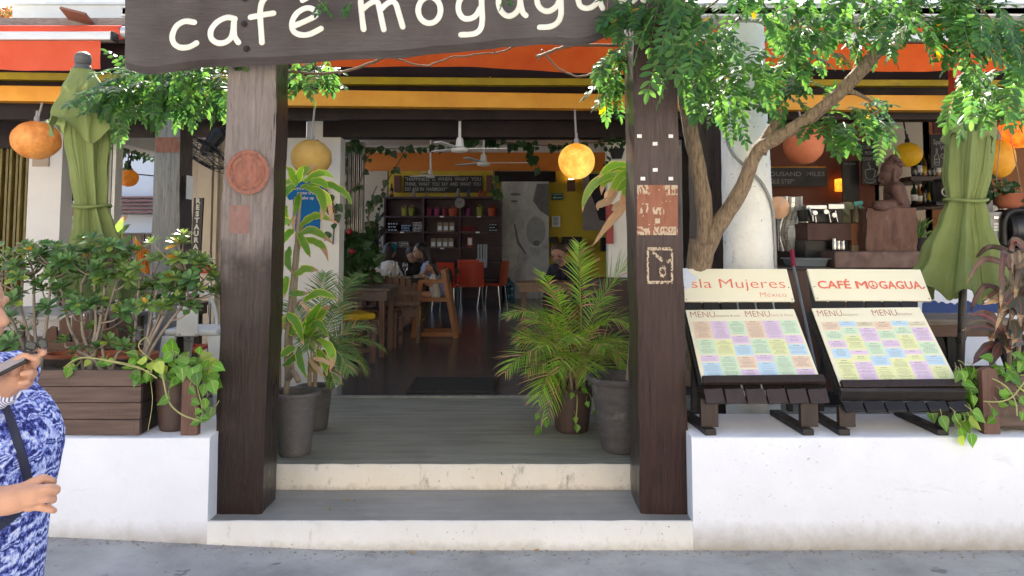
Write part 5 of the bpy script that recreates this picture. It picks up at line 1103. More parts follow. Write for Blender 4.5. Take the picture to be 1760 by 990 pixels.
for q, r in (([(488, 700, 4.86), (494, 650, 4.85), (492, 600, 4.84), (498, 530, 4.83), (506, 450, 4.82), (512, 390, 4.82), (517, 330, 4.82)], (.019, .009)), ([(503, 640, 4.86), (500, 580, 4.88), (508, 500, 4.88), (512, 440, 4.88), (520, 385, 4.88)], (.013, .008)), ([(480, 690, 4.9), (480, 600, 4.9), (484, 540, 4.9)], (.014, .010)), ([(496, 650, 4.84), (504, 640, 4.78), (513, 655, 4.72)], (.02, .016))):
    P = smooth_path(pp(q), 8); mb = MB(); mb.tube(P, [r[0] + (r[1] - r[0]) * i / len(P) + .0012 * math.sin(i * 1.7) for i in range(len(P))], 10); part('cane', mb, M_cane, DR, smooth=True)
DR2 = thing('dracaena', 'drooping dracaena with long dry leaves hanging behind the right post', 'plant', top_e)
fl, dr = LP(), LP(); KR_ = (840, 220, 4.5); Yd = 4.86
for L, sp in (([(1100, 290), (980, 285), (900, 330), (838, 400)], -.05), ([(1090, 330), (1000, 300), (930, 330), (870, 380)], .05), ([(1080, 350), (900, 380), (800, 450), (740, 560), (725, 655)], .05), ([(1080, 340), (1020, 380), (960, 470), (905, 575)], -.08), ([(1080, 350), (1040, 440), (980, 500)], -.1), ([(1090, 360), (1060, 480), (1010, 600)], -.06), ([(1080, 330), (960, 380), (890, 430), (870, 520)], .1), ([(1110, 350), (1150, 420), (1170, 560)], .3), ([(1110, 330), (1200, 330), (1290, 420)], .4)): px_strap(fl, L, Yd, sp, rn(.052, .064), KR_)
for L, sp in (([(1080, 520), (1020, 640), (900, 780), (795, 925)], -.1), ([(1090, 540), (1040, 610), (930, 730), (830, 860)], -.08), ([(1000, 470), (930, 560), (850, 600), (845, 640)], .02), ([(960, 480), (920, 520), (905, 575)], .02), ([(1060, 560), (990, 600), (950, 640)], -.05), ([(1120, 500), (1190, 640), (1240, 720)], .35)): px_strap(dr, L, Yd, sp, rn(.04, .055), KR_)
parts('leaf', fl, M_drac, DR2, smooth=True); parts('dry_leaf', dr, M_dry, DR2, smooth=True)
mb = MB(); P = smooth_path(pp([(1076, 690, 5.0), (1088, 560, 4.95), (1086, 420, 4.9), (1082, 295, 4.86)]), 10); mb.tube(P, [.02 - .006 * i / len(P) for i in range(len(P))], 10); part('cane', mb, M_cane, DR2, smooth=True)
# cordyline at the right edge
M_cord = leafmat('cordyline_leaf', W(.085, .042, .036), W(.050, .062, .030), vein=W(.34, .05, .06), tip=W(.36, .24, .12), trans=.22, rough=.32, island=.35)
CO = thing('cordyline', 'dark red brown cordyline with pink ribs behind the right planter', 'plant', (X(1745, 4.35), 4.35, ZL + .25)); fl = LP(); KC = (1640, 480, 3.53)
for L, sp in (([(300, 325), (230, 240), (160, 213), (95, 216)], -.05), ([(295, 330), (200, 288), (120, 290), (45, 312)], -.08), ([(270, 390), (180, 430), (105, 520)], -.1), ([(285, 390), (250, 450), (205, 540)], -.12), ([(305, 330), (335, 390), (318, 450)], -.1), ([(310, 340), (240, 330), (215, 385)], .02), ([(380, 60), (300, 100), (175, 155)], .02), ([(370, 80), (330, 140), (280, 200)], -.05), ([(390, 100), (405, 180), (392, 260)], -.08), ([(380, 60), (290, 70), (168, 125)], .08), ([(390, 330), (340, 345), (320, 350)], -.1), ([(360, 250), (375, 320), (350, 400)], -.1), ([(420, 380), (360, 380), (345, 420)], -.1)): px_strap(fl, L, 4.36, sp, rn(.055, .07), KC)
for i in range(34):
    a = rn(0, 6.28); bx, by = rn(1735, 1775), rn(430, 600); l = rn(40, 85); px_strap(fl, [(bx, by), (bx + l * .6 * math.cos(a), by - abs(l * .3 * math.sin(a)) - 8), (bx + l * math.cos(a), by + rn(5, 45))], 4.4, rn(-.15, .15), rn(.03, .05))
parts('leaf', fl, M_cord, CO, smooth=True)
for a, b in ((1745, 1752), (1762, 1758), (1730, 1738)): mb = MB(); mb.tube(smooth_path(pp([(a, 690, 4.4), ((a + b) / 2 + 4, 560, 4.4), (b, 430, 4.42)]), 6), .012, 8); part('cane', mb, M_cane, CO, smooth=True)
# plants of the left terrace
PL = thing('strap_leaf_plant', 'green strap leaved plant beside the left umbrella against the street', 'plant', (X(200, 6.9), 6.7, Z2)); fl = LP()
for L in ([(195, 440), (205, 390), (222, 368)], [(195, 445), (210, 400), (226, 385)], [(195, 440), (190, 390), (192, 365)], [(195, 450), (212, 420), (232, 402)], [(195, 445), (200, 410), (210, 400)], [(195, 450), (180, 420), (172, 400)]): px_strap(fl, L, 6.7, -.1, .07)
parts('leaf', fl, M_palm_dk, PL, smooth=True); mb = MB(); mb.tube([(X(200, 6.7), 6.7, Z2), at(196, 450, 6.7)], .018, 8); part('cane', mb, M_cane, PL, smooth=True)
CRT = thing('croton', 'orange red and yellow spiky croton between umbrella and grey post', 'plant', (X(248, 6.0), 6.0, Z2)); fl = LP()
for i in range(26):
    t = i / 25; px_strap(fl, [(250 + rn(-4, 6), 470), (244 + rn(-8, 8), 440), (228 + 30 * t + rn(-4, 4), 404 + 32 * t * rn(.7, 1.2))], 6.0, rn(-.1, .1), .035)
parts('leaf', fl, leafmat('croton_leaf', W(.50, .10, .03), W(.55, .45, .03), trans=.3, island=.3), CRT, smooth=True); mb = MB(); mb.tube([(X(248, 6.0), 6.0, Z2), at(249, 475, 6.0)], .012, 8); part('stem', mb, M_twig, CRT)
# ================================================================ organic bodies: overlapping limbs fused into one skin
def fuse(mb, voxel, smooth=6, factor=.5):
    me = bpy.data.meshes.new('tmp'); me.from_pydata([tuple(v) for v in mb.v], [], mb.f); ob = bpy.data.objects.new('tmp', me); COL.objects.link(ob)
    m = ob.modifiers.new('r', 'REMESH'); m.mode = 'VOXEL'; m.voxel_size = voxel; m.adaptivity = 0
    if smooth: q = ob.modifiers.new('s', 'SMOOTH'); q.iterations = smooth; q.factor = factor
    dg = bpy.context.evaluated_depsgraph_get(); dg.update(); e = bpy.data.meshes.new_from_object(ob.evaluated_get(dg))
    out = MB(); out.add([v.co.copy() for v in e.vertices], [tuple(p.vertices) for p in e.polygons])
    bpy.data.objects.remove(ob); bpy.data.meshes.remove(me); bpy.data.meshes.remove(e); return out
def caps(mb, a, ra, b, rb, n=12):
    a, b = Vector(a), Vector(b); d = (b - a); L = d.length or 1e-4; d = d / L
    pts = [a - d * ra * .95, a - d * ra * .7, a - d * ra * .3, a] + [a.lerp(b, t) for t in (.33, .66)] + [b, b + d * rb * .3, b + d * rb * .7, b + d * rb * .95]
    rad = [ra * .3, ra * .71, ra * .95, ra, ra + (rb - ra) * .33, ra + (rb - ra) * .66, rb, rb * .95, rb * .71, rb * .3]
    mb.tube(pts, rad, n)
def chain(mb, lst, n=12):
    for (a, ra), (b, rb) in zip(lst, lst[1:]): caps(mb, a, ra, b, rb, n)
M_skin1 = pm('skin_tan', W(.50, .28, .19), W(.44, .24, .16), 5, rough=.5, bump=.04, spec=.4); M_skin2 = pm('skin_olive', W(.40, .24, .17), W(.35, .21, .15), 6, rough=.5, bump=.04); M_skin3 = pm('skin_rosy', W(.52, .27, .20), W(.45, .23, .17), 6, rough=.5, bump=.04)
M_hair = pm('black_hair', W(.012, .009, .008), W(.022, .016, .013), 12, (8, 8, 1), .45, .4); M_hairb = pm('brown_hair', W(.07, .035, .02), W(.045, .022, .014), 12, (8, 8, 1), .5, .4)
def face_bits(mb, h, f, s_, r):   # nose, brow, chin, ears on a head at h facing f (unit), side s_
    up = s_.cross(f) if s_.cross(f).z > 0 else f.cross(s_)
    caps(mb, h + f * r * .92 + up * r * .1, r * .10, h + f * r * 1.16 - up * r * .18, r * .15, 8)
    caps(mb, h + f * r * .72 - up * r * .78, r * .26, h + f * r * .55 - up * r * .72, r * .3, 8)
    for sg in (-1, 1):
        caps(mb, h + s_ * sg * r * .82 + up * r * .05, r * .13, h + s_ * sg * r * .84 - up * r * .28, r * .10, 8); caps(mb, h + f * r * .86 + s_ * sg * r * .12 + up * r * .32, r * .13, h + f * r * .8 + s_ * sg * r * .4 + up * r * .32, r * .12, 8)
    caps(mb, h + f * r * .90 + s_ * r * .22 - up * r * .47, r * .09, h + f * r * .90 - s_ * r * .22 - up * r * .47, r * .09, 8)
def seated(label, hip, az, lean, headdir, skin, hair, cloth_mat, arms, legs=True, sc_=1.0, vox=.011, hairlen=.3, sleeve=.45, pants=None, cap=None, beard=None):
    # hip: seat point; az: facing angle (0 = +X); arms: two lists of elbow, hand offsets (forward, side, up) from the shoulder
    f = Vector((math.cos(az), math.sin(az), 0)); sd_ = Vector((-f.y, f.x, 0)); u = Vector((0, 0, 1)); H = Vector(hip); k = sc_
    P = lambda a, b, c: H + f * a * k + sd_ * b * k + u * c * k
    T = thing('person', label, 'person', hip); mb = MB(); cm = MB()
    ch = P(.46 * math.sin(lean), 0, .10 + .36 * math.cos(lean)); nk = P(.60 * math.sin(lean), 0, .10 + .49 * math.cos(lean)); hd = nk + Vector(headdir).normalized() * .05 * k + (u * .12 + f * (.02 + .08 * math.sin(lean))) * k
    for m_, e in ((mb, 1.0), (cm, 1.10)):
        for b in (-.075, .075): caps(m_, P(0, b, .10), .11 * k * e, ch + sd_ * b * 1.0 * k - u * .06 * k, .105 * k * e)
        caps(m_, ch + sd_ * .12 * k, .075 * k * e, ch - sd_ * .12 * k, .075 * k * e)
        caps(m_, P(0, .08, .09), .115 * k * e, P(0, -.08, .09), .115 * k * e)
    caps(mb, ch, .06 * k, nk, .047 * k); caps(mb, nk, .047 * k, hd - u * .04 * k, .05 * k)
    hf = Vector(headdir).normalized(); hs = Vector((-hf.y, hf.x, 0)).normalized(); r = .098 * k
    mb.ball(hd, (r * .93, r * .93, r * 1.14), 20, 14); mb.ball(hd + hf * r * .25 - u * r * .35, (r * .72, r * .72, r * .8), 16, 12); face_bits(mb, hd, hf, hs, r)
    for sg, (eb, hn) in zip((-1, 1), arms):
        sh = ch + sd_ * sg * .175 * k + u * .0 * k; E = sh + (f * eb[0] + sd_ * eb[1] + u * eb[2]) * k; Hn = sh + (f * hn[0] + sd_ * hn[1] + u * hn[2]) * k
        chain(mb, [(sh, .055 * k), (E, .042 * k), (Hn, .028 * k)]); d = (Hn - E).normalized(); q = d.cross(u).normalized()
        for i in range(4): caps(mb, Hn + d * .02 * k + q * (i - 1.5) * .018 * k, .011 * k, Hn + d * (.085 + .012 * (1.5 - abs(i - 1.3))) * k + q * (i - 1.5) * .02 * k - u * .02 * k, .008 * k, 6)
        caps(mb, Hn, .013 * k, Hn + d * .05 * k + q * .045 * k, .009 * k, 6); caps(mb, Hn, .026 * k, Hn + d * .04 * k, .024 * k, 8)
        if sleeve: caps(cm, sh, .062 * k, sh.lerp(E, min(1, sleeve * 1.4)), .055 * k)
    if legs:
        for b in (-.095, .095):
            kn = P(.42, b * 1.1, .09); an = P(.40, b, -.36); chain(mb, [(P(0, b, .08), .085 * k), (kn, .058 * k), (an, .038 * k), (P(.52, b, -.42), .032 * k)])
            if pants: chain(pants[1], [(P(0, b, .08), .096 * k), (kn, .068 * k), (P(.40, b, -.34), .055 * k)])
    ey = MB(); uu = hs.cross(hf) if hs.cross(hf).z > 0 else hf.cross(hs)
    for sg in (-1, 1): ey.ball(hd + hf * r * .90 + hs * sg * r * .36 + uu * r * .12, (r * .13, r * .13, r * .09), 8, 6); caps(ey, hd + hf * r * .97 + hs * sg * r * .2 + uu * r * .40, r * .035, hd + hf * r * .86 + hs * sg * r * .52 + uu * r * .38, r * .03, 6)
    part('body', fuse(mb, vox), skin, T, smooth=True); part('eyes', ey, M_hair, T, smooth=True)
    part('top', fuse(cm, vox), cloth_mat, T, smooth=True)
    if pants: part('trousers', fuse(pants[1], vox), pants[0], T, smooth=True)
    hm = MB(); hb = hd - hf * r * .18 + u * r * .20; hm.ball(hb, (r * 1.0, r * 1.0, r * 1.06), 18, 12)
    if hairlen:
        caps(hm, hb - hf * r * .5, r * .75, nk - hf * .05 * k - u * hairlen * .35 * k, r * .62); caps(hm, nk - hf * .05 * k - u * hairlen * .3 * k, r * .6, nk - hf * .075 * k - u * hairlen * k, r * .3)
        for sg in (-1, 1): caps(hm, hb + hs * sg * r * .55 - hf * r * .35, r * .42, nk + hs * sg * r * .5 - hf * .06 * k - u * hairlen * .4 * k, r * .28)
    part('hair', fuse(hm, vox * .8), hair, T, smooth=True)
    if cap:
        cb = MB(); cb.ball(hd + u * r * .32 - hf * r * .05, (r * 1.12, r * 1.12, r * .95), 18, 10); caps(cb, hd + hf * r * .6 + u * r * .45, r * .3, hd + hf * r * 1.5 + u * r * .38, r * .2); part('cap', fuse(cb, vox * .8, 2), cap, T, smooth=True)
    if beard:
        bb = MB(); bb.ball(hd + hf * r * .45 - u * r * .75, (r * .58, r * .58, r * .42), 14, 8); part('beard', bb, beard, T, smooth=True)
    return T, hd, hf, hs, r
# ================================================================ furniture inside
M_chair = pm('weathered_brown_chair_wood', W(.15, .075, .052), W(.085, .045, .034), 9, (3, 3, .6), .5, .3); M_tabled = pm('worn_table_wood', W(.12, .085, .068), W(.07, .05, .042), 8, (6, .7, 1), .4, .25); M_yel = cloth('mustard_cushion', W(.50, .32, .02), W(.42, .27, .02), 0); M_orwood = pm('varnished_orange_wood', W(.34, .12, .025), W(.25, .085, .02), 8, (2, 2, .8), .35, .15); M_red = pm('red_plastic', W(.52, .045, .018), W(.46, .04, .016), 3, rough=.35, bump=.02); M_darktable = pm('dark_table_top', W(.03, .02, .018), W(.018, .013, .012), 6, rough=.3)
def slat_chair(label, loc, rz, cushion=True, back_h=.84, wd=.46, grp='wooden slat chairs'):
    T = thing('slat_chair', label, 'chair', loc, grp); L = Vector(loc); P = lambda x, y, z: L + Vector((x, y, z)); h = wd / 2
    for sx in (-1, 1):
        for sy, zt in ((1, .43), (-1, .62)):
            mb = MB(); mb.bx(L.x + sx * h - .025, L.x + sx * h + .025, L.y + sy * .2 - .025, L.y + sy * .2 + .025, L.z, L.z + zt); part('leg', mb, M_chair, T, bevel=.003)
        mb = MB(); mb.bx(L.x + sx * h - .014, L.x + sx * h + .014, L.y - .174, L.y + .174, L.z + .36, L.z + .42); part('seat_rail', mb, M_chair, T)
        mb = MB(); mb.bx(L.x + sx * h - .014, L.x + sx * h + .014, L.y - .174, L.y + .174, L.z + .12, L.z + .16); part('stretcher', mb, M_chair, T)
    for i in range(5):
        mb = MB(); y = L.y - .17 + i * .098; mb.bx(L.x - h, L.x + h, y - .042, y + .042, L.z + .431, L.z + .451); part('seat_slat', mb, M_chair, T)
    n = 6
    for i in range(n):
        u = (i + .5) / n * 2 - 1; top = back_h - .13 * u * u; w_ = wd / n * .80; x = u * h
        mb = MB(); mb.ext([P(x - w_ / 2, -.225, .46), P(x + w_ / 2, -.225, .46), P(x + w_ / 2, -.27, top - (.018 if u > 0 else -.0) ), P(x, -.272, top + .006), P(x - w_ / 2, -.27, top - (.018 if u < 0 else 0))], (0, .018, .002)); part('back_slat', mb, M_chair, T)
    for z in (.50, .63): mb = MB(); mb.bx(L.x - h - .03, L.x + h + .03, L.y - .276 if z > .55 else L.y - .262, L.y - .251 if z > .55 else L.y - .234, L.z + z - .025, L.z + z + .025); part('back_rail', mb, M_chair, T)
    mb = MB(); mb.bx(L.x - h + .02, L.x + h - .02, L.y - .224, L.y - .2, L.z + .33, L.z + .42); part('seat_rail', mb, M_chair, T)
    if cushion:
        mb = MB(); mb.bx(L.x - h + .01, L.x + h - .01, L.y - .20, L.y + .24, L.z + .452, L.z + .52); c = part('cushion', mb, M_yel, T, bevel=.02)
        for sx in (-1, 1): mb = MB(); mb.tube(smooth_path([P(sx * (h - .01), -.2, .48), P(sx * (h + .03), -.25, .44), P(sx * (h + .02), -.26, .22)], 4), .007, 5); part('tie', mb, M_yel, c)
    T.rotation_euler = (0, 0, rz); return T
def table(label, loc, sx, sy, h, mt, ml, apron=.09, planks=5, grp=None, leg=.06):
    T = thing('table', label, 'table', loc, grp); L = Vector(loc)
    for i in range(planks):
        w_ = sy / planks; y = L.y - sy / 2 + i * w_; mb = MB(); mb.bx(L.x - sx / 2, L.x + sx / 2, y + .002, y + w_ - .002, L.z + h - .03, L.z + h); part('tabletop_plank', mb, mt, T, bevel=.003)
    a, b = sx / 2 - .04, sy / 2 - .04
    for q in ((-a, a, -b, -b + .025), (-a, a, b - .025, b), (-a, -a + .025, -b + .026, b - .026), (a - .025, a, -b + .026, b - .026)):
        mb = MB(); mb.bx(L.x + q[0], L.x + q[1], L.y + q[2], L.y + q[3], L.z + h - .03 - apron, L.z + h - .031); part('apron', mb, mt, T)
    for x in (-1, 1):
        for y in (-1, 1): mb = MB(); cx, cy = L.x + x * (a - leg / 2 - .027), L.y + y * (b - leg / 2 - .027); mb.bx(cx - leg / 2, cx + leg / 2, cy - leg / 2, cy + leg / 2, L.z, L.z + h - .031); part('leg', mb, ml, T, bevel=.003)
    return T
ZF = Z2 + .012
table('square brown plank table just inside behind the dracaena', (-1.76, 8.95, ZF), .82, .82, .76, M_tabled, M_chair, .11)
slat_chair('wooden slat chair with mustard cushion in front of the square table', (X(597, 8.25), 8.3, ZF), R(-58))
slat_chair('wooden slat chair with back to us at the group table, yellow cushion edge showing', (X(688, 9.85), 9.95, ZF), R(4))
slat_chair('wooden slat chair on the far side of the square plank table', (X(655, 9.6), 9.55, ZF), R(178), False)
table('long dark table where the women and toddler sit', (X(650, 10.9), 11.0, ZF), 1.5, .85, .76, M_darktable, M_dwood, .07, 4)
slat_chair('slat chair hidden under the woman in the teal cap', (X(645, 11.6), 11.75, ZF), R(175), False)
# red plastic chairs
def red_chair(label, loc, rz):
    T = thing('red_chair', label, 'chair', loc, 'red plastic chairs'); L = Vector(loc); P = lambda x, y, z: L + Vector((x, y, z))
    fn = lambda u, v: P((u - .5) * (.46 - .02 * v), -.20 - .05 * v - .02 * math.cos((u - .5) * 3), .42 + .46 * v)
    mb = MB().grid(fn, 8, 8); mb.grid(lambda u, v: fn(1 - u, v) + Vector((0, -.018, 0)), 8, 8); mb.bx(L.x - .228, L.x + .228, L.y - .235, L.y - .218, L.z + .42, L.z + .44); part('backrest', mb, M_red, T, smooth='auto')
    mb = MB(); mb.bx(L.x - .23, L.x + .23, L.y - .2, L.y + .23, L.z + .42, L.z + .45); part('seat', mb, M_red, T, bevel=.012)
    for sx in (-1, 1):
        for sy in (-1, 1): mb = MB(); mb.tube([P(sx * .19, sy * .18, .42), P(sx * .215, sy * .23, 0)], .012, 8); part('leg', mb, M_chrome, T, smooth='auto')
    T.rotation_euler = (0, 0, rz); return T
red_chair('red plastic chair with its back square to us in front of the shelf', (X(811, 14.4), 14.5, ZF), R(2))
red_chair('red plastic chair turned sideways nearest the water bottle', (X(846, 14.6), 14.8, ZF), R(72))
red_chair('red plastic chair partly hidden behind the striped dress woman', (X(768, 14.2), 14.3, ZF), R(-14))
red_chair('red plastic chair farthest back against the shelf', (X(803, 15.4), 15.6, ZF), R(180))
table('dark cafe table among the red chairs', (X(800, 15.0), 15.1, ZF), .7, .6, .72, M_darktable, M_dwood, .05, 3)
mb = MB(); c = at(766, 478, 13.9); mb.ball(c, (.13, .08, .2), 14, 10); solo('shoulder_bag', mb, M_black, 'dark bag hung on the red chair behind the toddler', 'bag', c, smooth=True)
# high chair and toddler
HX, HY = X(748, 10.45), 10.5
T = thing('high_chair', 'orange varnished wooden high chair at the end of the long table', 'high chair', (HX, HY, ZF))
for sy in (-1, 1):
    y = HY + sy * .22; a = [(HX - .27, y, ZF), (HX - .17, y, ZF + .76), (HX + .30, y, ZF), (HX + .12, y, ZF + .90)]
    mb = MB(); mb.bar(a[0], a[1], .035, .06, up=(1, 0, 0)); part('leg', mb, M_orwood, T); mb = MB(); mb.bar(a[2], a[3], .035, .06, up=(1, 0, 0)); part('leg', mb, M_orwood, T)
    for z, x0, x1 in ((.045, -.26, .285), (.50, -.19, .20), (.745, -.16, .15)): mb = MB(); mb.bar((HX + x0, y, ZF + z), (HX + x1, y, ZF + z), .03, .05); part('side_rail', mb, M_orwood, T)
mb = MB(); mb.bx(HX - .17, HX + .18, HY - .2, HY + .2, ZF + .48, ZF + .5); part('seat', mb, M_orwood, T); mb = MB(); mb.bx(HX - .26, HX - .16, HY - .2, HY + .2, ZF + .22, ZF + .24); part('footrest', mb, M_orwood, T); mb = MB(); mb.bx(HX + .14, HX + .165, HY - .2, HY + .2, ZF + .6, ZF + .88); part('backrest', mb, M_orwood, T)
M_shirtw = cloth('off_white_cotton', W(.62, .60, .57), W(.55, .53, .5), .05)
seated('toddler in white romper in the high chair, hand at mouth', (HX, HY, ZF + .50), R(188), .05, (-1, -.35, -.1), M_skin1, M_hair, M_shirtw, [((.10, .0, -.14), (.19, .10, -.04)), ((.10, 0, -.16), (.24, 0, -.10))], True, .62, .008, .16, .3)
def stripes(name, c1, c2, sx):
    k = NM(name); v = k.coord('Object', (sx, 0, sx * .25)); wv = k.n('ShaderNodeTexWave'); wv.inputs['Scale'].default_value = 1; k.l(v, wv.inputs[0]); k.l(k.ramp(wv.outputs['Fac'], [(.45, c1), (.55, c2)]), k.b.inputs['Base Color']); k.b.inputs['Roughness'].default_value = .85; return k.m
M_stripe = stripes('blue_striped_cotton', W(.10, .14, .42), W(.52, .54, .66), 22)
seated('woman with long black hair in a blue striped dress, seen in profile', (X(752, 11.5), 11.55, ZF + .46), R(192), .30, (-1, -.25, -.35), M_skin2, M_hair, M_stripe, [((.16, .02, -.26), (.40, .08, -.24)), ((.16, -.02, -.26), (.38, -.05, -.24))], True, 1.0, .010, .42, 0)
seated('woman in a teal cap and pale top seen from behind at the table', (X(648, 11.6), 11.75, ZF + .46), R(60), .34, (.35, .85, -.3), M_skin2, M_hair, M_shirtw, [((.18, -.03, -.24), (.40, .05, -.22)), ((.18, .03, -.24), (.40, -.05, -.22))], True, 1.0, .011, .22, .7, None, cloth('teal_cap', W(.02, .17, .24), W(.02, .14, .2), 0))
seated('dark haired woman leaning over her plate between the other two women', (X(698, 12.2), 12.25, ZF + .46), R(-70), .55, (.35, -.7, -.75), M_skin2, M_hair, pm('black_top', W(.02, .018, .018), W(.03, .027, .026), 20, rough=.8), [((.16, -.03, -.22), (.36, .1, -.26)), ((.16, .03, -.22), (.36, -.1, -.26))], True, 1.0, .011, .25, .2)
# things on the long table
zt = ZF + .76
p = Vector((X(653, 10.7), 10.7, zt)); T = thing('cutlery_holder', 'white cylindrical cutlery jar full of utensils on the long table', 'jar', p); mb = MB(); mb.lathe([(.04, 0), (.042, .13), (.037, .13), (.036, .02), (0, .02)], p, 16); part('jar', mb, M_whiteplastic, T, smooth='auto')
for i in range(5): mb = MB(); a = p + Vector((rn(-.02, .02), rn(-.02, .02), .1)); mb.tube([a, a + Vector((rn(-.02, .02), rn(-.01, .01), .13))], .004, 5); mb.ball(a + Vector((0, 0, .13)), (.01, .004, .018), 8, 6); part('utensil', mb, M_chrome, T)
p = Vector((X(679, 10.75), 10.75, zt)); T = thing('condiment_caddy', 'chrome wire caddy with arched handle on the long table', 'caddy', p); mb = MB(); mb.tube(smooth_path([p + Vector((-.035, 0, .02)), p + Vector((-.035, 0, .20)), p + Vector((0, 0, .245)), p + Vector((.035, 0, .20)), p + Vector((.035, 0, .02))], 6), .005, 6); part('handle', mb, M_chrome, T, smooth=True)
for dx in (-.06, .055): mb = MB(); mb.lathe([(.026, 0), (.028, .07), (.012, .09), (.012, .11), (0, .11)], p + Vector((dx, 0, 0)), 12); part('cruet', mb, M_chrome, T, smooth='auto')
for (px, Y, r, lab) in ((692, 10.7, .12, 'long oval serving plate with food at the middle of the long table'), (725, 10.75, .12, 'white plate with red food in front of the striped dress woman'), (722, 11.2, .10, 'white plate of the woman leaning over')):
    p = Vector((X(px, Y), Y, zt)); T = thing('plate', lab, 'plate', p, 'plates on the long table'); mb = MB(); mb.lathe([(r * .55, 0), (r, .016), (r * .97, .019), (r * .5, .006), (0, .005)], p, 24); part('dish', mb, M_whiteplastic, T, smooth='auto')
    mb = MB()
    for i in range(5): mb.ball(p + Vector((rn(-.5, .5) * r, rn(-.4, .4) * r, .02)), (.025, .02, .014), 8, 6)
    part('food', mb, pm('food', W(.40, .16, .06), W(.5, .3, .12), 20), T, smooth=True, kind='stuff')
p = Vector((X(669, 10.65), 10.65, zt)); mb = MB(); mb.lathe([(.028, 0), (.034, .05), (.03, .05), (.026, .01), (0, .01)], p, 14); solo('salsa_cup', mb, pm('pale_yellow_cup', W(.5, .48, .25), W(.45, .42, .2), 9), 'small pale yellow cup beside the cutlery jar', 'cup', p, smooth='auto')
for (px, rr, lab, col) in ((628, .10, 'round red plush toy on the left end of the long table', W(.40, .03, .03)), (645, .07, 'pink plush bag between red toy and cutlery jar', W(.55, .08, .12))):
    p = Vector((X(px, 10.75), 10.75, zt)); T = thing('plush_toy', lab, 'toy', p); mb = MB(); mb.ball(p + Vector((0, 0, rr * .8)), (rr, rr * .8, rr * .85), 16, 10); part('body', mb, pm('plush_' + str(px), col, tuple(c * .7 for c in col[:3]) + (1,), 30, rough=.9), T, smooth=True)
    mb = MB(); mb.tube(smooth_path([p + Vector((-rr * .5, -rr * .6, rr * 1.4)), p + Vector((0, -rr * .95, rr)), p + Vector((rr * .7, -rr * .7, rr * .3))], 5), rr * .18, 8); part('trim', mb, pm('cream_plush', W(.6, .42, .36), rough=.9), T, smooth=True)
p = Vector((X(697, 11.2), 11.2, zt)); mb = MB(); mb.lathe([(.03, 0), (.005, .006), (.005, .08), (.03, .10), (.042, .15), (.034, .20), (.032, .20), (.038, .15), (0, .10)], p, 16)
kgl = NM('clear_glass'); kgl.b.inputs['Transmission Weight'].default_value = 1; kgl.b.inputs['Roughness'].default_value = .02; M_glass = kgl.m
solo('wine_glass', mb, M_glass, 'stemmed water glass in front of the leaning woman', 'glass', p, smooth='auto')
# ================================================================ the shelf and what stands on it
YS_ = 16.6; sx0, sx1 = X(660, YS_), X(862, YS_); zs0, zs1 = Z2 + .012, Z(338, YS_)
M_shelf = pm('plum_shelf', W(.060, .022, .032), W(.045, .017, .025), 4, rough=.45)
SH = thing('shelf_unit', 'tall plum coloured shelf unit with three bays against the rear wall', 'shelf', ((sx0 + sx1) / 2, 16.8, zs0))
mb = MB(); mb.bx(sx0, sx1, YS_ + .40, YS_ + .42, zs0, zs1); part('back_panel', mb, M_shelf, SH)
for px in (660.5, 727, 790, 861): x = X(px, YS_); mb = MB(); mb.bx(x - .02, x + .02, YS_ - .002, YS_ + .399, zs0, zs1 - .041); part('upright', mb, M_shelf, SH)
shz = [Z(p_, YS_) for p_ in (371, 398, 425.5, 451, 480)]
for i, z in enumerate(shz):
    for a, b in ((660.5, 727), (727, 790), (790, 861)): mb = MB(); mb.bx(X(a, YS_) + .0205, X(b, YS_) - .0205, YS_, YS_ + .398, z - .035, z); part('shelf', mb, M_shelf, SH)
mb = MB(); mb.bx(sx0 - .02, sx1 + .02, YS_ - .02, YS_ + .4, zs1 - .04, zs1); part('top_board', mb, M_shelf, SH)
for px, i in ((759, 0), (823, 0), (691, 1), (821, 1), (760, 2), (715, 2), (802, 3)):
    p = Vector((X(px, YS_), YS_ - .004, shz[i] - .018)); mb = MB(); mb.box(p, (.085, .006, .03)); part('price_tag', mb, M_paper, SH)
def bag(px, i, w_px, h_px, col, lab, handles=True, z=None):
    w_, h_ = w_px * YS_ / FPX, h_px * YS_ / FPX; p = Vector((X(px, YS_), YS_ + .15, z if z is not None else shz[i])); T = thing('woven_bag', lab, 'bag', p, 'woven bags on the shelf unit')
    m = pm('woven_%d' % px, col, tuple(c * .65 for c in col[:3]) + (1,), 40, (1, 1, 1), .6, .4)
    mb = MB(); fn = lambda u, v: p + Vector((w_ / 2 * math.cos(2 * math.pi * u) * (.85 + .15 * v) * (1 + .06 * math.sin(9 * u + px)), .07 * math.sin(2 * math.pi * u) * (1 - .3 * v), h_ * v * (1 + .05 * math.sin(11 * u * 2 * math.pi / 6.28 + px)))); mb.grid(fn, 24, 5); part('body', mb, m, T, smooth=True)
    if handles:
        for s_ in (-.03, .03): mb = MB(); mb.tube(smooth_path([p + Vector((-w_ * .25, s_, h_ * .9)), p + Vector((-w_ * .15, s_, h_ * 1.25)), p + Vector((w_ * .15, s_, h_ * 1.25)), p + Vector((w_ * .25, s_, h_ * .9))], 5), .012, 6); part('handle', mb, m, T, smooth=True)
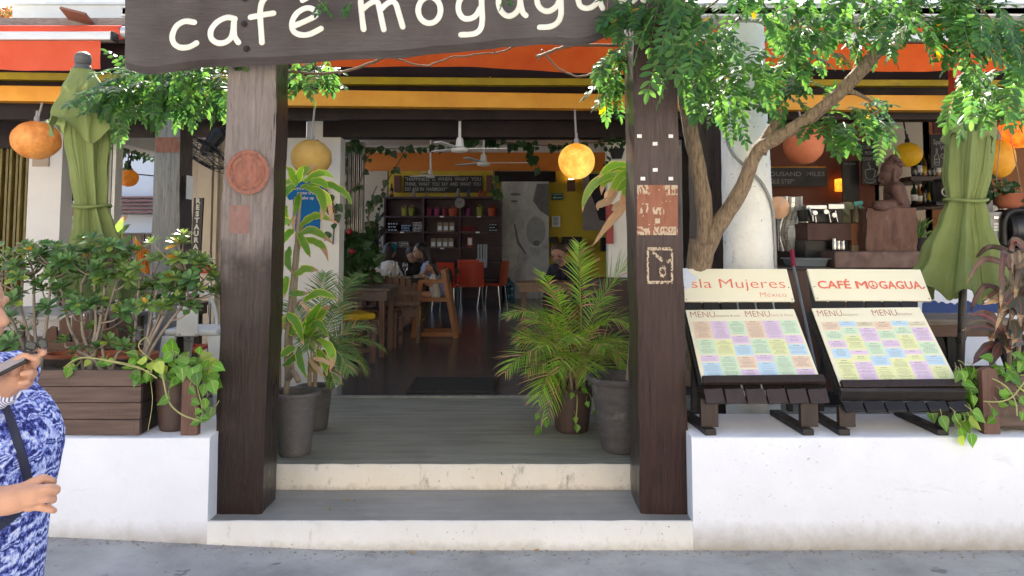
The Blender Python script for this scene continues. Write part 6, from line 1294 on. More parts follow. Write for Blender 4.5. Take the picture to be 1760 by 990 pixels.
for a in ((693, 0, 11, 14, W(.32, .30, .03), 'left of two lime woven bags in the top left bay'), (706, 0, 12, 14, W(.28, .27, .03), 'right of two lime woven bags in the top left bay'), (736, 0, 12, 12, W(.30, .03, .09), 'dark magenta woven bag leftmost in the top middle bay'), (750, 0, 12, 12, W(.34, .04, .14), 'magenta woven bag second from left in the top middle bay'), (763, 0, 8, 12, W(.30, .03, .04), 'narrow crimson woven bag in the top middle bay'), (778, 0, 18, 13, W(.45, .07, .02), 'wide orange red woven bag under the round clock'), (804, 0, 11, 13, W(.22, .03, .12), 'plum woven bag leftmost in the top right bay'), (824, 0, 12, 15, W(.34, .30, .03), 'lime woven bag in the top right bay'), (846, 0, 16, 14, W(.48, .07, .02), 'orange woven bag rightmost in the top right bay')): bag(*a)
M_kraft = pm('kraft_paper', W(.34, .25, .15), W(.28, .20, .12), 14, rough=.7)
def pouch(px, i, lab):
    p = Vector((X(px, YS_), YS_ + .12, shz[i])); T = thing('coffee_pouch', lab, 'pouch', p, 'kraft coffee pouches'); mb = MB(); w_, h_ = .115, .20
    mb.hexa([p + Vector(q) for q in ((-w_ / 2, -.04, 0), (w_ / 2, -.04, 0), (w_ / 2, .04, 0), (-w_ / 2, .04, 0), (-w_ / 2 * .95, -.012, h_), (w_ / 2 * .95, -.012, h_), (w_ / 2 * .95, .01, h_), (-w_ / 2 * .95, .01, h_))]); part('pouch', mb, M_kraft, T, bevel=.008)
    mb = MB(); mb.add([p + Vector(q) for q in ((-.042, -.039, .03), (.042, -.039, .03), (.042, -.0265, .12), (-.042, -.0265, .12))], [(0, 1, 2, 3)]); part('sticker', mb, M_paper, T)
for j, px in enumerate((755, 765.5, 776)): pouch(px, 1, ('left', 'middle', 'right')[j] + ' one of three kraft coffee pouches in the second row')
for j, px in enumerate((744, 754.5, 764.5, 774.5)): pouch(px, 2, ('leftmost', 'second from left', 'third from left', 'rightmost')[j] + ' of four kraft coffee pouches in the third row')
def folded(px, i, w_px, h_px, c1, c2, lab):
    w_, h_ = w_px * YS_ / FPX, h_px * YS_ / FPX; p = Vector((X(px, YS_), YS_ + .13, shz[i])); T = thing('folded_shirts', lab, 'shirts', p, 'printed shirts on the shelf'); n = 3
    for j in range(n): mb = MB(); mb.bx(p.x - w_ / 2 + rn(0, .02), p.x + w_ / 2 - rn(0, .02), p.y - .1 - rn(0, .02), p.y + .14, p.z + h_ * j / n + .002, p.z + h_ * (j + 1) / n - .002); part('shirt', mb, c1, T, bevel=.012)
    mb = MB()
    for j in range(3):
        x = -w_ * .42
        while x < w_ * .36: l = rn(.02, .06); mb.box(p + Vector((x + l / 2, -.128, h_ * (j + .5) / 3)), (l, .004, h_ * .12)); x += l + .02
    part('print', mb, c2, T)
M_wp = pm('white_print', W(.6, .6, .6), rough=.8); M_bp = pm('black_print', W(.03, .03, .03), rough=.8)
folded(674, 1, 18, 16, pm('black_tee', W(.015, .015, .02), rough=.9), M_wp, 'stack of black shirts with white lettering in the second row'); folded(697, 1, 17, 12, pm('blue_tee', W(.02, .12, .28), rough=.9), M_wp, 'stack of blue printed shirts between black and white stacks'); folded(717, 1, 17, 16, M_shirtw, M_bp, 'stack of white shirts with dark lettering in the second row'); folded(675, 2, 18, 9, M_shirtw, M_bp, 'left pile of white shirts above the teal cap'); folded(693, 2, 18, 10, M_shirtw, M_bp, 'right pile of white shirts in the third row'); folded(805, 1, 26, 10, pm('red_tee', W(.36, .03, .03), rough=.9), M_bp, 'low red printed pile in the right bay'); folded(847, 1, 14, 14, pm('black_tee2', W(.015, .015, .02), rough=.9), M_wp, 'black printed pile at the right end of the second row')
p = Vector((X(807.5, YS_), YS_ + .05, shz[2])); T = thing('photo_frame', 'small red picture frame standing in the right bay', 'frame', p); mb = MB(); mb.box(p + Vector((0, 0, .13)), (.115, .02, .19)); mb.box(p + Vector((0, .01, .02)), (.03, .03, .04)); part('frame', mb, M_red, T); mb = MB(); mb.box(p + Vector((0, -.011, .13)), (.08, .004, .14)); part('picture', mb, M_paper, T)
p = Vector((X(828, YS_), YS_ - .03, shz[3] - .07)); T = thing('tote_bag', 'silvery white printed tote hanging in front of the right bay', 'bag', p)
mb = MB(); mb.bx(p.x - .115, p.x + .115, p.y - .03, p.y + .03, p.z - .04, p.z + .15); mb.bx(p.x - .01, p.x + .01, p.y, p.y + .06, p.z + .02, p.z + .12); part('body', mb, pm('silver_print', W(.55, .55, .54), W(.25, .25, .25), 40), T)
for dx in (-.07, -.01, .05, .1): mb = MB(); mb.bx(p.x + dx - .02, p.x + dx + .02, p.y - .004, p.y + .004, p.z + .15, p.z + .46); part('handle', mb, pm('silver_print', W(.55, .55, .54)), T)
p = at(790.5, 349, YS_ - .03); T = thing('wall_clock', 'small round clock with pale rim on the shelf front', 'clock', p); Mx = Matrix.Rotation(R(90), 3, 'X'); mb = MB(); mb.lathe([(0, 0), (.115, 0), (.115, .03), (.10, .04), (.098, .03), (0, .03)], p, 28, M=Mx); part('case', mb, pm('clock_case', W(.30, .26, .24), W(.22, .2, .19), 20), T, smooth='auto')
mb = MB(); mb.bar(p + Vector((0, -.034, 0)), p + Vector((.03, -.034, .05)), .012, .003, up=(0, 1, 0)); part('hand', mb, M_black, T); mb = MB(); mb.bar(p + Vector((0, -.037, 0)), p + Vector((-.06, -.037, .02)), .008, .003, up=(0, 1, 0)); part('hand', mb, M_black, T)
# figurines and bottles on top of the shelf
def bottle(p, h, r, mat, lab, lcol=None, grp='bottles'):
    T = thing('bottle', lab, 'bottle', p, grp); mb = MB(); mb.lathe([(r * .9, 0), (r, .01), (r, h * .55), (r * .75, h * .66), (r * .36, h * .76), (r * .34, h * .97), (r * .4, h * .975), (r * .4, h), (0, h)], p, 14); part('glass', mb, mat, T, smooth='auto')
    if lcol: mb = MB(); mb.lathe([(r * 1.03, h * .15), (r * 1.03, h * .42)], p, 14); part('sticker', mb, lcol, T, smooth=True)
M_bgreen = pm('dark_green_glass', W(.012, .03, .012), W(.008, .02, .008), rough=.1, bump=0); M_pinklab = pm('pink_label', W(.45, .18, .14), rough=.6); M_bdark = pm('dark_glass', W(.02, .012, .01), W(.015, .01, .008), rough=.1, bump=0); M_bamber = pm('amber_glass', W(.22, .09, .015), W(.16, .06, .01), rough=.1, bump=0)
bottle(Vector((X(671, YS_), YS_ + .1, zs1)), .29, .042, M_bgreen, 'green wine bottle at the left end of the shelf top', M_pinklab)
for (px, h, col, lab) in ((709, .20, W(.30, .27, .24), 'speckled carved animal figurine left on the shelf top'), (731, .11, W(.45, .20, .16), 'small pink cup on the shelf top'), (765, .09, W(.45, .42, .38), 'white skull shaped bowl on the shelf top'), (786, .19, W(.35, .28, .24), 'slim pale figurine on the shelf top'), (804, .17, W(.10, .12, .16), 'blue grey figurine on the shelf top'), (824, .16, W(.45, .05, .03), 'left red figurine on the shelf top'), (832, .15, W(.40, .05, .03), 'right red figurine on the shelf top')):
    p = Vector((X(px, YS_), YS_ + .1, zs1)); mb = MB(); caps(mb, p + Vector((0, 0, h * .25)), h * .22, p + Vector((0, 0, h * .55)), h * .18); mb.ball(p + Vector((.01, -.01, h * .82)), (h * .17, h * .17, h * .19), 10, 8); caps(mb, p + Vector((-h * .18, 0, .012)), h * .12, p + Vector((h * .18, 0, .012)), h * .12); caps(mb, p + Vector((h * .1, 0, h * .5)), h * .07, p + Vector((h * .32, 0, h * .62)), h * .06)
    solo('figurine', fuse(mb, .012, 2), pm('fig_%d' % px, col, tuple(c * .6 for c in col[:3]) + (1,), 30, rough=.6), lab, 'figurine', p, 'figurines on the shelf top', smooth=True)
# quotation board
def signboard(name, lab, px0, py0, px1, py1, Y, lines, ink, board, th=.02, grp=None, margin=.03, ls=None, frame=None):
    a, b = at(px0, py0, Y), at(px1, py1, Y); z0, z1 = min(a.z, b.z), max(a.z, b.z); T = thing(name, lab, 'sign', ((a.x + b.x) / 2, Y, z0), grp); mb = MB(); mb.bx(a.x, b.x, Y, Y + th, z0, z1); part('board', mb, board, T)
    for (txt, u, v, size, wd) in lines: part('lettering', text_mb(txt, size * (z1 - z0), (a.x + u * (b.x - a.x), Y - .0005, z0 + v * (z1 - z0)), depth=.003, width=wd * (b.x - a.x), offset=.0012 * size * (z1 - z0) * 8), ink, T, kind=None)
    return T
M_signw = pm('pale_lettering', W(.48, .46, .42), rough=.7, bump=0); M_signb = pm('black_board', W(.010, .010, .011), W(.014, .014, .014), rough=.5, bump=0)
signboard('quote_sign', 'long black quotation board about happiness above the shelf', 694, 302, 829, 331, 17.1, [('“HAPPINESS  IS  WHEN  WHAT  YOU', .015, .70, .30, .965), ('THINK,  WHAT  YOU  SAY  AND  WHAT  YOU', .015, .40, .30, .965), ('DO ARE IN  HARMONY”', .015, .10, .30, .535)], M_signw, M_signb)
for (px0, px1, py0, py1, lab) in ((678, 690, 302, 331, 'brown wooden sconce left of the quotation board'), (836, 847, 302, 331, 'brown wooden sconce right of the quotation board')):
    a, b = at(px0, py1, 17.08), at(px1, py0, 17.08); mb = MB(); mb.bx(a.x, b.x, 16.98, 17.08, a.z, b.z); solo('wall_sconce', mb, pm('sconce_wood', W(.16, .06, .04), W(.12, .045, .03), 8), lab, 'sconce', ((a.x + b.x) / 2, 17, a.z), 'box sconces', bevel=.01)
# mural door, posters, small wall things
a, b = at(863, 520, 16.98), at(943, 312, 16.98)
def muralmat():
    k = NM('mural_print'); v = k.coord('Object', (1.2, 1, .8)); f = k.noise(v, 2.0, 9, .62, .8); g = k.noise(k.coord('Object', (1, 1, .5)), 5, 8, .7, .5); col = k.ramp(f, [(.25, W(.30, .29, .27)), (.40, W(.44, .42, .39)), (.55, W(.56, .54, .50)), (.7, W(.66, .64, .60))]); col = k.mix(k.ramp(g, [(.55, 0.0), (.68, .5)]), col, W(.08, .075, .07)); k.l(col, k.b.inputs['Base Color']); k.b.inputs['Roughness'].default_value = .45; return k.m
T = thing('mural_door', 'grey door panel covered by a blurred black and white portrait print', 'door', ((a.x + b.x) / 2, 17, Z2)); mb = MB(); mb.bx(a.x, b.x, 16.98, 17.04, Z2 + .012, b.z); part('panel', mb, muralmat(), T)
mk = lambda pts, m, nm, off: part(nm, MB().add([at(x, y, 16.98 - off) for x, y in pts], [tuple(range(len(pts)))]), m, T)
M_mg, M_ml, M_md = pm('mural_grey', W(.40, .385, .36), W(.32, .31, .29), 7, bump=0), pm('mural_light', W(.62, .60, .56), W(.5, .48, .45), 7, bump=0), pm('mural_dark', W(.13, .125, .12), W(.22, .21, .2), 7, bump=0)
ell = lambda cx, cy, rx, ry, n=24, a0=0: [(cx + rx * math.cos(a0 + 2 * math.pi * i / n), cy + ry * math.sin(a0 + 2 * math.pi * i / n)) for i in range(n)]
mk(ell(921, 396, 21, 30), M_ml, 'mural_print', .004); mk(ell(921, 397, 17, 25), M_mg, 'mural_print', .008); mk(ell(922, 418, 6, 5), M_md, 'mural_print', .012); mk(ell(902, 357, 9, 3.5), M_ml, 'mural_print', .004); mk(ell(884, 346, 6, 2), M_md, 'mural_print', .004); mk([(883, 385), (885.5, 385), (892, 415), (905, 436), (903, 437.5), (889, 419)], M_md, 'mural_print', .004); mk(ell(886, 334, 9, 2.5), M_md, 'mural_print', .004)
mk([(923, 316), (943, 316), (943, 372), (928, 362), (916, 345)], M_md, 'mural_print', .003)
a, b = at(1002, 396, 17.1), at(1060, 298, 17.1); mb = MB(); mb.bx(a.x, b.x, 17.1, 17.12, a.z, b.z); T2 = thing('poster', 'grey print with a dark hair like shape on the yellow wall', 'poster', ((a.x + b.x) / 2, 17.1, a.z)); part('sheet', mb, pm('poster_grey', W(.40, .34, .31), W(.26, .22, .2), 2, bump=0), T2)
part('dark_shape', MB().add([at(x, y, 17.094) for x, y in [(1012, 299), (1052, 299), (1048, 350), (1040, 380), (1030, 378), (1022, 350), (1014, 330)]], [tuple(range(7))]), pm('poster_dark', W(.03, .022, .03), rough=.6, bump=0), T2)
a, b = at(948, 344, 17.1), at(967, 332, 17.1); T = thing('exit_sign', 'small green sign with white arrow pointing left on the yellow wall', 'sign', ((a.x + b.x) / 2, 17.1, a.z)); mb = MB(); mb.bx(a.x, b.x, 17.1, 17.115, a.z, b.z); part('board', mb, pm('sign_green', W(.01, .12, .09), W(.01, .1, .08), bump=0), T)
q = lambda lst: MB().add([at(x, y, 17.095) for x, y in lst], [tuple(range(len(lst)))])
part('arrow', q([(949.5, 339.5), (954, 336.5), (954, 338.7), (965, 338.7), (965, 340.5), (954, 340.5), (954, 342.6)]), M_signw, T); part('caption', q([(950, 333.6), (965, 333.6), (965, 334.8), (950, 334.8)]), M_signw, T)
a, b = at(949, 390, 17.1), at(963, 371.5, 17.1); T = thing('notice', 'white framed paper notice below the green arrow sign', 'notice', ((a.x + b.x) / 2, 17.1, a.z)); mb = MB(); mb.bx(a.x, b.x, 17.1, 17.115, a.z, b.z); part('sheet', mb, M_paper, T); mb = MB()
for i in range(7): z = b.z - .03 - i * .028; mb.add([(a.x + .03, 17.096, z), (b.x - .03 - rn(0, .04), 17.096, z), (b.x - .03 - rn(0, .04), 17.096, z + .012), (a.x + .03, 17.096, z + .012)], [(0, 1, 2, 3)])
part('print', mb, M_ink, T)
a, b = at(975, 329, 17.05), at(988, 309, 17.05); T = thing('wall_sconce', 'lit wooden sconce below the yellow globe on the far wall', 'sconce', ((a.x + b.x) / 2, 17.05, a.z), 'box sconces'); mb = MB(); mb.bx(a.x, b.x, 16.98, 17.08, a.z, b.z); part('box', mb, pm('sconce_wood', W(.16, .06, .04)), T); mb = MB(); mb.bx(a.x + .03, b.x - .03, 17.0, 17.06, b.z + .002, b.z + .02); part('bulb', mb, glow('warm_bulb', s(255, 190, 110), s(255, 200, 120), 6), T)
for (x0, y0, x1, y1, lab, nm, c) in ((945, 407, 958, 418, 'small black loudspeaker on the yellow wall', 'loudspeaker', 'speaker'), (967, 407, 1000, 432, 'black screen behind the man with glasses', 'screen', 'screen'), (1034, 408, 1046, 432, 'narrow black cabinet beside the red batten', 'cabinet', 'cabinet')):
    a, b = at(x0, y1, 16.9), at(x1, y0, 16.9); mb = MB(); mb.bx(a.x, b.x, 16.9, 17.16, a.z, b.z); solo(nm, mb, M_black, lab, c, ((a.x + b.x) / 2, 16.9, a.z), bevel=.01)
# water bottle, folding ladder rack
p = atz(874, 514, ZF); p.z = ZF; T = thing('water_bottle', 'big teal water bottle on the floor by the shelf end', 'bottle', p); mb = MB(); mb.lathe([(.13, 0), (.137, .02), (.137, .10), (.130, .115), (.137, .13), (.137, .24), (.130, .255), (.137, .27), (.13, .33), (.06, .40), (.03, .42), (.03, .46), (0, .46)], p, 20); part('bottle', mb, pm('teal_plastic', W(.02, .10, .13), W(.015, .08, .1), rough=.15, bump=0), T, smooth='auto')
p = atz(904, 507, ZF); p.z = ZF; T = thing('step_rack', 'wooden folding step rack leaning by the mural door', 'rack', p)
w0, w1, h = .24, .14, .85
for sg in (-1, 1): mb = MB(); mb.bar(p + Vector((sg * w0, -.2, 0)), p + Vector((sg * w1, .1, h)), .03, .03); part('rail', mb, M_orwood, T)
for i in range(6): t = (i + .5) / 6; mb = MB(); w_ = w0 + (w1 - w0) * t; mb.box(p + Vector((0, -.2 + .3 * t, h * t)), (w_ * 2, .12, .02)); part('step', mb, M_kraft, T)
# man at the right with his table
mt = table('small pale wood table where the bearded man sits', (X(938, 9.7), 9.75, ZF), .75, .65, .77, pm('pale_table_wood', W(.24, .15, .09), W(.17, .10, .06), 7, (6, 1, 1), .45), M_chair, .08, 4)
Tm, hd, hf, hs, r = seated('man with glasses and grey beard reading at the right table', (X(984, 10.4), 10.45, ZF + .46), R(232), .42, (-.3, -.75, -.62), M_skin3, M_hairb, pm('navy_tee', W(.012, .014, .025), W(.018, .02, .033), 9, rough=.85), [((.20, .0, -.25), (.42, -.02, -.22)), ((.16, -.02, -.26), (.36, .20, -.22))], True, 1.04, .010, 0, .6, (pm('grey_trousers', W(.06, .06, .065), W(.045, .045, .05), 8), MB()), None, pm('grey_beard', W(.30, .25, .22), W(.2, .17, .15), 40, rough=.9))
gl = MB()
for sg in (-1, 1): c = hd + hf * r * 1.02 + hs * sg * r * .36 + Vector((0, 0, r * .02)); gl.tube([c + (hs * math.cos(a) * .024 + Vector((0, 0, 1)) * math.sin(a) * .018) for a in [2 * math.pi * i / 12 for i in range(13)]], .003, 5, False); gl.tube([c + hs * sg * .024, hd + hs * sg * r * .95 + hf * r * .1 + Vector((0, 0, r * .05))], .0025, 5)
part('glasses', gl, M_black, Tm)
# vines on the string across the room, hanging strands, folded white gate, stair rail
M_ivy = leafmat('ivy_leaf', W(.020, .055, .018), W(.035, .085, .022), trans=.25, island=.35, rough=.35)
def ivy(label, strands, loc):
    T = thing('trailing_vine', label, 'vine', loc, 'trailing vines inside'); fl, st = MB(), MB()
    for (pts, n, L) in strands:
        P = smooth_path(pp(pts), 8); st.tube(P, .007, 5)
        for i in range(n): p = RND.choice(P) + rdir() * .04; hleaf(fl, p, (rn(-.6, .6), rn(-.4, .2), rn(-1, -.1)), L * rn(.7, 1.2), Vector((rn(-.4, .4), -1, rn(0, .5))))
    part('stem', st, M_twig, T, smooth=True, kind='stuff'); part('foliage', fl, M_ivy, T, kind='stuff')
ivy('leafy vine strung along the ceiling edge across the whole room', [([(585, 250, 9.5), (640, 254, 9.6), (700, 256, 9.6), (760, 250, 9.6), (800, 238, 9.6), (840, 240, 9.6), (880, 246, 9.6), (960, 250, 9.6), (1062, 240, 9.5)], 95, .105), ([(700, 256, 9.6), (690, 270, 9.6), (672, 300, 9.6), (655, 335, 9.6), (640, 360, 9.6)], 11, .10), ([(905, 248, 9.6), (915, 270, 9.6), (928, 290, 9.6)], 10, .12), ([(640, 254, 9.6), (628, 280, 9.6), (620, 310, 9.6), (600, 330, 9.6)], 10, .09), ([(848, 290, 9.6), (850, 320, 9.6), (862, 340, 9.6)], 8, .12), ([(805, 240, 9.6), (812, 250, 9.6)], 8, .12)], at(800, 250, 9.6))
ivy('vine climbing the folded white gate beside the pier', [([(620, 470, 9.7), (605, 400, 9.7), (590, 340, 9.7), (592, 280, 9.7), (600, 245, 9.7), (615, 243, 9.7)], 34, .10), ([(560, 330, 6.86), (575, 360, 6.86), (572, 420, 6.86)], 16, .08), ([(632, 470, 9.7), (630, 400, 9.7), (640, 340, 9.7), (648, 320, 9.7)], 16, .08), ([(640, 400, 9.7), (634, 380, 9.7), (632, 350, 9.7)], 8, .07)], at(605, 470, 9.7))
ivy('small leaved vine on the stair rail beside the shelf', [([(655, 460, 15.8), (655, 420, 15.8), (650, 380, 15.8), (657, 340, 15.8), (660, 310, 15.8)], 20, .10)], at(655, 460, 15.8))
T = thing('bushy_plant', 'dark leafy plant with red blooms at the foot of the white gate', 'plant', (X(605, 9.7), 9.7, ZF)); fl, st, rd = MB(), MB(), MB()
for i in range(230): p = at(rn(582, 645), rn(400, 490) , rn(9.5, 9.75)); hleaf(fl, p, rdir() + Vector((0, -.5, 0)), rn(.09, .17), Vector((rn(-.4, .4), -1, rn(0, .8))))
for i in range(5): a = at(590 + i * 9, 470, 9.7); st.tube([Vector((X(605, 9.7), 9.7, ZF)), a, a + Vector((rn(-.1, .1), 0, .35))], .008, 5)
for (px, py) in ((600, 398), (605, 432), (561, 303)): rd.ball(at(px, py, 9.42), .035, 8, 6)
part('foliage', fl, M_ivy, T, kind='stuff'); part('stem', st, M_twig, T, kind='stuff'); part('flower', rd, pm('red_petal', W(.38, .02, .04), rough=.7), T, smooth=True, kind='stuff')
G2 = thing('folding_gate', 'stack of white folded gate leaves beside the painted pier', 'gate', (X(605, 9.85), 9.85, ZF)); M_gw = pm('grey_white_gate', W(.44, .43, .41), W(.36, .35, .33), 5, rough=.5)
for i in range(9): x = X(592, 9.8) + i * .026; mb = MB(); mb.bx(x, x + .015, 9.8 + .02 * (i % 2), 9.94, ZF, Z(243, 9.8)); part('slat', mb, M_gw, G2)
T = thing('stair_rail', 'dark sloping stair handrail with uprights left of the shelf', 'handrail', (X(640, 15.9), 15.9, ZF))
for (a, b, w_) in (((610, 425), (664, 362), .05), ((610, 442), (664, 392), .12)): mb = MB(); mb.bar(at(a[0], a[1], 15.9), at(b[0], b[1], 15.9), .05, w_); part('rail', mb, M_dark, T)
for px, pt_ in ((626, 408), (648, 384)): mb = MB(); p = at(px, pt_, 15.92); mb.bx(p.x - .035, p.x + .035, 15.93, 15.99, ZF, p.z); part('upright', mb, M_dark, T)
# ceiling fans
def fan(label, px, py, Y, r, zt, blades, a0, L):
    c = at(px, py, Y); T = thing('ceiling_fan', label, 'fan', c, 'white ceiling fans'); mb = MB(); mb.lathe([(r * .2, -.02), (r * .8, -.012), (r, .0), (r * .95, .02), (r * .5, .035), (r * .42, .10), (r * .3, .115), (.0, .12)], c, 24); part('motor', mb, M_whiteplastic, T, smooth='auto')
    mb = MB(); mb.tube([c + Vector((0, 0, .1)), (c.x, Y, zt)], .013, 8); part('rod', mb, M_whiteplastic, T, smooth='auto'); mb = MB(); mb.lathe([(.025, zt - .08), (.05, zt - .03), (.055, zt)], (c.x, Y, 0), 14); part('canopy', mb, M_whiteplastic, T, smooth='auto')
    for i in range(blades): a = a0 + 2 * math.pi * i / blades; d = Vector((math.cos(a), math.sin(a), .02)); mb = MB(); mb.bar(c + d * r * .8 + Vector((0, 0, .02)), c + d * L + Vector((0, 0, .02)), .065, .006, up=(d.y * .05, -d.x * .12, 1)); part('blade', mb, M_whiteplastic, T)
fan('nearest white ceiling fan under the dark header', 790, 259, 6.72, .075, 2.79, 3, R(8), .42); fan('middle white ceiling fan over the room', 831, 283, 8.5, .075, 3.7, 3, R(10), .5); fan('farthest white ceiling fan in front of the quotation board', 740, 304, 12.0, .07, 3.7, 3, R(20), .45)
p = at(713, 234, 7.15); mb = MB(); mb.lathe([(.055, 0), (.06, -.015), (.045, -.035), (0, -.04)], p + Vector((0, 0, .03)), 16); mb.bx(p.x - .01, p.x + .01, 7.1, 7.16, p.z + .02, p.z + .04); solo('smoke_detector', mb, M_whiteplastic, 'white disc detector under the dark header', 'detector', p, smooth='auto')
# little hanging pot by the jamb
p = at(1060, 258, 6.95); T = thing('hanging_pot', 'small black hanging pot with tiny leaves by the right jamb', 'plant pot', p); mb = MB(); mb.lathe([(.045, -.08), (.07, 0), (.075, .01), (.06, .005), (0, .0)], p, 18); part('pot', mb, M_black, T, smooth='auto'); fl = MB()
for i in range(40): hleaf(fl, p + Vector((rn(-.09, .07), rn(-.06, .06), rn(0, .14))), rdir(), rn(.025, .05))
for i in range(14): hleaf(fl, p + Vector((rn(-.11, -.05), rn(-.03, .03), rn(-.14, .02))), rdir(), rn(.03, .05))
part('foliage', fl, M_ivy, T); mb = MB(); mb.tube([p + Vector((.06, 0, 0)), p + Vector((.0, .02, .3)), (p.x, 6.95, 2.5)], .004, 5); part('cord', mb, M_black, T)
# blue t-shirt on the pier
def tshirt(label, px0, px1, py0, py1, Y, mat, lines=None):
    a, b = at(px0, py1, Y), at(px1, py0, Y); c = (a.x + b.x) / 2; w_ = (b.x - a.x) / 2; z0, z1 = a.z, b.z; h = z1 - z0
    P = [(c - w_ * .62, z0), (c + w_ * .62, z0), (c + w_ * .62, z0 + h * .62), (c + w_ * .8, z0 + h * .60), (c + w_, z0 + h * .74), (c + w_ * .6, z0 + h * .96), (c + w_ * .25, z1), (c, z1 - h * .05), (c - w_ * .25, z1), (c - w_ * .6, z0 + h * .96), (c - w_, z0 + h * .74), (c - w_ * .8, z0 + h * .60), (c - w_ * .62, z0 + h * .62)]
    T = thing('t_shirt', label, 't-shirt', (c, Y, z0)); mb = MB(); mb.ext([(x, Y, z) for x, z in P], (0, .018, 0)); part('cloth', mb, mat, T, bevel=.004)
    for (txt, v, size, wd) in (lines or []): part('lettering', text_mb(txt, size * h, (c, Y - .0005, z0 + v * h), align='CENTER', depth=.003, offset=.0008), M_wp, T)
    return T
tshirt('blue t-shirt with white lettering pinned to the pier behind the dracaena', 488, 565, 308, 398, 6.87, cloth('royal_blue_cotton', W(.012, .13, .36), W(.01, .11, .3), 0), [('if your dreams', .80, .085, 0), ('come true', .71, .085, 0), ('wake up', .615, .085, 0)])
tshirt('dark navy t-shirt on the grey wall behind the left umbrella', 108, 160, 270, 345, 7.13, cloth('navy_cotton', W(.008, .012, .03), W(.01, .014, .035), 0))
# ================================================================ bar side of the cafe (right)
YW = 9.8
M_rust = pm('rust_wall', W(.20, .052, .018), W(.15, .04, .015), 3, rough=.6, bump=.05)
def wallpanel(name, px0, py0, px1, py1, Y, m, th=.05): a, b = at(px0, py1, Y), at(px1, py0, Y); mb = MB(); mb.bx(a.x, b.x, Y, Y + th, a.z, b.z); return part(name, mb, m, B)
mb = MB(); mb.bx(X(1180, YW), 9, YW + .06, YW + .2, 0, 3.7); part('bar_wall', mb, M_dark, B)
wallpanel('rust_panel', 1290, 215, 1507, 380, YW, M_rust); wallpanel('beige_panel', 1508, 150, 1594, 460, YW, M_beige); wallpanel('rust_panel', 1594.5, 150, 1800, 460, YW, pm('orange_brown_wall', W(.34, .12, .03), W(.28, .1, .025), 3, rough=.6, bump=.05))
wallpanel('ochre_trim', 1315, 286, 1420, 290, YW - .03, M_amber, .02); wallpanel('white_conduit', 1325, 238, 1480, 241, YW - .04, M_whiteplastic, .03)
mb = MB(); mb.bx(1.35, 9, 6.63, 7.0, Z(198, 6.6), 2.789); part('header', mb, M_dark, B)
# dark post and white column
KP = [(Z2, X(1200, 5.45, 470), X(1251, 5.45, 470)), (2.9, X(1195, 5.45, 150), X(1246, 5.45, 150))]
T = thing('timber_post', 'slim dark timber post between the tree and the white column', 'post', (X(1222, 5.45), 5.55, Z2)); part('post', rough_post('P', KP, 5.45, 5.7, 11.2), M_side, T, smooth='auto')
YCO = 5.15; cx = X(1290, YCO); T = thing('column', 'thick lime washed white column with chipped patches behind the tree fork', 'column', (cx, YCO, Z2)); mb = MB()
fn = lambda u, v: (lambda z, a: Vector((X(1281 + 8 * (1 - v), YCO) + (.174 - .024 * v) * math.cos(a) * (1 + .06 * mnoise.noise(Vector((math.cos(a) * 1.5, math.sin(a) * 1.5, z * 2.2))) + .03 * mnoise.noise(Vector((math.cos(a) * 4, math.sin(a) * 4, z * 11)))), YCO + (.174 - .024 * v) * math.sin(a), z)))(Z2 + 2.75 * v, 2 * math.pi * u)
mb.grid(fn, 48, 60); part('shaft', mb, M_column, T, smooth=True)
mb = MB(); mb.tube(smooth_path([at(1244, 225, 5.03), at(1258, 262, 4.98), at(1285, 290, 4.96), at(1310, 316, 4.98), at(1327, 355, 5.03), at(1331, 400, 5.07), at(1333, 470, 5.1)], 8), .011, 8); part('cable', mb, pm('grey_cable', W(.30, .30, .29), rough=.5), T, smooth=True)
# dark panelled counter end behind the palm, long counter, stone top
M_cnt = pm('counter_wood', W(.045, .020, .020), W(.025, .012, .013), 6, (3, 3, .6), .4, .2)
M_stone = pm('reddish_stone', W(.20, .115, .09), W(.10, .055, .045), 9, rough=.6, bump=.5, bdist=.015, dirt=(W(.30, .24, .21), 14, .62, .74))
C_ = thing('bar_counter', 'dark panelled bar counter with reddish stone top right of the entrance', 'counter', (3, 7, Z2))
a = at(1002, 478, 6.95); mb = MB(); mb.bx(a.x, X(1260, 7.2), 6.95, 7.14, ZF, a.z); part('end_panel', mb, M_cnt, C_, bevel=.04)
mb = MB(); mb.bx(X(1262, 6.9), 8, 6.78, 7.4, ZF, Z(463, 6.75)); part('front_panel', mb, pm('red_brown_panel', W(.085, .032, .022), W(.05, .02, .015), 5, (3, 3, .6), .4, .15), C_)
zc = Z(432, 6.7); mb = MB(); mb.bx(X(1432, 6.7), 8, 6.68, 7.5, Z(461, 6.7), zc); part('stone_top', mb, M_stone, C_, bevel=.012)
mb = MB(); mb.bx(X(1262, 6.7), X(1430, 6.7), 6.72, 7.5, Z(464, 6.7), Z(459, 6.7)); part('wood_top', mb, M_cnt, C_, bevel=.006)
zl = Z(459, 6.7)
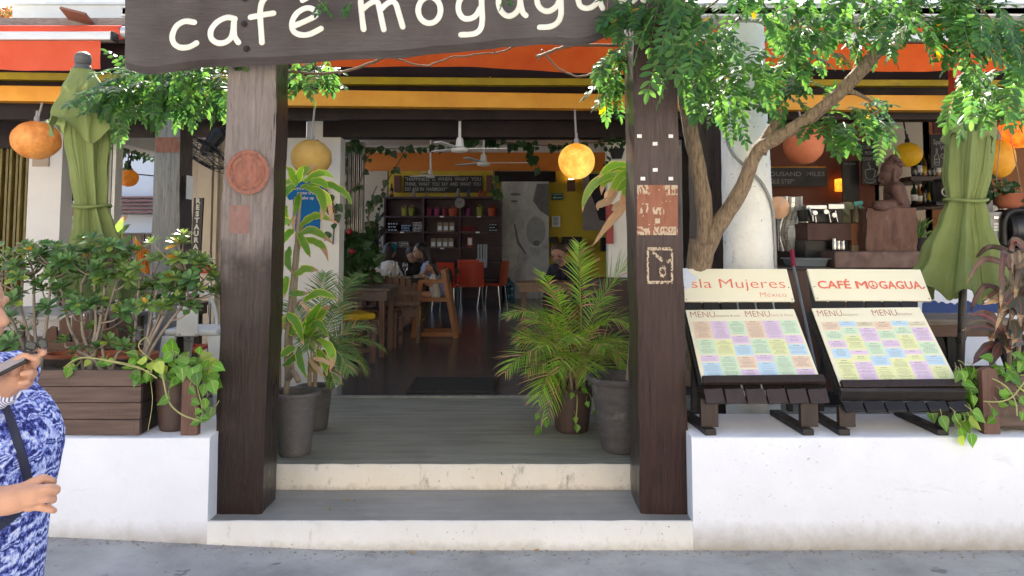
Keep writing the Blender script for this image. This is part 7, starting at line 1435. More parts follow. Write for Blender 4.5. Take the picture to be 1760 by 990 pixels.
# wooden stump with the seated figure
M_stump = pm('hewn_red_stump', W(.20, .095, .06), W(.10, .048, .035), 6, (3, 3, .7), .7, .6, .02, dirt=(W(.32, .26, .21), 7, .62, .75))
a, b = at(1484, 432, 6.85), at(1568, 358, 6.85); T = thing('stump', 'rough red brown wooden block carrying the seated stone figure', 'block', ((a.x + b.x) / 2, 6.95, zc)); z1 = b.z
fn = lambda u, v: (lambda q: Vector((q[0] + .02 * mnoise.noise(Vector((q[0] * 8, v * 5, q[1] * 8))), q[1] + .02 * mnoise.noise(Vector((q[0] * 9, v * 4, 7))), zc + (z1 - zc) * v)))([(a.x + .02 * v, 6.8), (b.x, 6.78), (b.x, 7.15), (a.x + .02 * v, 7.15)][int(u * 4) % 4] if abs(u * 4 - round(u * 4)) < 1e-6 else (lambda i, t: tuple(p_ + (q_ - p_) * t for p_, q_ in zip([(a.x + .02 * v, 6.8), (b.x, 6.78), (b.x, 7.15), (a.x + .02 * v, 7.15)][i], [(a.x + .02 * v, 6.8), (b.x, 6.78), (b.x, 7.15), (a.x + .02 * v, 7.15)][(i + 1) % 4])))(int(u * 4), u * 4 - int(u * 4)))
mb = MB().grid(fn, 32, 10); mb.add([fn(i / 32, 1) for i in range(32)], [tuple(range(32))]); part('block', mb, M_stump, T, smooth='auto')
bx0 = at(1534, 359, 6.97); k = 6.97 / FPX; q = lambda px, py, dy=0: at(px, py, 6.97 + dy)
T = thing('seated_statue', 'reddish stone meditating figure in profile seated on the wooden block', 'statue', Vector((bx0.x, 6.97, z1))); mb = MB()
mb.ball(q(1532, 287), (.102, .088, .112), 20, 14); mb.ball(q(1526, 298), (.082, .07, .085), 16, 12); caps(mb, q(1514, 293), .02, q(1510.5, 301), .016); caps(mb, q(1517, 311), .03, q(1524, 313), .034)
mb.ball(q(1537, 267), (.055, .055, .05), 14, 10); caps(mb, q(1534, 305), .055, q(1536, 322), .062)
for dy in (-.075, .075): caps(mb, q(1537, 288, dy * 1.15), .015, q(1537, 308, dy * 1.15), .016)
caps(mb, q(1538, 326), .105, q(1542, 352), .12); caps(mb, q(1537, 322, -.11), .07, q(1539, 322, .11), .07); caps(mb, q(1540, 350, -.06), .10, q(1540, 350, .06), .10)
for sg in (-1, 1): chain(mb, [(q(1540, 322, sg * .16), .055), (q(1548, 343, sg * .19), .048), (q(1520, 350, sg * .06), .03)]); chain(mb, [(q(1548, 352, sg * .1), .07), (q(1506, 353, sg * .2), .05), (q(1512, 355, -sg * .03), .035)])
caps(mb, q(1510, 351, -.03), .026, q(1522, 350, .03), .026)
mb.v = [Vector((bx0.x, 6.97, z1)) + (v - Vector((bx0.x, 6.97, z1))) * .93 for v in mb.v]
part('figure', fuse(mb, .008, 2), pm('red_sandstone', W(.150, .075, .055), W(.09, .046, .036), 12, rough=.7, bump=.5, dirt=(W(.26, .17, .14), 16, .6, .72)), T, smooth=True)
mb = MB()
for i in range(70):
    d = rdir(); d.z = abs(d.z) * .9 + .15; d.normalize()
    if d.x < -.55: continue
    mb.ball(q(1534, 285) + Vector((d.x * .102, d.y * .09, d.z * .108)), .015, 6, 4)
mb.v = [Vector((bx0.x, 6.97, z1)) + (v - Vector((bx0.x, 6.97, z1))) * .93 for v in mb.v]
part('hair_curls', mb, MATS['red_sandstone'], T, smooth=True, kind='stuff')
# things on and behind the counter
def boxthing(nm, lab, cat, px0, py0, px1, py1, Y, d, m, bevel=.006, grp=None): a, b = at(px0, py1, Y), at(px1, py0, Y); mb = MB(); mb.bx(a.x, b.x, Y, Y + d, a.z, b.z); T = thing(nm, lab, cat, ((a.x + b.x) / 2, Y + d / 2, a.z), grp); part('body', mb, m, T, bevel=bevel); return T, a, b
T, a, b = boxthing('wooden_case', 'dark red brown wooden case under the coffee machine', 'case', 1388, 384, 1463, 413, 6.95, .35, pm('case_wood', W(.10, .035, .022), W(.07, .026, .018), 5), .004)
mb = MB(); mb.bx(a.x, b.x, 7.0, 7.3, zl + .002, a.z - .001); part('recess', mb, M_black, T)
mb = MB(); mb.bx(X(1463.5, 6.95), X(1481, 6.95), 6.95, 7.3, Z(421, 6.95), Z(384, 6.95)); part('end_panel', mb, pm('orange_ply', W(.26, .085, .03), W(.2, .07, .025), 5), T); mb = MB(); mb.bx(X(1463.5, 6.95), X(1481, 6.95), 6.95, 7.3, zl + .001, Z(421.5, 6.95)); part('end_panel', mb, M_kraft, T)
zt2 = Z(384, 6.95) + .001
T = thing('coffee_machine', 'chrome and black espresso machine on the wooden case', 'coffee machine', (X(1405, 7.1), 7.1, zt2))
for nm, (x0, y0, x1, y1), m, d in (('body', (1388, 360, 1448, 384), M_black, .25), ('top', (1386, 352, 1422, 360), M_metal, .28), ('top', (1424, 350, 1452, 360), M_metal, .28), ('drip_tray', (1386, 380, 1440, 383.5), M_chrome, .3)): a, b = at(x0, y1, 7.02), at(x1, y0, 7.02); mb = MB(); mb.bx(a.x, b.x, 7.02, 7.02 + d, a.z, b.z); part(nm, mb, m, T, bevel=.006)
for (x0, y0, x1, y1) in ((1396, 362, 1398, 380), (1402, 372, 1403, 382), (1424, 362, 1428, 382), (1436, 362, 1440, 381), (1390, 356, 1396, 372)): mb = MB(); mb.tube([at(x0, y0, 6.99), at(x1, y1, 6.99)], .009, 8); part('pipe', mb, M_chrome, T, smooth='auto')
for px, py in ((1399, 366), (1418, 364), (1432, 370)): mb = MB(); mb.lathe([(.022, 0), (.022, .03), (.0, .03)], at(px, py, 6.97), 12, M=Matrix.Rotation(R(90), 3, 'X')); part('group_head', mb, M_metal, T, smooth='auto')
mb = MB(); fn = lambda u, v: at(1441 + 50 * u + 3 * math.sin(v * 5), 383 - (30 + 6 * math.sin(u * 4)) * v, 7.1 + .05 * math.sin(u * 9 + v * 4) + .1 * v); mb.grid(fn, 16, 8); mb.grid(lambda u, v: fn(1 - u, v) + Vector((0, .12 * (1 - v * .6), 0)), 16, 8); solo('cloth_bag', mb, pm('pale_yellow_bag', W(.50, .47, .28), W(.42, .39, .22), 9, rough=.8), 'pale yellow cloth bundle beside the espresso machine', 'bag', at(1465, 383, 7.1), smooth=True)
p = at(1472, 383, 6.97); T = thing('spray_bottle', 'brown spray bottle with turquoise nozzle on the case', 'spray bottle', p); mb = MB(); mb.lathe([(.045, 0), (.047, .01), (.045, .07), (.018, .13), (.016, .15), (0, .15)], p, 16); part('bottle', mb, pm('amber_bottle', W(.13, .09, .04), W(.1, .07, .03), rough=.2, bump=0), T, smooth='auto'); mb = MB(); mb.bar(p + Vector((-.02, 0, .175)), p + Vector((.06, 0, .185)), .025, .03); mb.bar(p + Vector((.04, 0, .18)), p + Vector((.055, 0, .11)), .014, .014); mb.bar(p + Vector((0, 0, .14)), p + Vector((0, 0, .18)), .02, .02); part('nozzle', mb, pm('turquoise_plastic', W(.05, .35, .30), rough=.4), T)
T, a, b = boxthing('steel_urn', 'tall rippled stainless steel panel urn behind the white column', 'urn', 1338, 338, 1376, 432, 7.3, .3, M_metal)
fn = lambda u, v: Vector((a.x + (b.x - a.x) * u, 7.296 - .03 * math.sin(u * 9 + 1.5 * math.sin(v * 5)) - .02, a.z + (b.z - a.z) * v)); part('rippled_front', MB().grid(fn, 30, 16), M_metal, T, smooth=True)
p = at(1337, 357, 7.2); T = thing('copper_lid', 'round copper coloured lid beside the steel urn', 'lid', p); mb = MB(); mb.lathe([(0, 0), (.105, .0), (.105, .02), (0, .035)], p, 28, M=Matrix.Rotation(R(90), 3, 'X')); part('lid', mb, pm('copper', W(.50, .30, .18), W(.42, .25, .15), 4, rough=.35, metal=.6, bump=.02), T, smooth='auto')
def tub(px0, px1, py0, py1, Y, lab, c):
    a, b = at(px0, py1, Y), at(px1, py0, Y); h = b.z - a.z; i = .03; T = thing('grey_tub', lab, 'tub', ((a.x + b.x) / 2, Y + .12, a.z), 'grey plastic tubs'); mb = MB(); mb.hexa([(a.x + i, Y + i, a.z), (b.x - i, Y + i, a.z), (b.x - i, Y + .25, a.z), (a.x + i, Y + .25, a.z), (a.x + .01, Y + .01, b.z - .012), (b.x - .01, Y + .01, b.z - .012), (b.x - .01, Y + .27, b.z - .012), (a.x + .01, Y + .27, b.z - .012)]); part('tub', mb, c, T, bevel=.004); mb = MB(); mb.bx(a.x - .008, b.x + .008, Y - .008, Y + .29, b.z - .012, b.z); part('rim', mb, c, T, bevel=.003)
M_gt = pm('grey_plastic', W(.22, .25, .27), W(.18, .21, .23), 6, rough=.4, bump=.03)
tub(1362, 1427, 444, 458.5, 6.75, 'lower grey plastic tub on the counter edge by the broom', M_gt); tub(1376, 1430, 414, 430, 7.2, 'upper grey plastic tub inside the open case', M_gt)
for (px, h, lab) in ((1434, .10, 'left small glass shaker in the case recess'), (1441, .08, 'middle small glass shaker in the case recess'), (1449, .08, 'right small glass shaker in the case recess')): p = at(px, 429, 6.92); mb = MB(); mb.lathe([(.022, 0), (.024, h * .6), (.02, h * .75), (.022, h), (0, h)], p, 12); solo('shaker', mb, M_chrome, lab, 'shaker', p, 'glass shakers', smooth='auto')
p0, p1, p2 = at(1361, 430, 6.55), at(1364, 458, 6.5), at(1410, 640, 6.2); T = thing('broom', 'long grey handled broom with red grip leaning on the counter', 'broom', (p2.x, p2.y, ZF)); mb = MB(); mb.tube([p0, p1], .02, 10); part('grip', mb, pm('red_grip', W(.35, .01, .05), W(.3, .01, .04), rough=.4), T, smooth='auto'); mb = MB(); mb.tube([p1, (p2.x, p2.y, Z2 + .1)], .013, 8); part('handle', mb, M_gt, T, smooth='auto'); mb = MB(); mb.box((p2.x, p2.y, Z2 + .06), (.3, .06, .1)); part('head', mb, M_black, T)
# boards with writing
M_chalk = pm('chalk', W(.40, .40, .38), W(.30, .30, .29), 60, rough=.9, bump=0)
signboard('quote_sign', 'black quotation board about a thousand miles behind the white column', 1268, 288.5, 1422, 320.5, 9.5, [('OF A THOUSAND  MILES', .02, .56, .33, .95), ('WITH A SINGLE STEP”', .02, .16, .33, .62)], pm('dim_lettering', W(.30, .29, .28), bump=0), M_signb)
T = signboard('chalkboard', 'narrow chalkboard advertising coffee with a drawn steaming cup', 1480, 244, 1508, 317, 9.3, [('COFFEE', .1, .84, .12, .78), ('FROM', .22, .70, .12, .5), ('CHIAPAS', .06, .56, .12, .88)], M_chalk, M_signb)
def doodle(T, pts, Y, r=.006, n=5): part('drawing', MB().tube([at(a, b, Y) for a, b in smooth2(pts)], r, 5), M_chalk, T)
def smooth2(pts): return [(p.x, p.z) for p in smooth_path([(a, 0, b) for a, b in pts], 4)]
for d in ([(1487, 292), (1488, 304), (1492, 308), (1499, 308), (1502, 303), (1503, 291), (1487, 292)], [(1503, 293), (1508, 295), (1507, 302), (1502, 303)], [(1486, 309), (1490, 314), (1500, 314), (1505, 308)], [(1494, 278), (1492, 283), (1496, 286), (1494, 290)]): doodle(T, d, 9.296)
T = signboard('chalkboard', 'dim blackboard with small writing left of the coffee chalkboard', 1447, 276, 1478, 346, 9.45, [('hot drinks', .12, .9, .07, .7)], pm('dim_lettering', W(.30, .29, .28), bump=0), M_signb)
T = signboard('chalkboard', 'chalkboard with Sparkling Wine lettering and drawn bottle beside the right umbrella', 1599, 231, 1642, 288, 8.6, [('Sparkling', .10, .70, .21, .80), ('Wine', .38, .52, .21, .52)], M_chalk, M_signb)
for d in ([(1606, 283), (1606, 270), (1609, 264), (1609, 256), (1611, 256), (1611, 264), (1614, 270), (1614, 283), (1606, 283)], [(1606, 274), (1614, 273)], [(1606, 279), (1614, 279)], [(1620, 264), (1617, 268), (1620, 272), (1623, 268), (1620, 264)], [(1622, 272), (1627, 280), (1623, 282), (1631, 278)], [(1629, 260), (1626, 264), (1629, 268), (1632, 264), (1629, 260)], [(1628, 269), (1624, 276)]): doodle(T, d, 8.596, .005)
signboard('red_sign', 'dim red board lettered HABANA above the wine chalkboard', 1604, 205, 1641, 229, 8.65, [('HABANA', .1, .3, .5, .8)], pm('dark_red_ink', W(.10, .01, .01), bump=0), pm('dim_red_board', W(.11, .022, .022), W(.09, .02, .02), 5))
# lit sconce, small lamps
a, b = at(1436, 329, 9.75), at(1450, 308, 9.75); T = thing('wall_sconce', 'amber lit box sconce on the rust wall of the bar', 'sconce', ((a.x + b.x) / 2, 9.75, a.z), 'box sconces'); mb = MB(); mb.bx(a.x, b.x, 9.66, 9.78, a.z, b.z); part('box', mb, glow('amber_sconce', s(190, 90, 20), s(240, 150, 40), .9, 14), T, bevel=.01)
# shelves with bottles
for (x0, x1, y, Y, lab) in ((1566, 1648, 303, 8.8, 'upper dark bottle shelf right of the seated figure'), (1566, 1648, 351, 8.8, 'lower dark bottle shelf right of the seated figure')):
    a = at(x0, y, Y); mb = MB(); mb.bx(a.x, X(x1, Y), Y, Y + .25, a.z - .05, a.z); bb = (X(x0 + 3, Y), X(x1 - 3, Y)); mb.bx(bb[0], bb[1], Y + .25, YW, a.z - .04, a.z - .01); T = thing('wall_shelf', lab, 'shelf', (a.x, Y, a.z - .05), 'bar shelves'); part('board', mb, M_dwood_h, T)
M_bl = (M_bdark, M_bgreen, M_bamber)
i = 0
ordn = ('first', 'second', 'third', 'fourth', 'fifth', 'sixth', 'seventh', 'eighth', 'ninth')
for row, (y, pxs) in enumerate(((303, (1572, 1580, 1588, 1596, 1604, 1612, 1620)), (351, (1572, 1580, 1588, 1597, 1606)))):
    for j, px in enumerate(pxs): p = at(px, y, 8.88); bottle(p, rn(.22, .31), .036, M_bl[(j + row) % 3], ordn[j] + ' bottle from the left on the ' + ('upper', 'lower')[row] + ' bar shelf', RND.choice((None, M_paper, M_yel)), 'bottles on the bar shelves')
for j, px in enumerate((1702, 1710, 1718, 1727, 1736)): p = at(px, 372, 9.2); bottle(p, rn(.24, .32), .036, M_bl[j % 3], ordn[j] + ' bottle from the left right of the umbrella', RND.choice((None, M_paper)), 'bottles right of the umbrella')
a = at(1695, 372, 9.15); mb = MB(); mb.bx(a.x, X(1790, 9.15), 9.15, YW, a.z - .05, a.z); T = thing('wall_shelf', 'dark bottle shelf right of the umbrella behind the hanging bowl', 'shelf', a, 'bar shelves'); part('board', mb, M_dwood_h, T)
p = at(1620, 326, 8.3); T = thing('blender_jar', 'dark round lidded jar with white ring handle by the umbrella', 'jar', p); mb = MB(); mb.lathe([(0, -.13), (.11, -.13), (.125, -.02), (.12, .08), (.08, .115), (0, .12)], p, 20); part('jar', mb, M_black, T, smooth='auto'); mb = MB(); c = at(1627, 330, 8.15); mb.tube([c + Vector((.05 * math.cos(t), 0, .045 * math.sin(t))) for t in [2 * math.pi * i / 16 for i in range(17)]], .007, 6, False); part('ring_handle', mb, M_whiteplastic, T, smooth=True); mb = MB(); mb.bx(p.x - .1, p.x + .1, 8.25, 8.75, p.z - .17, p.z - .131); mb.bx(p.x - .1, p.x + .1, 8.7, YW, p.z - .17, p.z - .131); part('bracket', mb, M_black, T)
# pineapple like plant, grey cabinets, roaster drum, hanging bowl
p = at(1578, 432, 6.9); p.z = zc; T = thing('potted_bromeliad', 'spiky grey green plant in a dark pot at the counter end', 'plant', p); mb = MB(); mb.lathe([(.06, 0), (.085, .12), (.075, .12), (.06, .09), (0, .09)], p, 16); part('pot', mb, M_black, T, smooth='auto'); fl = MB()
for i in range(26): a = rn(0, 6.28); l = rn(.08, .2); z = rn(.15, .36); strap(fl, [p + Vector((0, 0, .08)), p + Vector((l * .5 * math.cos(a), l * .5 * math.sin(a), z * .8)), p + Vector((l * math.cos(a), l * math.sin(a), z))], .022)
strap(fl, [p + Vector((0, 0, .1)), p + Vector((-.06, -.05, .3)), p + Vector((-.12, -.08, .38))], .05); part('foliage', fl, M_palm_dk, T, smooth=True)
boxthing('grey_cabinet', 'tall grey steel cabinet just behind the right umbrella', 'cabinet', 1686, 325, 1706, 432, 7.5, .4, pm('grey_steel', W(.20, .20, .205), W(.16, .16, .165), 4, rough=.5)); T, a, b = boxthing('control_box', 'silver control box with small stickers left of the roaster drum', 'control box', 1700, 364, 1723, 432, 7.1, .3, pm('silver_case', W(.34, .34, .33), W(.28, .28, .27), 5, rough=.4))
for y, m in ((374, M_chrome), (385, M_paper), (390, M_paper), (395, CC['g'])): c = at(1713, y, 7.1); mb = MB(); mb.box(c + Vector((0, -.004, 0)), (.06, .008, .02)); part('sticker', mb, m, T)
c = at(1746, 395, 7.1); T = thing('coffee_roaster', 'dark roaster drum with curved black arm at the right edge', 'roaster', Vector((c.x, 7.3, zc))); mb = MB(); My = Matrix.Rotation(R(90), 3, 'Y'); mb.lathe([(0, 0), (.16, 0), (.17, .02), (.17, .4), (0, .4)], c + Vector((-.06, .1, 0)), 28, M=My); part('drum', mb, pm('gunmetal', W(.07, .075, .08), W(.05, .055, .06), 6, rough=.35, metal=.6), T, smooth='auto'); mb = MB(); mb.lathe([(.165, -.03), (.19, -.02), (.19, .03), (.165, .04)], c + Vector((-.06, .1, 0)), 28, M=My); part('rim', mb, M_black, T, smooth='auto'); mb = MB(); mb.tube(smooth_path([c + Vector((-.13, -.02, -.16)), c + Vector((-.12, -.02, .08)), c + Vector((-.05, -.02, .17)), c + Vector((.08, -.02, .18))], 6), .035, 10); part('arm', mb, M_black, T, smooth=True); mb = MB(); mb.bx(c.x - .05, c.x + .4, c.y - .02, c.y + .3, zc, c.z - .17); part('base', mb, M_black, T)
c = at(1734, 352, 6.7); T = thing('hanging_bowl', 'fluted terracotta bowl hanging on strings with leafy plant', 'plant pot', c); mb = MB(); mb.lathe([(.0, -.03), (.07, -.03), (.10, 0), (.125, .09), (.13, .095), (.11, .09), (0, .07)], c, 40, wob=lambda a, z: 1 + .02 * math.cos(20 * a)); part('bowl', mb, M_terra, T, smooth=True)
fl = MB()
for i in range(70): hleaf(fl, c + Vector((rn(-.2, .05), rn(-.1, .1), rn(.02, .22))), rdir(), rn(.05, .085))
part('foliage', fl, M_ivy, T)
for dx in (-.12, .12): mb = MB(); mb.tube([c + Vector((dx, 0, .09)), (c.x, 6.7, 2.79)], .004, 5); part('string', mb, M_kraft, T)
# painted white wall with the blue brush stroke, and the plank bench before it
a, b = at(1560, 700, 6.6), at(1790, 480, 6.6); T = thing('painted_panel', 'white painted counter front with a blue wavy stroke right of the menus', 'panel', ((a.x + b.x) / 2, 6.6, Z2)); mb = MB(); mb.bx(a.x, X(2200, 6.6), 6.6, 6.66, Z2, b.z); part('panel', mb, M_parapet, T)
pts = [(1585 + 4 * i, 522 - 4 * abs(math.sin(i * .9)) - 2 * math.sin(i * .37)) for i in range(40)]; fs = [(x, 538 + 2 * math.sin(x)) for x, y in pts][::-1]
mb = MB()
for i in range(39): mb.add([at(pts[i][0], pts[i][1], 6.596), at(pts[i + 1][0], pts[i + 1][1], 6.596), at(pts[i + 1][0], 538, 6.596), at(pts[i][0], 538, 6.596)], [(3, 2, 1, 0)])
part('painted_wave', mb, pm('ultramarine_paint', W(.012, .05, .22), W(.01, .04, .16), 20, (1, 1, 6), .6), T)
T = thing('plank_table', 'weathered plank table on black trestle behind the right umbrella pole', 'table', (X(1670, 5.5), 5.5, Z2)); M_grp = pm('grey_weathered_plank', W(.26, .22, .18), W(.16, .13, .10), 8, (.7, 6, 6), .7, .4, dirt=(W(.34, .30, .25), 9, .6, .74))
za = Z(548, 5.5)
for i in range(3): mb = MB(); mb.bx(X(1560, 5.5), X(1738, 5.5), 5.45 + i * .16, 5.6 + i * .16, za - .04, za); part('plank', mb, M_grp, T, bevel=.004)
mb = MB(); mb.bx(X(1560, 5.5), X(1738, 5.5), 5.46, 5.5, za - .12, za - .041); part('apron', mb, pm('brown_apron', W(.14, .075, .05), W(.1, .055, .04), 8, (.7, 6, 6)), T)
for px in (1618, 1725):
    x = X(px, 5.6); mb = MB(); mb.bx(x - .03, x + .03, 5.52, 5.6, Z2, za - .12); mb.bar((x - .09, 5.56, za - .121), (x, 5.56, za - .4), .06, .05, up=(0, 1, 0)); mb.bar((x + .09, 5.56, za - .121), (x, 5.56, za - .4), .06, .05, up=(0, 1, 0)); part('trestle', mb, M_black, T)
pot('terracotta pot on the floor under the plank table', 1648, 640, Z2, .12, .09, .2, M_terra)
# ================================================================ left terrace
KG = [(Z2, X(254, 5.55, 500), X(307, 5.55, 500)), (1.35, X(256, 5.55, 470), X(306, 5.55, 470)), (2.0, X(263, 5.55, 300), X(309, 5.55, 300)), (2.6, X(269, 5.55, 190), X(311, 5.55, 190))]
T = thing('timber_post', 'grey weathered timber post with red band behind the left shrubs', 'post', (X(285, 5.6), 5.65, Z2))
KG.append((2.9, X(270, 5.55, 150), X(311, 5.55, 150)))
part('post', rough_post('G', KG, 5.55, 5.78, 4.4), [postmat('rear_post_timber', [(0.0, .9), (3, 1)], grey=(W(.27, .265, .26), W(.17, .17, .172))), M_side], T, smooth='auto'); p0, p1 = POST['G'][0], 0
part('painted_band', decal_grid('G', 267.5, 309.5, 236, 262, 10, 8, None, .006), MATS['oxide_red_paint'], T, smooth=True)
mb = MB(); a, b = at(322, 343, 5.7), at(329, 303, 5.7); xs = X(309, 5.55, 300) + .028
mb.add([(xs, 5.60, a.z), (xs, 5.72, a.z), (xs, 5.72, b.z), (xs, 5.60, b.z)], [(0, 1, 2, 3)]); part('card_notice', mb, M_paper, T)
# restaurant sign
Ys = 6.9; TL, TR_, BL = at(333, 340, Ys), at(349, 340, Ys), at(327, 454, Ys); wv = (TR_ - TL); wv.z = 0; hv = TL - BL; hv.y = 0; T = thing('restaurant_sign', 'narrow vertical black sign spelling RESTAURANT in white letters', 'sign', BL); o = BL; nn = Vector((0, .03, 0)); mb = MB(); mb.ext([o, o + wv, o + wv + hv, o + hv], nn); part('board', mb, M_signb, T)
mb = MB(); mb.bx(o.x, o.x + .05, 6.93, 7.0, Z2, o.z + .3); part('post', mb, M_black, T)
for i, chx in enumerate('RESTAURANT'):
    c = o + hv * (1 - (i + .82) / 10.15) + wv * .5; part('letter', text_mb(chx, .062, c + Vector((0, -.002, 0)), align='CENTER', depth=.003, offset=.003), pm('cream_lettering', W(.62, .56, .46), bump=0), T)
# wall fan
c = at(352, 262, 6.2); T = thing('wall_fan', 'black caged wall fan tilted down beside the grey post', 'fan', c); ax = Vector((-.45, -.30, -.84)).normalized(); u = ax.orthogonal().normalized(); v = ax.cross(u); r = .23
mb = MB()
for rr_, off in ((r, 0), (r * .97, .05), (r * .75, .065), (r * .5, .075), (r * .25, .08), (r * .75, -.05), (r * .45, -.06)): mb.tube([c + ax * off + (u * math.cos(t) + v * math.sin(t)) * rr_ for t in [2 * math.pi * i / 28 for i in range(29)]], .0035, 4, False)
for i in range(28):
    t = 2 * math.pi * i / 28; d = u * math.cos(t) + v * math.sin(t); mb.tube([c + ax * .085, c + ax * .07 + d * r * .6, c + d * r], .002, 4, False); mb.tube([c - ax * .065, c - ax * .055 + d * r * .5, c + d * r], .002, 4, False)
part('cage', mb, M_black, T); mb = MB()
for i in range(3):
    t = 2 * math.pi * i / 3 + .4; d = u * math.cos(t) + v * math.sin(t); e = ax.cross(d); mb.add([c + d * .03 - e * .03 + ax * .01, c + d * .19 - e * .075 - ax * .015, c + d * .2 + e * .06 + ax * .02, c + d * .03 + e * .03 + ax * .01], [(0, 1, 2, 3)])
part('blades', mb, pm('smoky_plastic', W(.05, .045, .042), W(.04, .035, .033), rough=.3), T); mb = MB(); caps(mb, c - ax * .02, .05, c - ax * .18, .065, 14); part('motor', mb, M_black, T, smooth=True)
mb = MB(); mb.tube(smooth_path([c - ax * .18, c - ax * .24 + Vector((.02, .1, .02)), (c.x + .06, 6.88, c.z + .22)], 6), .016, 8); part('bracket', mb, M_black, T, smooth=True)
# white metal bar stool with low back
Yb = 5.35; p = at(328, 566, Yb); zs = p.z; T = thing('metal_stool', 'white painted metal stool with low back plate behind the brown pot', 'stool', (p.x, Yb + .15, Z2)); M_stool = pm('chipped_white_steel', W(.78, .79, .79), W(.68, .70, .70), 5, rough=.38, bump=.06, dirt=(W(.16, .07, .03), 16, .68, .74))
w_ = .185; mb = MB(); mb.bx(p.x - w_, p.x + w_, Yb, Yb + .34, zs - .045, zs); part('seat', mb, M_stool, T, bevel=.015)
mb = MB(); a, b = at(304, 578, Yb - .005), at(342, 530, Yb - .005); mb.bx(a.x, b.x, Yb - .02, Yb - .006, a.z, b.z + .02); part('back_plate', mb, M_stool, T, bevel=.006); mb = MB(); mb.bx(a.x + .03, b.x - .03, Yb - .024, Yb - .0205, a.z + .09, a.z + .095); part('plate_rib', mb, M_stool, T)
for px in (309, 337): mb = MB(); mb.lathe([(.008, 0), (.008, .008), (0, .008)], at(px, 575, Yb - .02), 10, M=Matrix.Rotation(R(90), 3, 'X')); part('rivet', mb, M_metal, T)
mb = MB(); mb.lathe([(0, 0), (.03, 0), (.03, .004), (0, .004)], at(324, 585, Yb - .002), 16, M=Matrix.Rotation(R(90), 3, 'X') @ Matrix.Diagonal((1, .4, 1))); part('badge', mb, pm('badge_grey', W(.1, .1, .1), W(.2, .2, .2), 60), T)
for sx in (-1, 1):
    for yy in (0, .34):
        t0 = Vector((p.x + sx * (w_ - .03), Yb + yy * .9 + .02, zs - .046)); b0 = Vector((p.x + sx * (w_ + .05), Yb + yy * 1.15 - .02, Z2)); mb = MB(); d = .045; e = .02
        mb.hexa([b0 + Vector((-d * .6, -e, 0)), b0 + Vector((d * .6, -e, 0)), b0 + Vector((d * .6, e, 0)), b0 + Vector((-d * .6, e, 0)), t0 + Vector((-d, -e, 0)), t0 + Vector((d, -e, 0)), t0 + Vector((d, e, 0)), t0 + Vector((-d, e, 0))]); part('leg', mb, M_stool, T, bevel=.006)
mb = MB(); mb.tube([(p.x - w_ - .02, Yb + .1, zs - .28), (p.x + w_ + .02, Yb + .1, zs - .28)], .01, 8); mb.tube([(p.x, Yb - .02, zs - .27), (p.x, Yb + .36, zs - .27)], .01, 8); part('brace', mb, M_stool, T, smooth='auto')
mb = MB(); mb.tube(smooth_path([at(268, 566, Yb + .1), at(264, 535, Yb + .1), at(272, 512, Yb + .05), at(300, 505, Yb), at(345, 503, Yb), at(362, 512, Yb + .05), at(371, 540, Yb + .1), at(372, 560, Yb + .1)], 6), .012, 8); mb.tube([at(322, 532, Yb - .012), at(322, 504, Yb)], .010, 8); part('back_hoop', mb, M_stool, T, smooth=True)
# terrace tables and chairs behind the shrubs
table('tile topped terrace table with brown edge behind the left shrubs', (X(90, 6.0), 6.05, Z2), 1.5, .8, .76, pm('pale_tile_top', W(.34, .32, .30), W(.27, .26, .25), 5, rough=.4), M_dwood, .08, 4)
table('second plank terrace table behind the middle shrub, near the grey post', (X(245, 6.6), 6.7, Z2), .9, .7, .76, M_tabled, M_dwood, .08, 5)
slat_chair('slat chair with its back to the street behind the left planter', (X(178, 5.3), 5.3, Z2), R(6), False); slat_chair('slat chair turned sideways at the terrace table left of the stool', (X(232, 5.35), 5.45, Z2), R(-20), False); slat_chair('slat chair at the far side of the tile topped table', (X(60, 6.7), 6.75, Z2), R(180), False)
T = thing('wine_red_chair', 'red seated terrace chair with round back beside the first grey post', 'chair', (X(345, 6.3), 6.3, Z2)); a, b = at(322, 470, 6.3), at(366, 452, 6.3); mb = MB(); mb.bx(a.x, b.x, 6.3, 6.33, a.z, b.z); part('backrest', mb, M_red, T, bevel=.012); mb = MB(); mb.bx(a.x, b.x, 5.95, 6.33, Z2 + .44, Z2 + .47); part('seat', mb, M_red, T, bevel=.01)
for x in (a.x + .02, b.x - .02):
    for y in (5.97, 6.31): mb = MB(); mb.tube([(x, y, Z2), (x, y, Z2 + (.45 if y < 6.1 else 1.0))], .012, 8); part('leg', mb, M_chrome, T)
p = at(265, 475, 6.3)
for (px, py, lab) in ((122, 640, 'terracotta pot behind the planter under the low rosettes'), (190, 640, 'wide terracotta pot behind the planter at its middle'), (240, 640, 'terracotta pot behind the right end of the long planter')):
    q = Vector((X(px, 4.78), 4.78, Z2)); T = thing('terracotta_pot', lab, 'pot', q, 'terracotta pots behind the planter'); mb = MB(); mb.lathe([(.08, 0), (.115, .54), (.13, .56), (.13, .62), (.11, .62), (.1, .56), (0, .56)], q, 24); part('pot', mb, M_terra, T, smooth='auto')
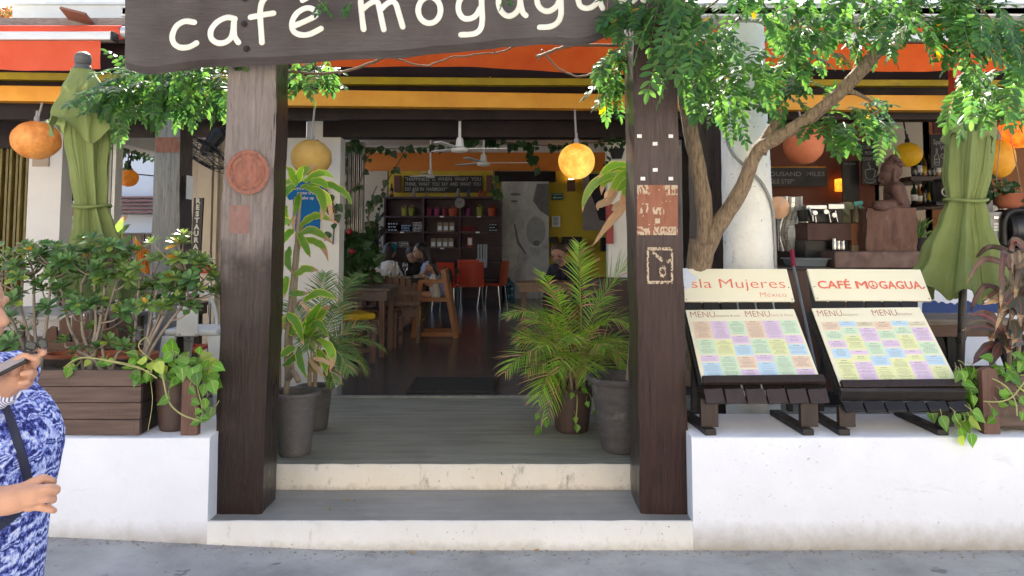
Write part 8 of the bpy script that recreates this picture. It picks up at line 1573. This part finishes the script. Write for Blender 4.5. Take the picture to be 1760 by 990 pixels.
# the street seen through the left side: white house with tiled canopy and shutters, vine on its cable
YE = 15.0
T = thing('neighbour_house', 'bright white house with red tiled canopy seen through the side opening', 'house', (X(230, YE), YE, 0)); mb = MB(); mb.bx(X(60, YE), -4.6, YE, YE + 4, 0, 6.5); part('wall', mb, pm('bright_render', W(.76, .78, .80), W(.70, .73, .76), 2), T)
for i in range(5): a = at(150, 339 + i * 6, YE - .55 - .13 * i); mb = MB(); zz = Z(339 + i * 6, YE - .5); mb.bx(X(150, YE), -5.0, YE - .25 - .1 * i, YE - .1 * i, Z(368, YE) + .30 - .075 * i, Z(368, YE) + .335 - .075 * i); part('tile_row', mb, pm('faded_red_tile', W(.36, .17, .15), W(.28, .13, .12), 9, (6, 1, 1)), T)
mb = MB(); mb.bx(X(150, YE), -5.0, YE - .3, YE - .001, Z(400, YE), Z(368, YE) - .02); part('canopy_soffit', mb, MATS['bright_render'], T)
M_shut = pm('brown_shutter', W(.30, .22, .16), W(.22, .16, .12), 8, (1, 1, 12), .6, .4)
for (x0, x1) in ((196, 226), (229, 248), (250, 259)):
    a, b = at(x0, 440, YE - .03), at(x1, 402, YE - .03); f = MB(); f.bx(a.x, b.x, YE - .04, YE - .002, .3, b.z); fo = part('shutter', f, M_shut, T)
    for j in range(9): z = b.z - .08 - j * .11; mb = MB(); mb.bx(a.x + .04, b.x - .04, YE - .055, YE - .041, z - .04, z + .03); part('slat', mb, M_shut, fo)
ivy('yellow green vine over the side opening with the little orange globe', [([(170, 272, 7.6), (200, 263, 7.6), (222, 262, 7.6), (248, 268, 7.6), (275, 272, 7.6)], 60, .05), ([(205, 266, 7.6), (196, 290, 7.6), (194, 310, 7.6)], 14, .05), ([(222, 262, 7.6), (220, 280, 7.6), (222, 290, 7.6)], 14, .045)], at(222, 265, 7.6))
mb = MB(); mb.tube(smooth_path([at(198, 318 - 20, 14), at(230, 300, 14), at(262, 303, 14)], 4), .012, 5); T = thing('cable', 'thin cable crossing before the bright white house', 'cable', at(230, 300, 14)); mb2 = MB(); mb2.tube(smooth_path([at(90, 270, 14), at(198, 295, 14), at(262, 302, 14), at(420, 318, 14)], 5), .012, 5); part('wire', mb2, M_black, T)
# distant tree over the roof at the top left
T = thing('tree', 'reddish green tree far behind the roof at the top left corner', 'tree', (X(8, 30), 30, 0)); fl, st = MB(), MB(); st.tube([(X(8, 30), 30, 0), (X(6, 30), 30, 6), at(8, 25, 30)], [.25, .2, .1], 10)
for i in range(500): p = at(rn(-40, 22), rn(12, 60), rn(29, 31)); hleaf(fl, p, rdir(), rn(.12, .22))
part('trunk', st, M_bark, T); part('crown', fl, leafmat('autumn_leaf', W(.25, .10, .04), W(.16, .17, .04), trans=.3, island=.4), T, kind='stuff')
# ================================================================ woman in the foreground at the left edge
YF = 2.0
T = thing('person', 'woman in blue and white tie dye dress looking at her phone, left edge', 'person', (-1.42, 2.1, street_z(-1.42)))
q = lambda px, py, Y=YF: at(px, py, Y)
gz = street_z(-1.42)
# profile of the dress: (row, right edge px, depth front to back in m, width across in m)
rows = [(622, -40, .11, .15), (634, -28, .14, .30), (656, -2, .17, .38), (682, 22, .19, .41), (705, 47, .235, .43), (732, 68, .28, .43), (758, 77, .30, .43), (782, 78, .305, .42), (808, 73, .30, .41), (835, 69, .30, .40), (870, 60, .30, .40), (910, 53, .305, .41), (950, 48, .32, .42), (990, 43, .33, .43), (1060, 36, .34, .44), (1160, 30, .34, .46), (1250, 28, .34, .47)]
YC = 2.12
rr = []
for (py, px, d, w_) in rows:
    e = at(px, py, YC); rr.append((e.z, e.x - d / 2, d / 2, w_ / 2))
rr.sort()
zl_, zh_ = rr[0][0], rr[-1][0]
def drow(z):
    for a, b in zip(rr, rr[1:]):
        if z <= b[0]: t = (z - a[0]) / (b[0] - a[0]); t = max(0, t); return [a[i] + (b[i] - a[i]) * t for i in (1, 2, 3)]
    return rr[-1][1:]
def fdress(u, v):
    z = zl_ + (zh_ - zl_) * v; cx, dx, dy = drow(z); a = 2 * math.pi * u; hemw = max(0, .45 - v) * .06
    k_ = 1 + hemw * math.sin(11 * a) + .022 * mnoise.noise(Vector((math.cos(a) * 2, math.sin(a) * 2, z * 7)))
    c, s__ = math.cos(a), math.sin(a); c = math.copysign(abs(c) ** .85, c); s__ = math.copysign(abs(s__) ** .85, s__)
    return Vector((cx + dx * c * k_, YC + dy * s__ * k_, z))
def dressmat():
    k = NM('tie_dye_cotton'); v = k.coord('Object', (1, 1, 1)); nv = k.n('ShaderNodeTexNoise'); nv.inputs['Scale'].default_value = 9; nv.inputs['Detail'].default_value = 3; k.l(v, nv.inputs[0]); ad = k.n('ShaderNodeVectorMath', operation='MULTIPLY_ADD'); k.l(nv.outputs['Color'], ad.inputs[0]); ad.inputs[1].default_value = (.05, .05, .05); k.l(v, ad.inputs[2])
    vo = k.n('ShaderNodeTexVoronoi', feature='F1'); vo.inputs['Scale'].default_value = 13; k.l(ad.outputs[0], vo.inputs['Vector'])
    sub = k.n('ShaderNodeVectorMath', operation='SUBTRACT'); k.l(ad.outputs[0], sub.inputs[0]); k.l(vo.outputs['Position'], sub.inputs[1]); sp = k.n('ShaderNodeSeparateXYZ'); k.l(sub.outputs[0], sp.inputs[0])
    ang = k.n('ShaderNodeMath', operation='ARCTAN2'); k.l(sp.outputs[0], ang.inputs[0]); k.l(sp.outputs[2], ang.inputs[1]); sn = k.math('SINE', k.math('ADD', k.math('MULTIPLY', ang.outputs[0], 8.0), k.math('MULTIPLY', k.noise(v, 70, 3), 7.0)))
    bl = k.math('ADD', k.math('MULTIPLY', sn, .17), k.math('MULTIPLY', k.noise(v, 75, 5, .75), 1.2)); bl = k.math('ADD', bl, k.math('MULTIPLY', k.math('SUBTRACT', .5, vo.outputs['Distance']), .0))
    col = k.ramp(bl, [(.42, W(.016, .020, .11)), (.52, W(.07, .09, .38)), (.66, W(.26, .33, .70)), (.84, W(.66, .71, .86))]); k.l(col, k.b.inputs['Base Color']); k.b.inputs['Roughness'].default_value = .85; k.b.inputs['Specular IOR Level'].default_value = .2; k.bump(k.noise(v, 9, 3), .3, .02); return k.m
dm = MB().grid(fdress, 72, 90)
# body: head, neck, arms, legs, all one skin
mb = MB(); hd = at(-38, 520, YC); hf = Vector((.96, .12, -.30)).normalized(); hs = Vector((-hf.y, hf.x, 0)).normalized(); r = .096
hd = at(-60, 522, YC)
mb.ball(hd, (r * .98, r * .86, r * 1.12), 24, 18); mb.ball(hd + hf * r * .34 + Vector((0, 0, -r * .45)), (r * .72, r * .66, r * .78), 20, 14); face_bits(mb, hd, hf, hs, r)
nk = Vector((hd.x - .02, YC, rr[-1][0] - .01)); caps(mb, hd - Vector((.03, 0, .06)), .056, nk, .060)
cx, dx, dy = drow(rr[-3][0]); caps(mb, (cx, YC - .12, rr[-3][0]), .045, (cx, YC + .12, rr[-3][0]), .045); caps(mb, (cx, YC, rr[-3][0]), .09, (cx, YC, .95), .10); caps(mb, (cx, YC, .95), .10, (cx, YC, .8), .11)
for sg in (-1, 1): chain(mb, [((cx, YC + sg * .1, .8), .10), ((cx + .01, YC + sg * .09, gz + .45), .058), ((cx - .01, YC + sg * .09, gz + .08), .038)]); chain(mb, [((cx - .03, YC + sg * .09, gz + .04), .036), ((cx + .10, YC + sg * .10, gz + .03), .032), ((cx + .16, YC + sg * .105, gz + .025), .024)])
# near arm: elbow back out of frame, forearm forward at the waist, hand loose with curled fingers
Yh = 1.86
SH1 = Vector((cx, YC - .2, rr[-3][0] - .01)); EL1 = at(-150, 872, Yh); WR1 = at(14, 860, Yh)
chain(mb, [(SH1, .058), (EL1, .046), (WR1, .0335)], 18)
h = lambda px, py, dy=0: at(px, py, Yh + dy)
caps(mb, WR1, .034, h(30, 856), .034, 16)
for (kx, ky, kd) in ((56, 833, .014), (60, 845, -.004), (58, 858, -.006), (52, 868, .004)): caps(mb, h(28, 855), .028, h(kx, ky, kd), .0165, 12)
for ch_ in ([((56, 830, .012), .0125), ((74, 822, .022), .0105), ((89, 826, .034), .0088), ((92, 829, .05), .008)], [((60, 843, -.004), .013), ((84, 839, .004), .0110), ((97, 840, .018), .0094), ((98, 844, .036), .008)], [((58, 858, -.006), .013), ((80, 857, 0), .0106), ((91, 857, .014), .0090), ((92, 860, .032), .008)], [((52, 868, .004), .0120), ((72, 872, .006), .0096), ((88, 876, .012), .0082), ((93, 878, .022), .0072)], [((34, 842, .03), .016), ((56, 838, .055), .0125), ((76, 842, .062), .010)]):
    chain(mb, [(h(*p_), r_) for p_, r_ in ch_], 10)
# far arm: raised, holding the phone and sunglasses
Yk = 2.0; g = lambda px, py, dy=0: at(px, py, Yk + dy)
SH2 = Vector((cx, YC + .2, rr[-3][0] - .01)); EL2 = at(-150, 800, 2.24); WR2 = g(8, 665, .05)
chain(mb, [(SH2, .056), (EL2, .046), (WR2, .034)], 16)
caps(mb, WR2, .034, g(28, 648, .03), .033, 14)
for (kx, ky) in ((40, 630), (46, 640), (48, 650), (42, 660)): caps(mb, g(24, 650, .03), .027, g(kx, ky, .03), .016, 10)
for ch_ in ([((42, 630, .03), .015), ((58, 612, .02), .0125), ((72, 601, .0), .011), ((74, 606, -.02), .0095)], [((46, 638, .03), .014), ((60, 624, .0), .012), ((62, 616, -.022), .010), ((48, 612, -.034), .009)], [((48, 650, .03), .014), ((57, 642, 0), .012), ((52, 640, -.024), .0100), ((40, 642, -.034), .0085)], [((42, 660, .03), .013), ((50, 658, 0), .0105), ((46, 656, -.022), .0088), ((36, 658, -.03), .0078)], [((26, 636, .0), .0155), ((34, 618, -.015), .013), ((46, 610, -.02), .0105), ((52, 611, -.02), .009)]):
    chain(mb, [(g(*p_), r_) for p_, r_ in ch_], 10)
part('body', fuse(mb, .0030, 4, .4), M_skin1, T, smooth=True)
part('dress', dm, dressmat(), T, smooth=True)
# sleeves: short on the near arm, a striped cuff on the far wrist
sl_ = MB(); caps(sl_, SH1 + Vector((0, 0, .005)), .070, SH1.lerp(EL1, .42), .068, 18); caps(sl_, SH2, .068, SH2.lerp(EL2, .42), .066, 18); caps(sl_, (cx, YC - .15, rr[-3][0]), .06, (cx, YC + .15, rr[-3][0]), .06, 16)
part('sleeve', fuse(sl_, .008, 5), MATS['tie_dye_cotton'], T, smooth=True)
cu = MB(); d = (WR2 - EL2).normalized(); cu.tube([WR2 - d * .075, WR2 - d * .06, WR2 - d * .03, WR2 + d * .002, WR2 + d * .006], [.036, .046, .048, .043, .034], 20)
part('cuff', cu, stripes('navy_striped_cuff', W(.70, .70, .74), W(.16, .18, .36), 60), T, smooth=True)
hm = MB(); hm.ball(hd + Vector((-.028, 0, .028)), (r * 1.02, r * .98, r * 1.06), 20, 14); caps(hm, hd + Vector((-.075, 0, .0)), .06, nk + Vector((-.06, 0, .0)), .045); caps(hm, hd + Vector((-.02, -.07, .02)), .035, hd + Vector((-.055, -.072, -.06)), .03); hm.ball(hd + Vector((-.14, 0, .03)), .05, 14, 10)
part('hair', fuse(hm, .007, 4), M_hairb, T, smooth=True)
for sg in (-1, 1):
    sh_ = MB(); b = Vector((cx + .04, YC + sg * .097, gz + .012)); sh_.ball(b + Vector((.02, 0, .012)), (.135, .05, .035), 16, 8); part('shoe', sh_, M_black, T, smooth=True)
# shoulder bag with its strap across the chest
bg_ = thing('shoulder_bag', 'dark navy shoulder bag strap crossing the tie dye dress', 'bag', (-1.55, 1.86, .75)); mb = MB()
def on_dress(px, py):   # nearest dress surface point on the camera side
    for i in range(200):
        p = at(px, py, 1.84 + i * .0015); cx_, dx_, dy_ = drow(p.z)
        if (abs(p.x - cx_) / dx_) ** 2.35 + (abs(p.y - YC) / dy_) ** 2.35 < 1.12: break
    return p
sp_ = smooth_path([on_dress(-22, 668), on_dress(0, 690), on_dress(12, 720), on_dress(24, 755), on_dress(36, 795), on_dress(44, 830), on_dress(40, 862), on_dress(0, 900), on_dress(-60, 930)], 6)
n_ = len(sp_); vs = []; fs = []
for i, p_ in enumerate(sp_):
    t = (sp_[min(i + 1, n_ - 1)] - sp_[max(i - 1, 0)]).normalized(); sd_ = t.cross(Vector((0, -1, 0))).normalized() * .016; vs += [p_ - sd_, p_ + sd_, p_ + sd_ + Vector((0, .006, 0)), p_ - sd_ + Vector((0, .006, 0))]
for i in range(n_ - 1):
    a = i * 4
    for j in range(4): fs.append((a + j, a + 4 + j, a + 4 + (j + 1) % 4, a + (j + 1) % 4))
mb.add(vs, fs); M_navy = pm('navy_strap', W(.012, .018, .045), W(.018, .024, .055), 30, rough=.7); part('strap', mb, M_navy, bg_)
mb = MB(); c = sp_[-1] + Vector((-.06, -.03, -.12)); mb.box(c, (.26, .07, .22)); part('pouch', mb, M_navy, bg_, bevel=.02)
# phone and sunglasses held in the raised hand
ph0, ph1 = at(-14, 643, 1.965), at(50, 611, 1.985); dv = (ph1 - ph0).normalized(); T = thing('phone', 'black mobile phone held flat in the raised hand of the woman', 'phone', ph0); up_ = Vector((.42, -.12, .9)); up_ = (up_ - dv * up_.dot(dv)).normalized(); mb = MB(); mb.bar(ph0 - dv * .03, ph1, .072, .009, up=up_); part('body', mb, M_black, T, bevel=.003)
mb = MB(); sdv = dv.cross(up_).normalized(); c0 = ph0 - dv * .027 + up_ * .0052; mb.add([c0 - sdv * .031, c0 + sdv * .031, ph1 - dv * .004 + up_ * .0052 + sdv * .031, ph1 - dv * .004 + up_ * .0052 - sdv * .031], [(0, 1, 2, 3)]); kk = pm('phone_glass', W(.30, .31, .33), W(.25, .26, .28), rough=.08, bump=0); part('screen', mb, kk, T)
T = thing('sunglasses', 'dark sunglasses hanging from the fingers above the phone', 'sunglasses', at(58, 600, 2.0)); M_lens = pm('dark_lens', W(.012, .02, .022), W(.02, .03, .032), rough=.08, bump=0)
for (cx_, cy_, rx, ry, rot) in ((52, 594, 10, 7, 12), (73, 591, 7.5, 9, -28)):
    pts = []
    for i in range(20): a = 2 * math.pi * i / 20; x, y = rx * math.copysign(abs(math.cos(a)) ** .7, math.cos(a)), ry * math.copysign(abs(math.sin(a)) ** .7, math.sin(a)); c, s__ = math.cos(R(rot)), math.sin(R(rot)); pts.append(at(cx_ + x * c - y * s__, cy_ + x * s__ + y * c, 1.985))
    mb = MB(); mb.ext(pts, (0, .004, 0)); L = part('lens', mb, M_lens, T); mb = MB(); mb.tube(pts + [pts[0]], .002, 6, False); part('rim', mb, M_black, L, smooth=True)
mb = MB(); mb.tube([at(61, 596, 1.985), at(64, 597, 1.98), at(67, 595, 1.985)], .002, 6); part('bridge', mb, M_black, T, smooth=True); mb = MB(); mb.tube(smooth_path([at(44, 601, 1.985), at(40, 604, 1.98), at(54, 606, 1.965), at(62, 606, 1.96)], 4), .0035, 6); part('temple', mb, M_black, T, smooth=True)
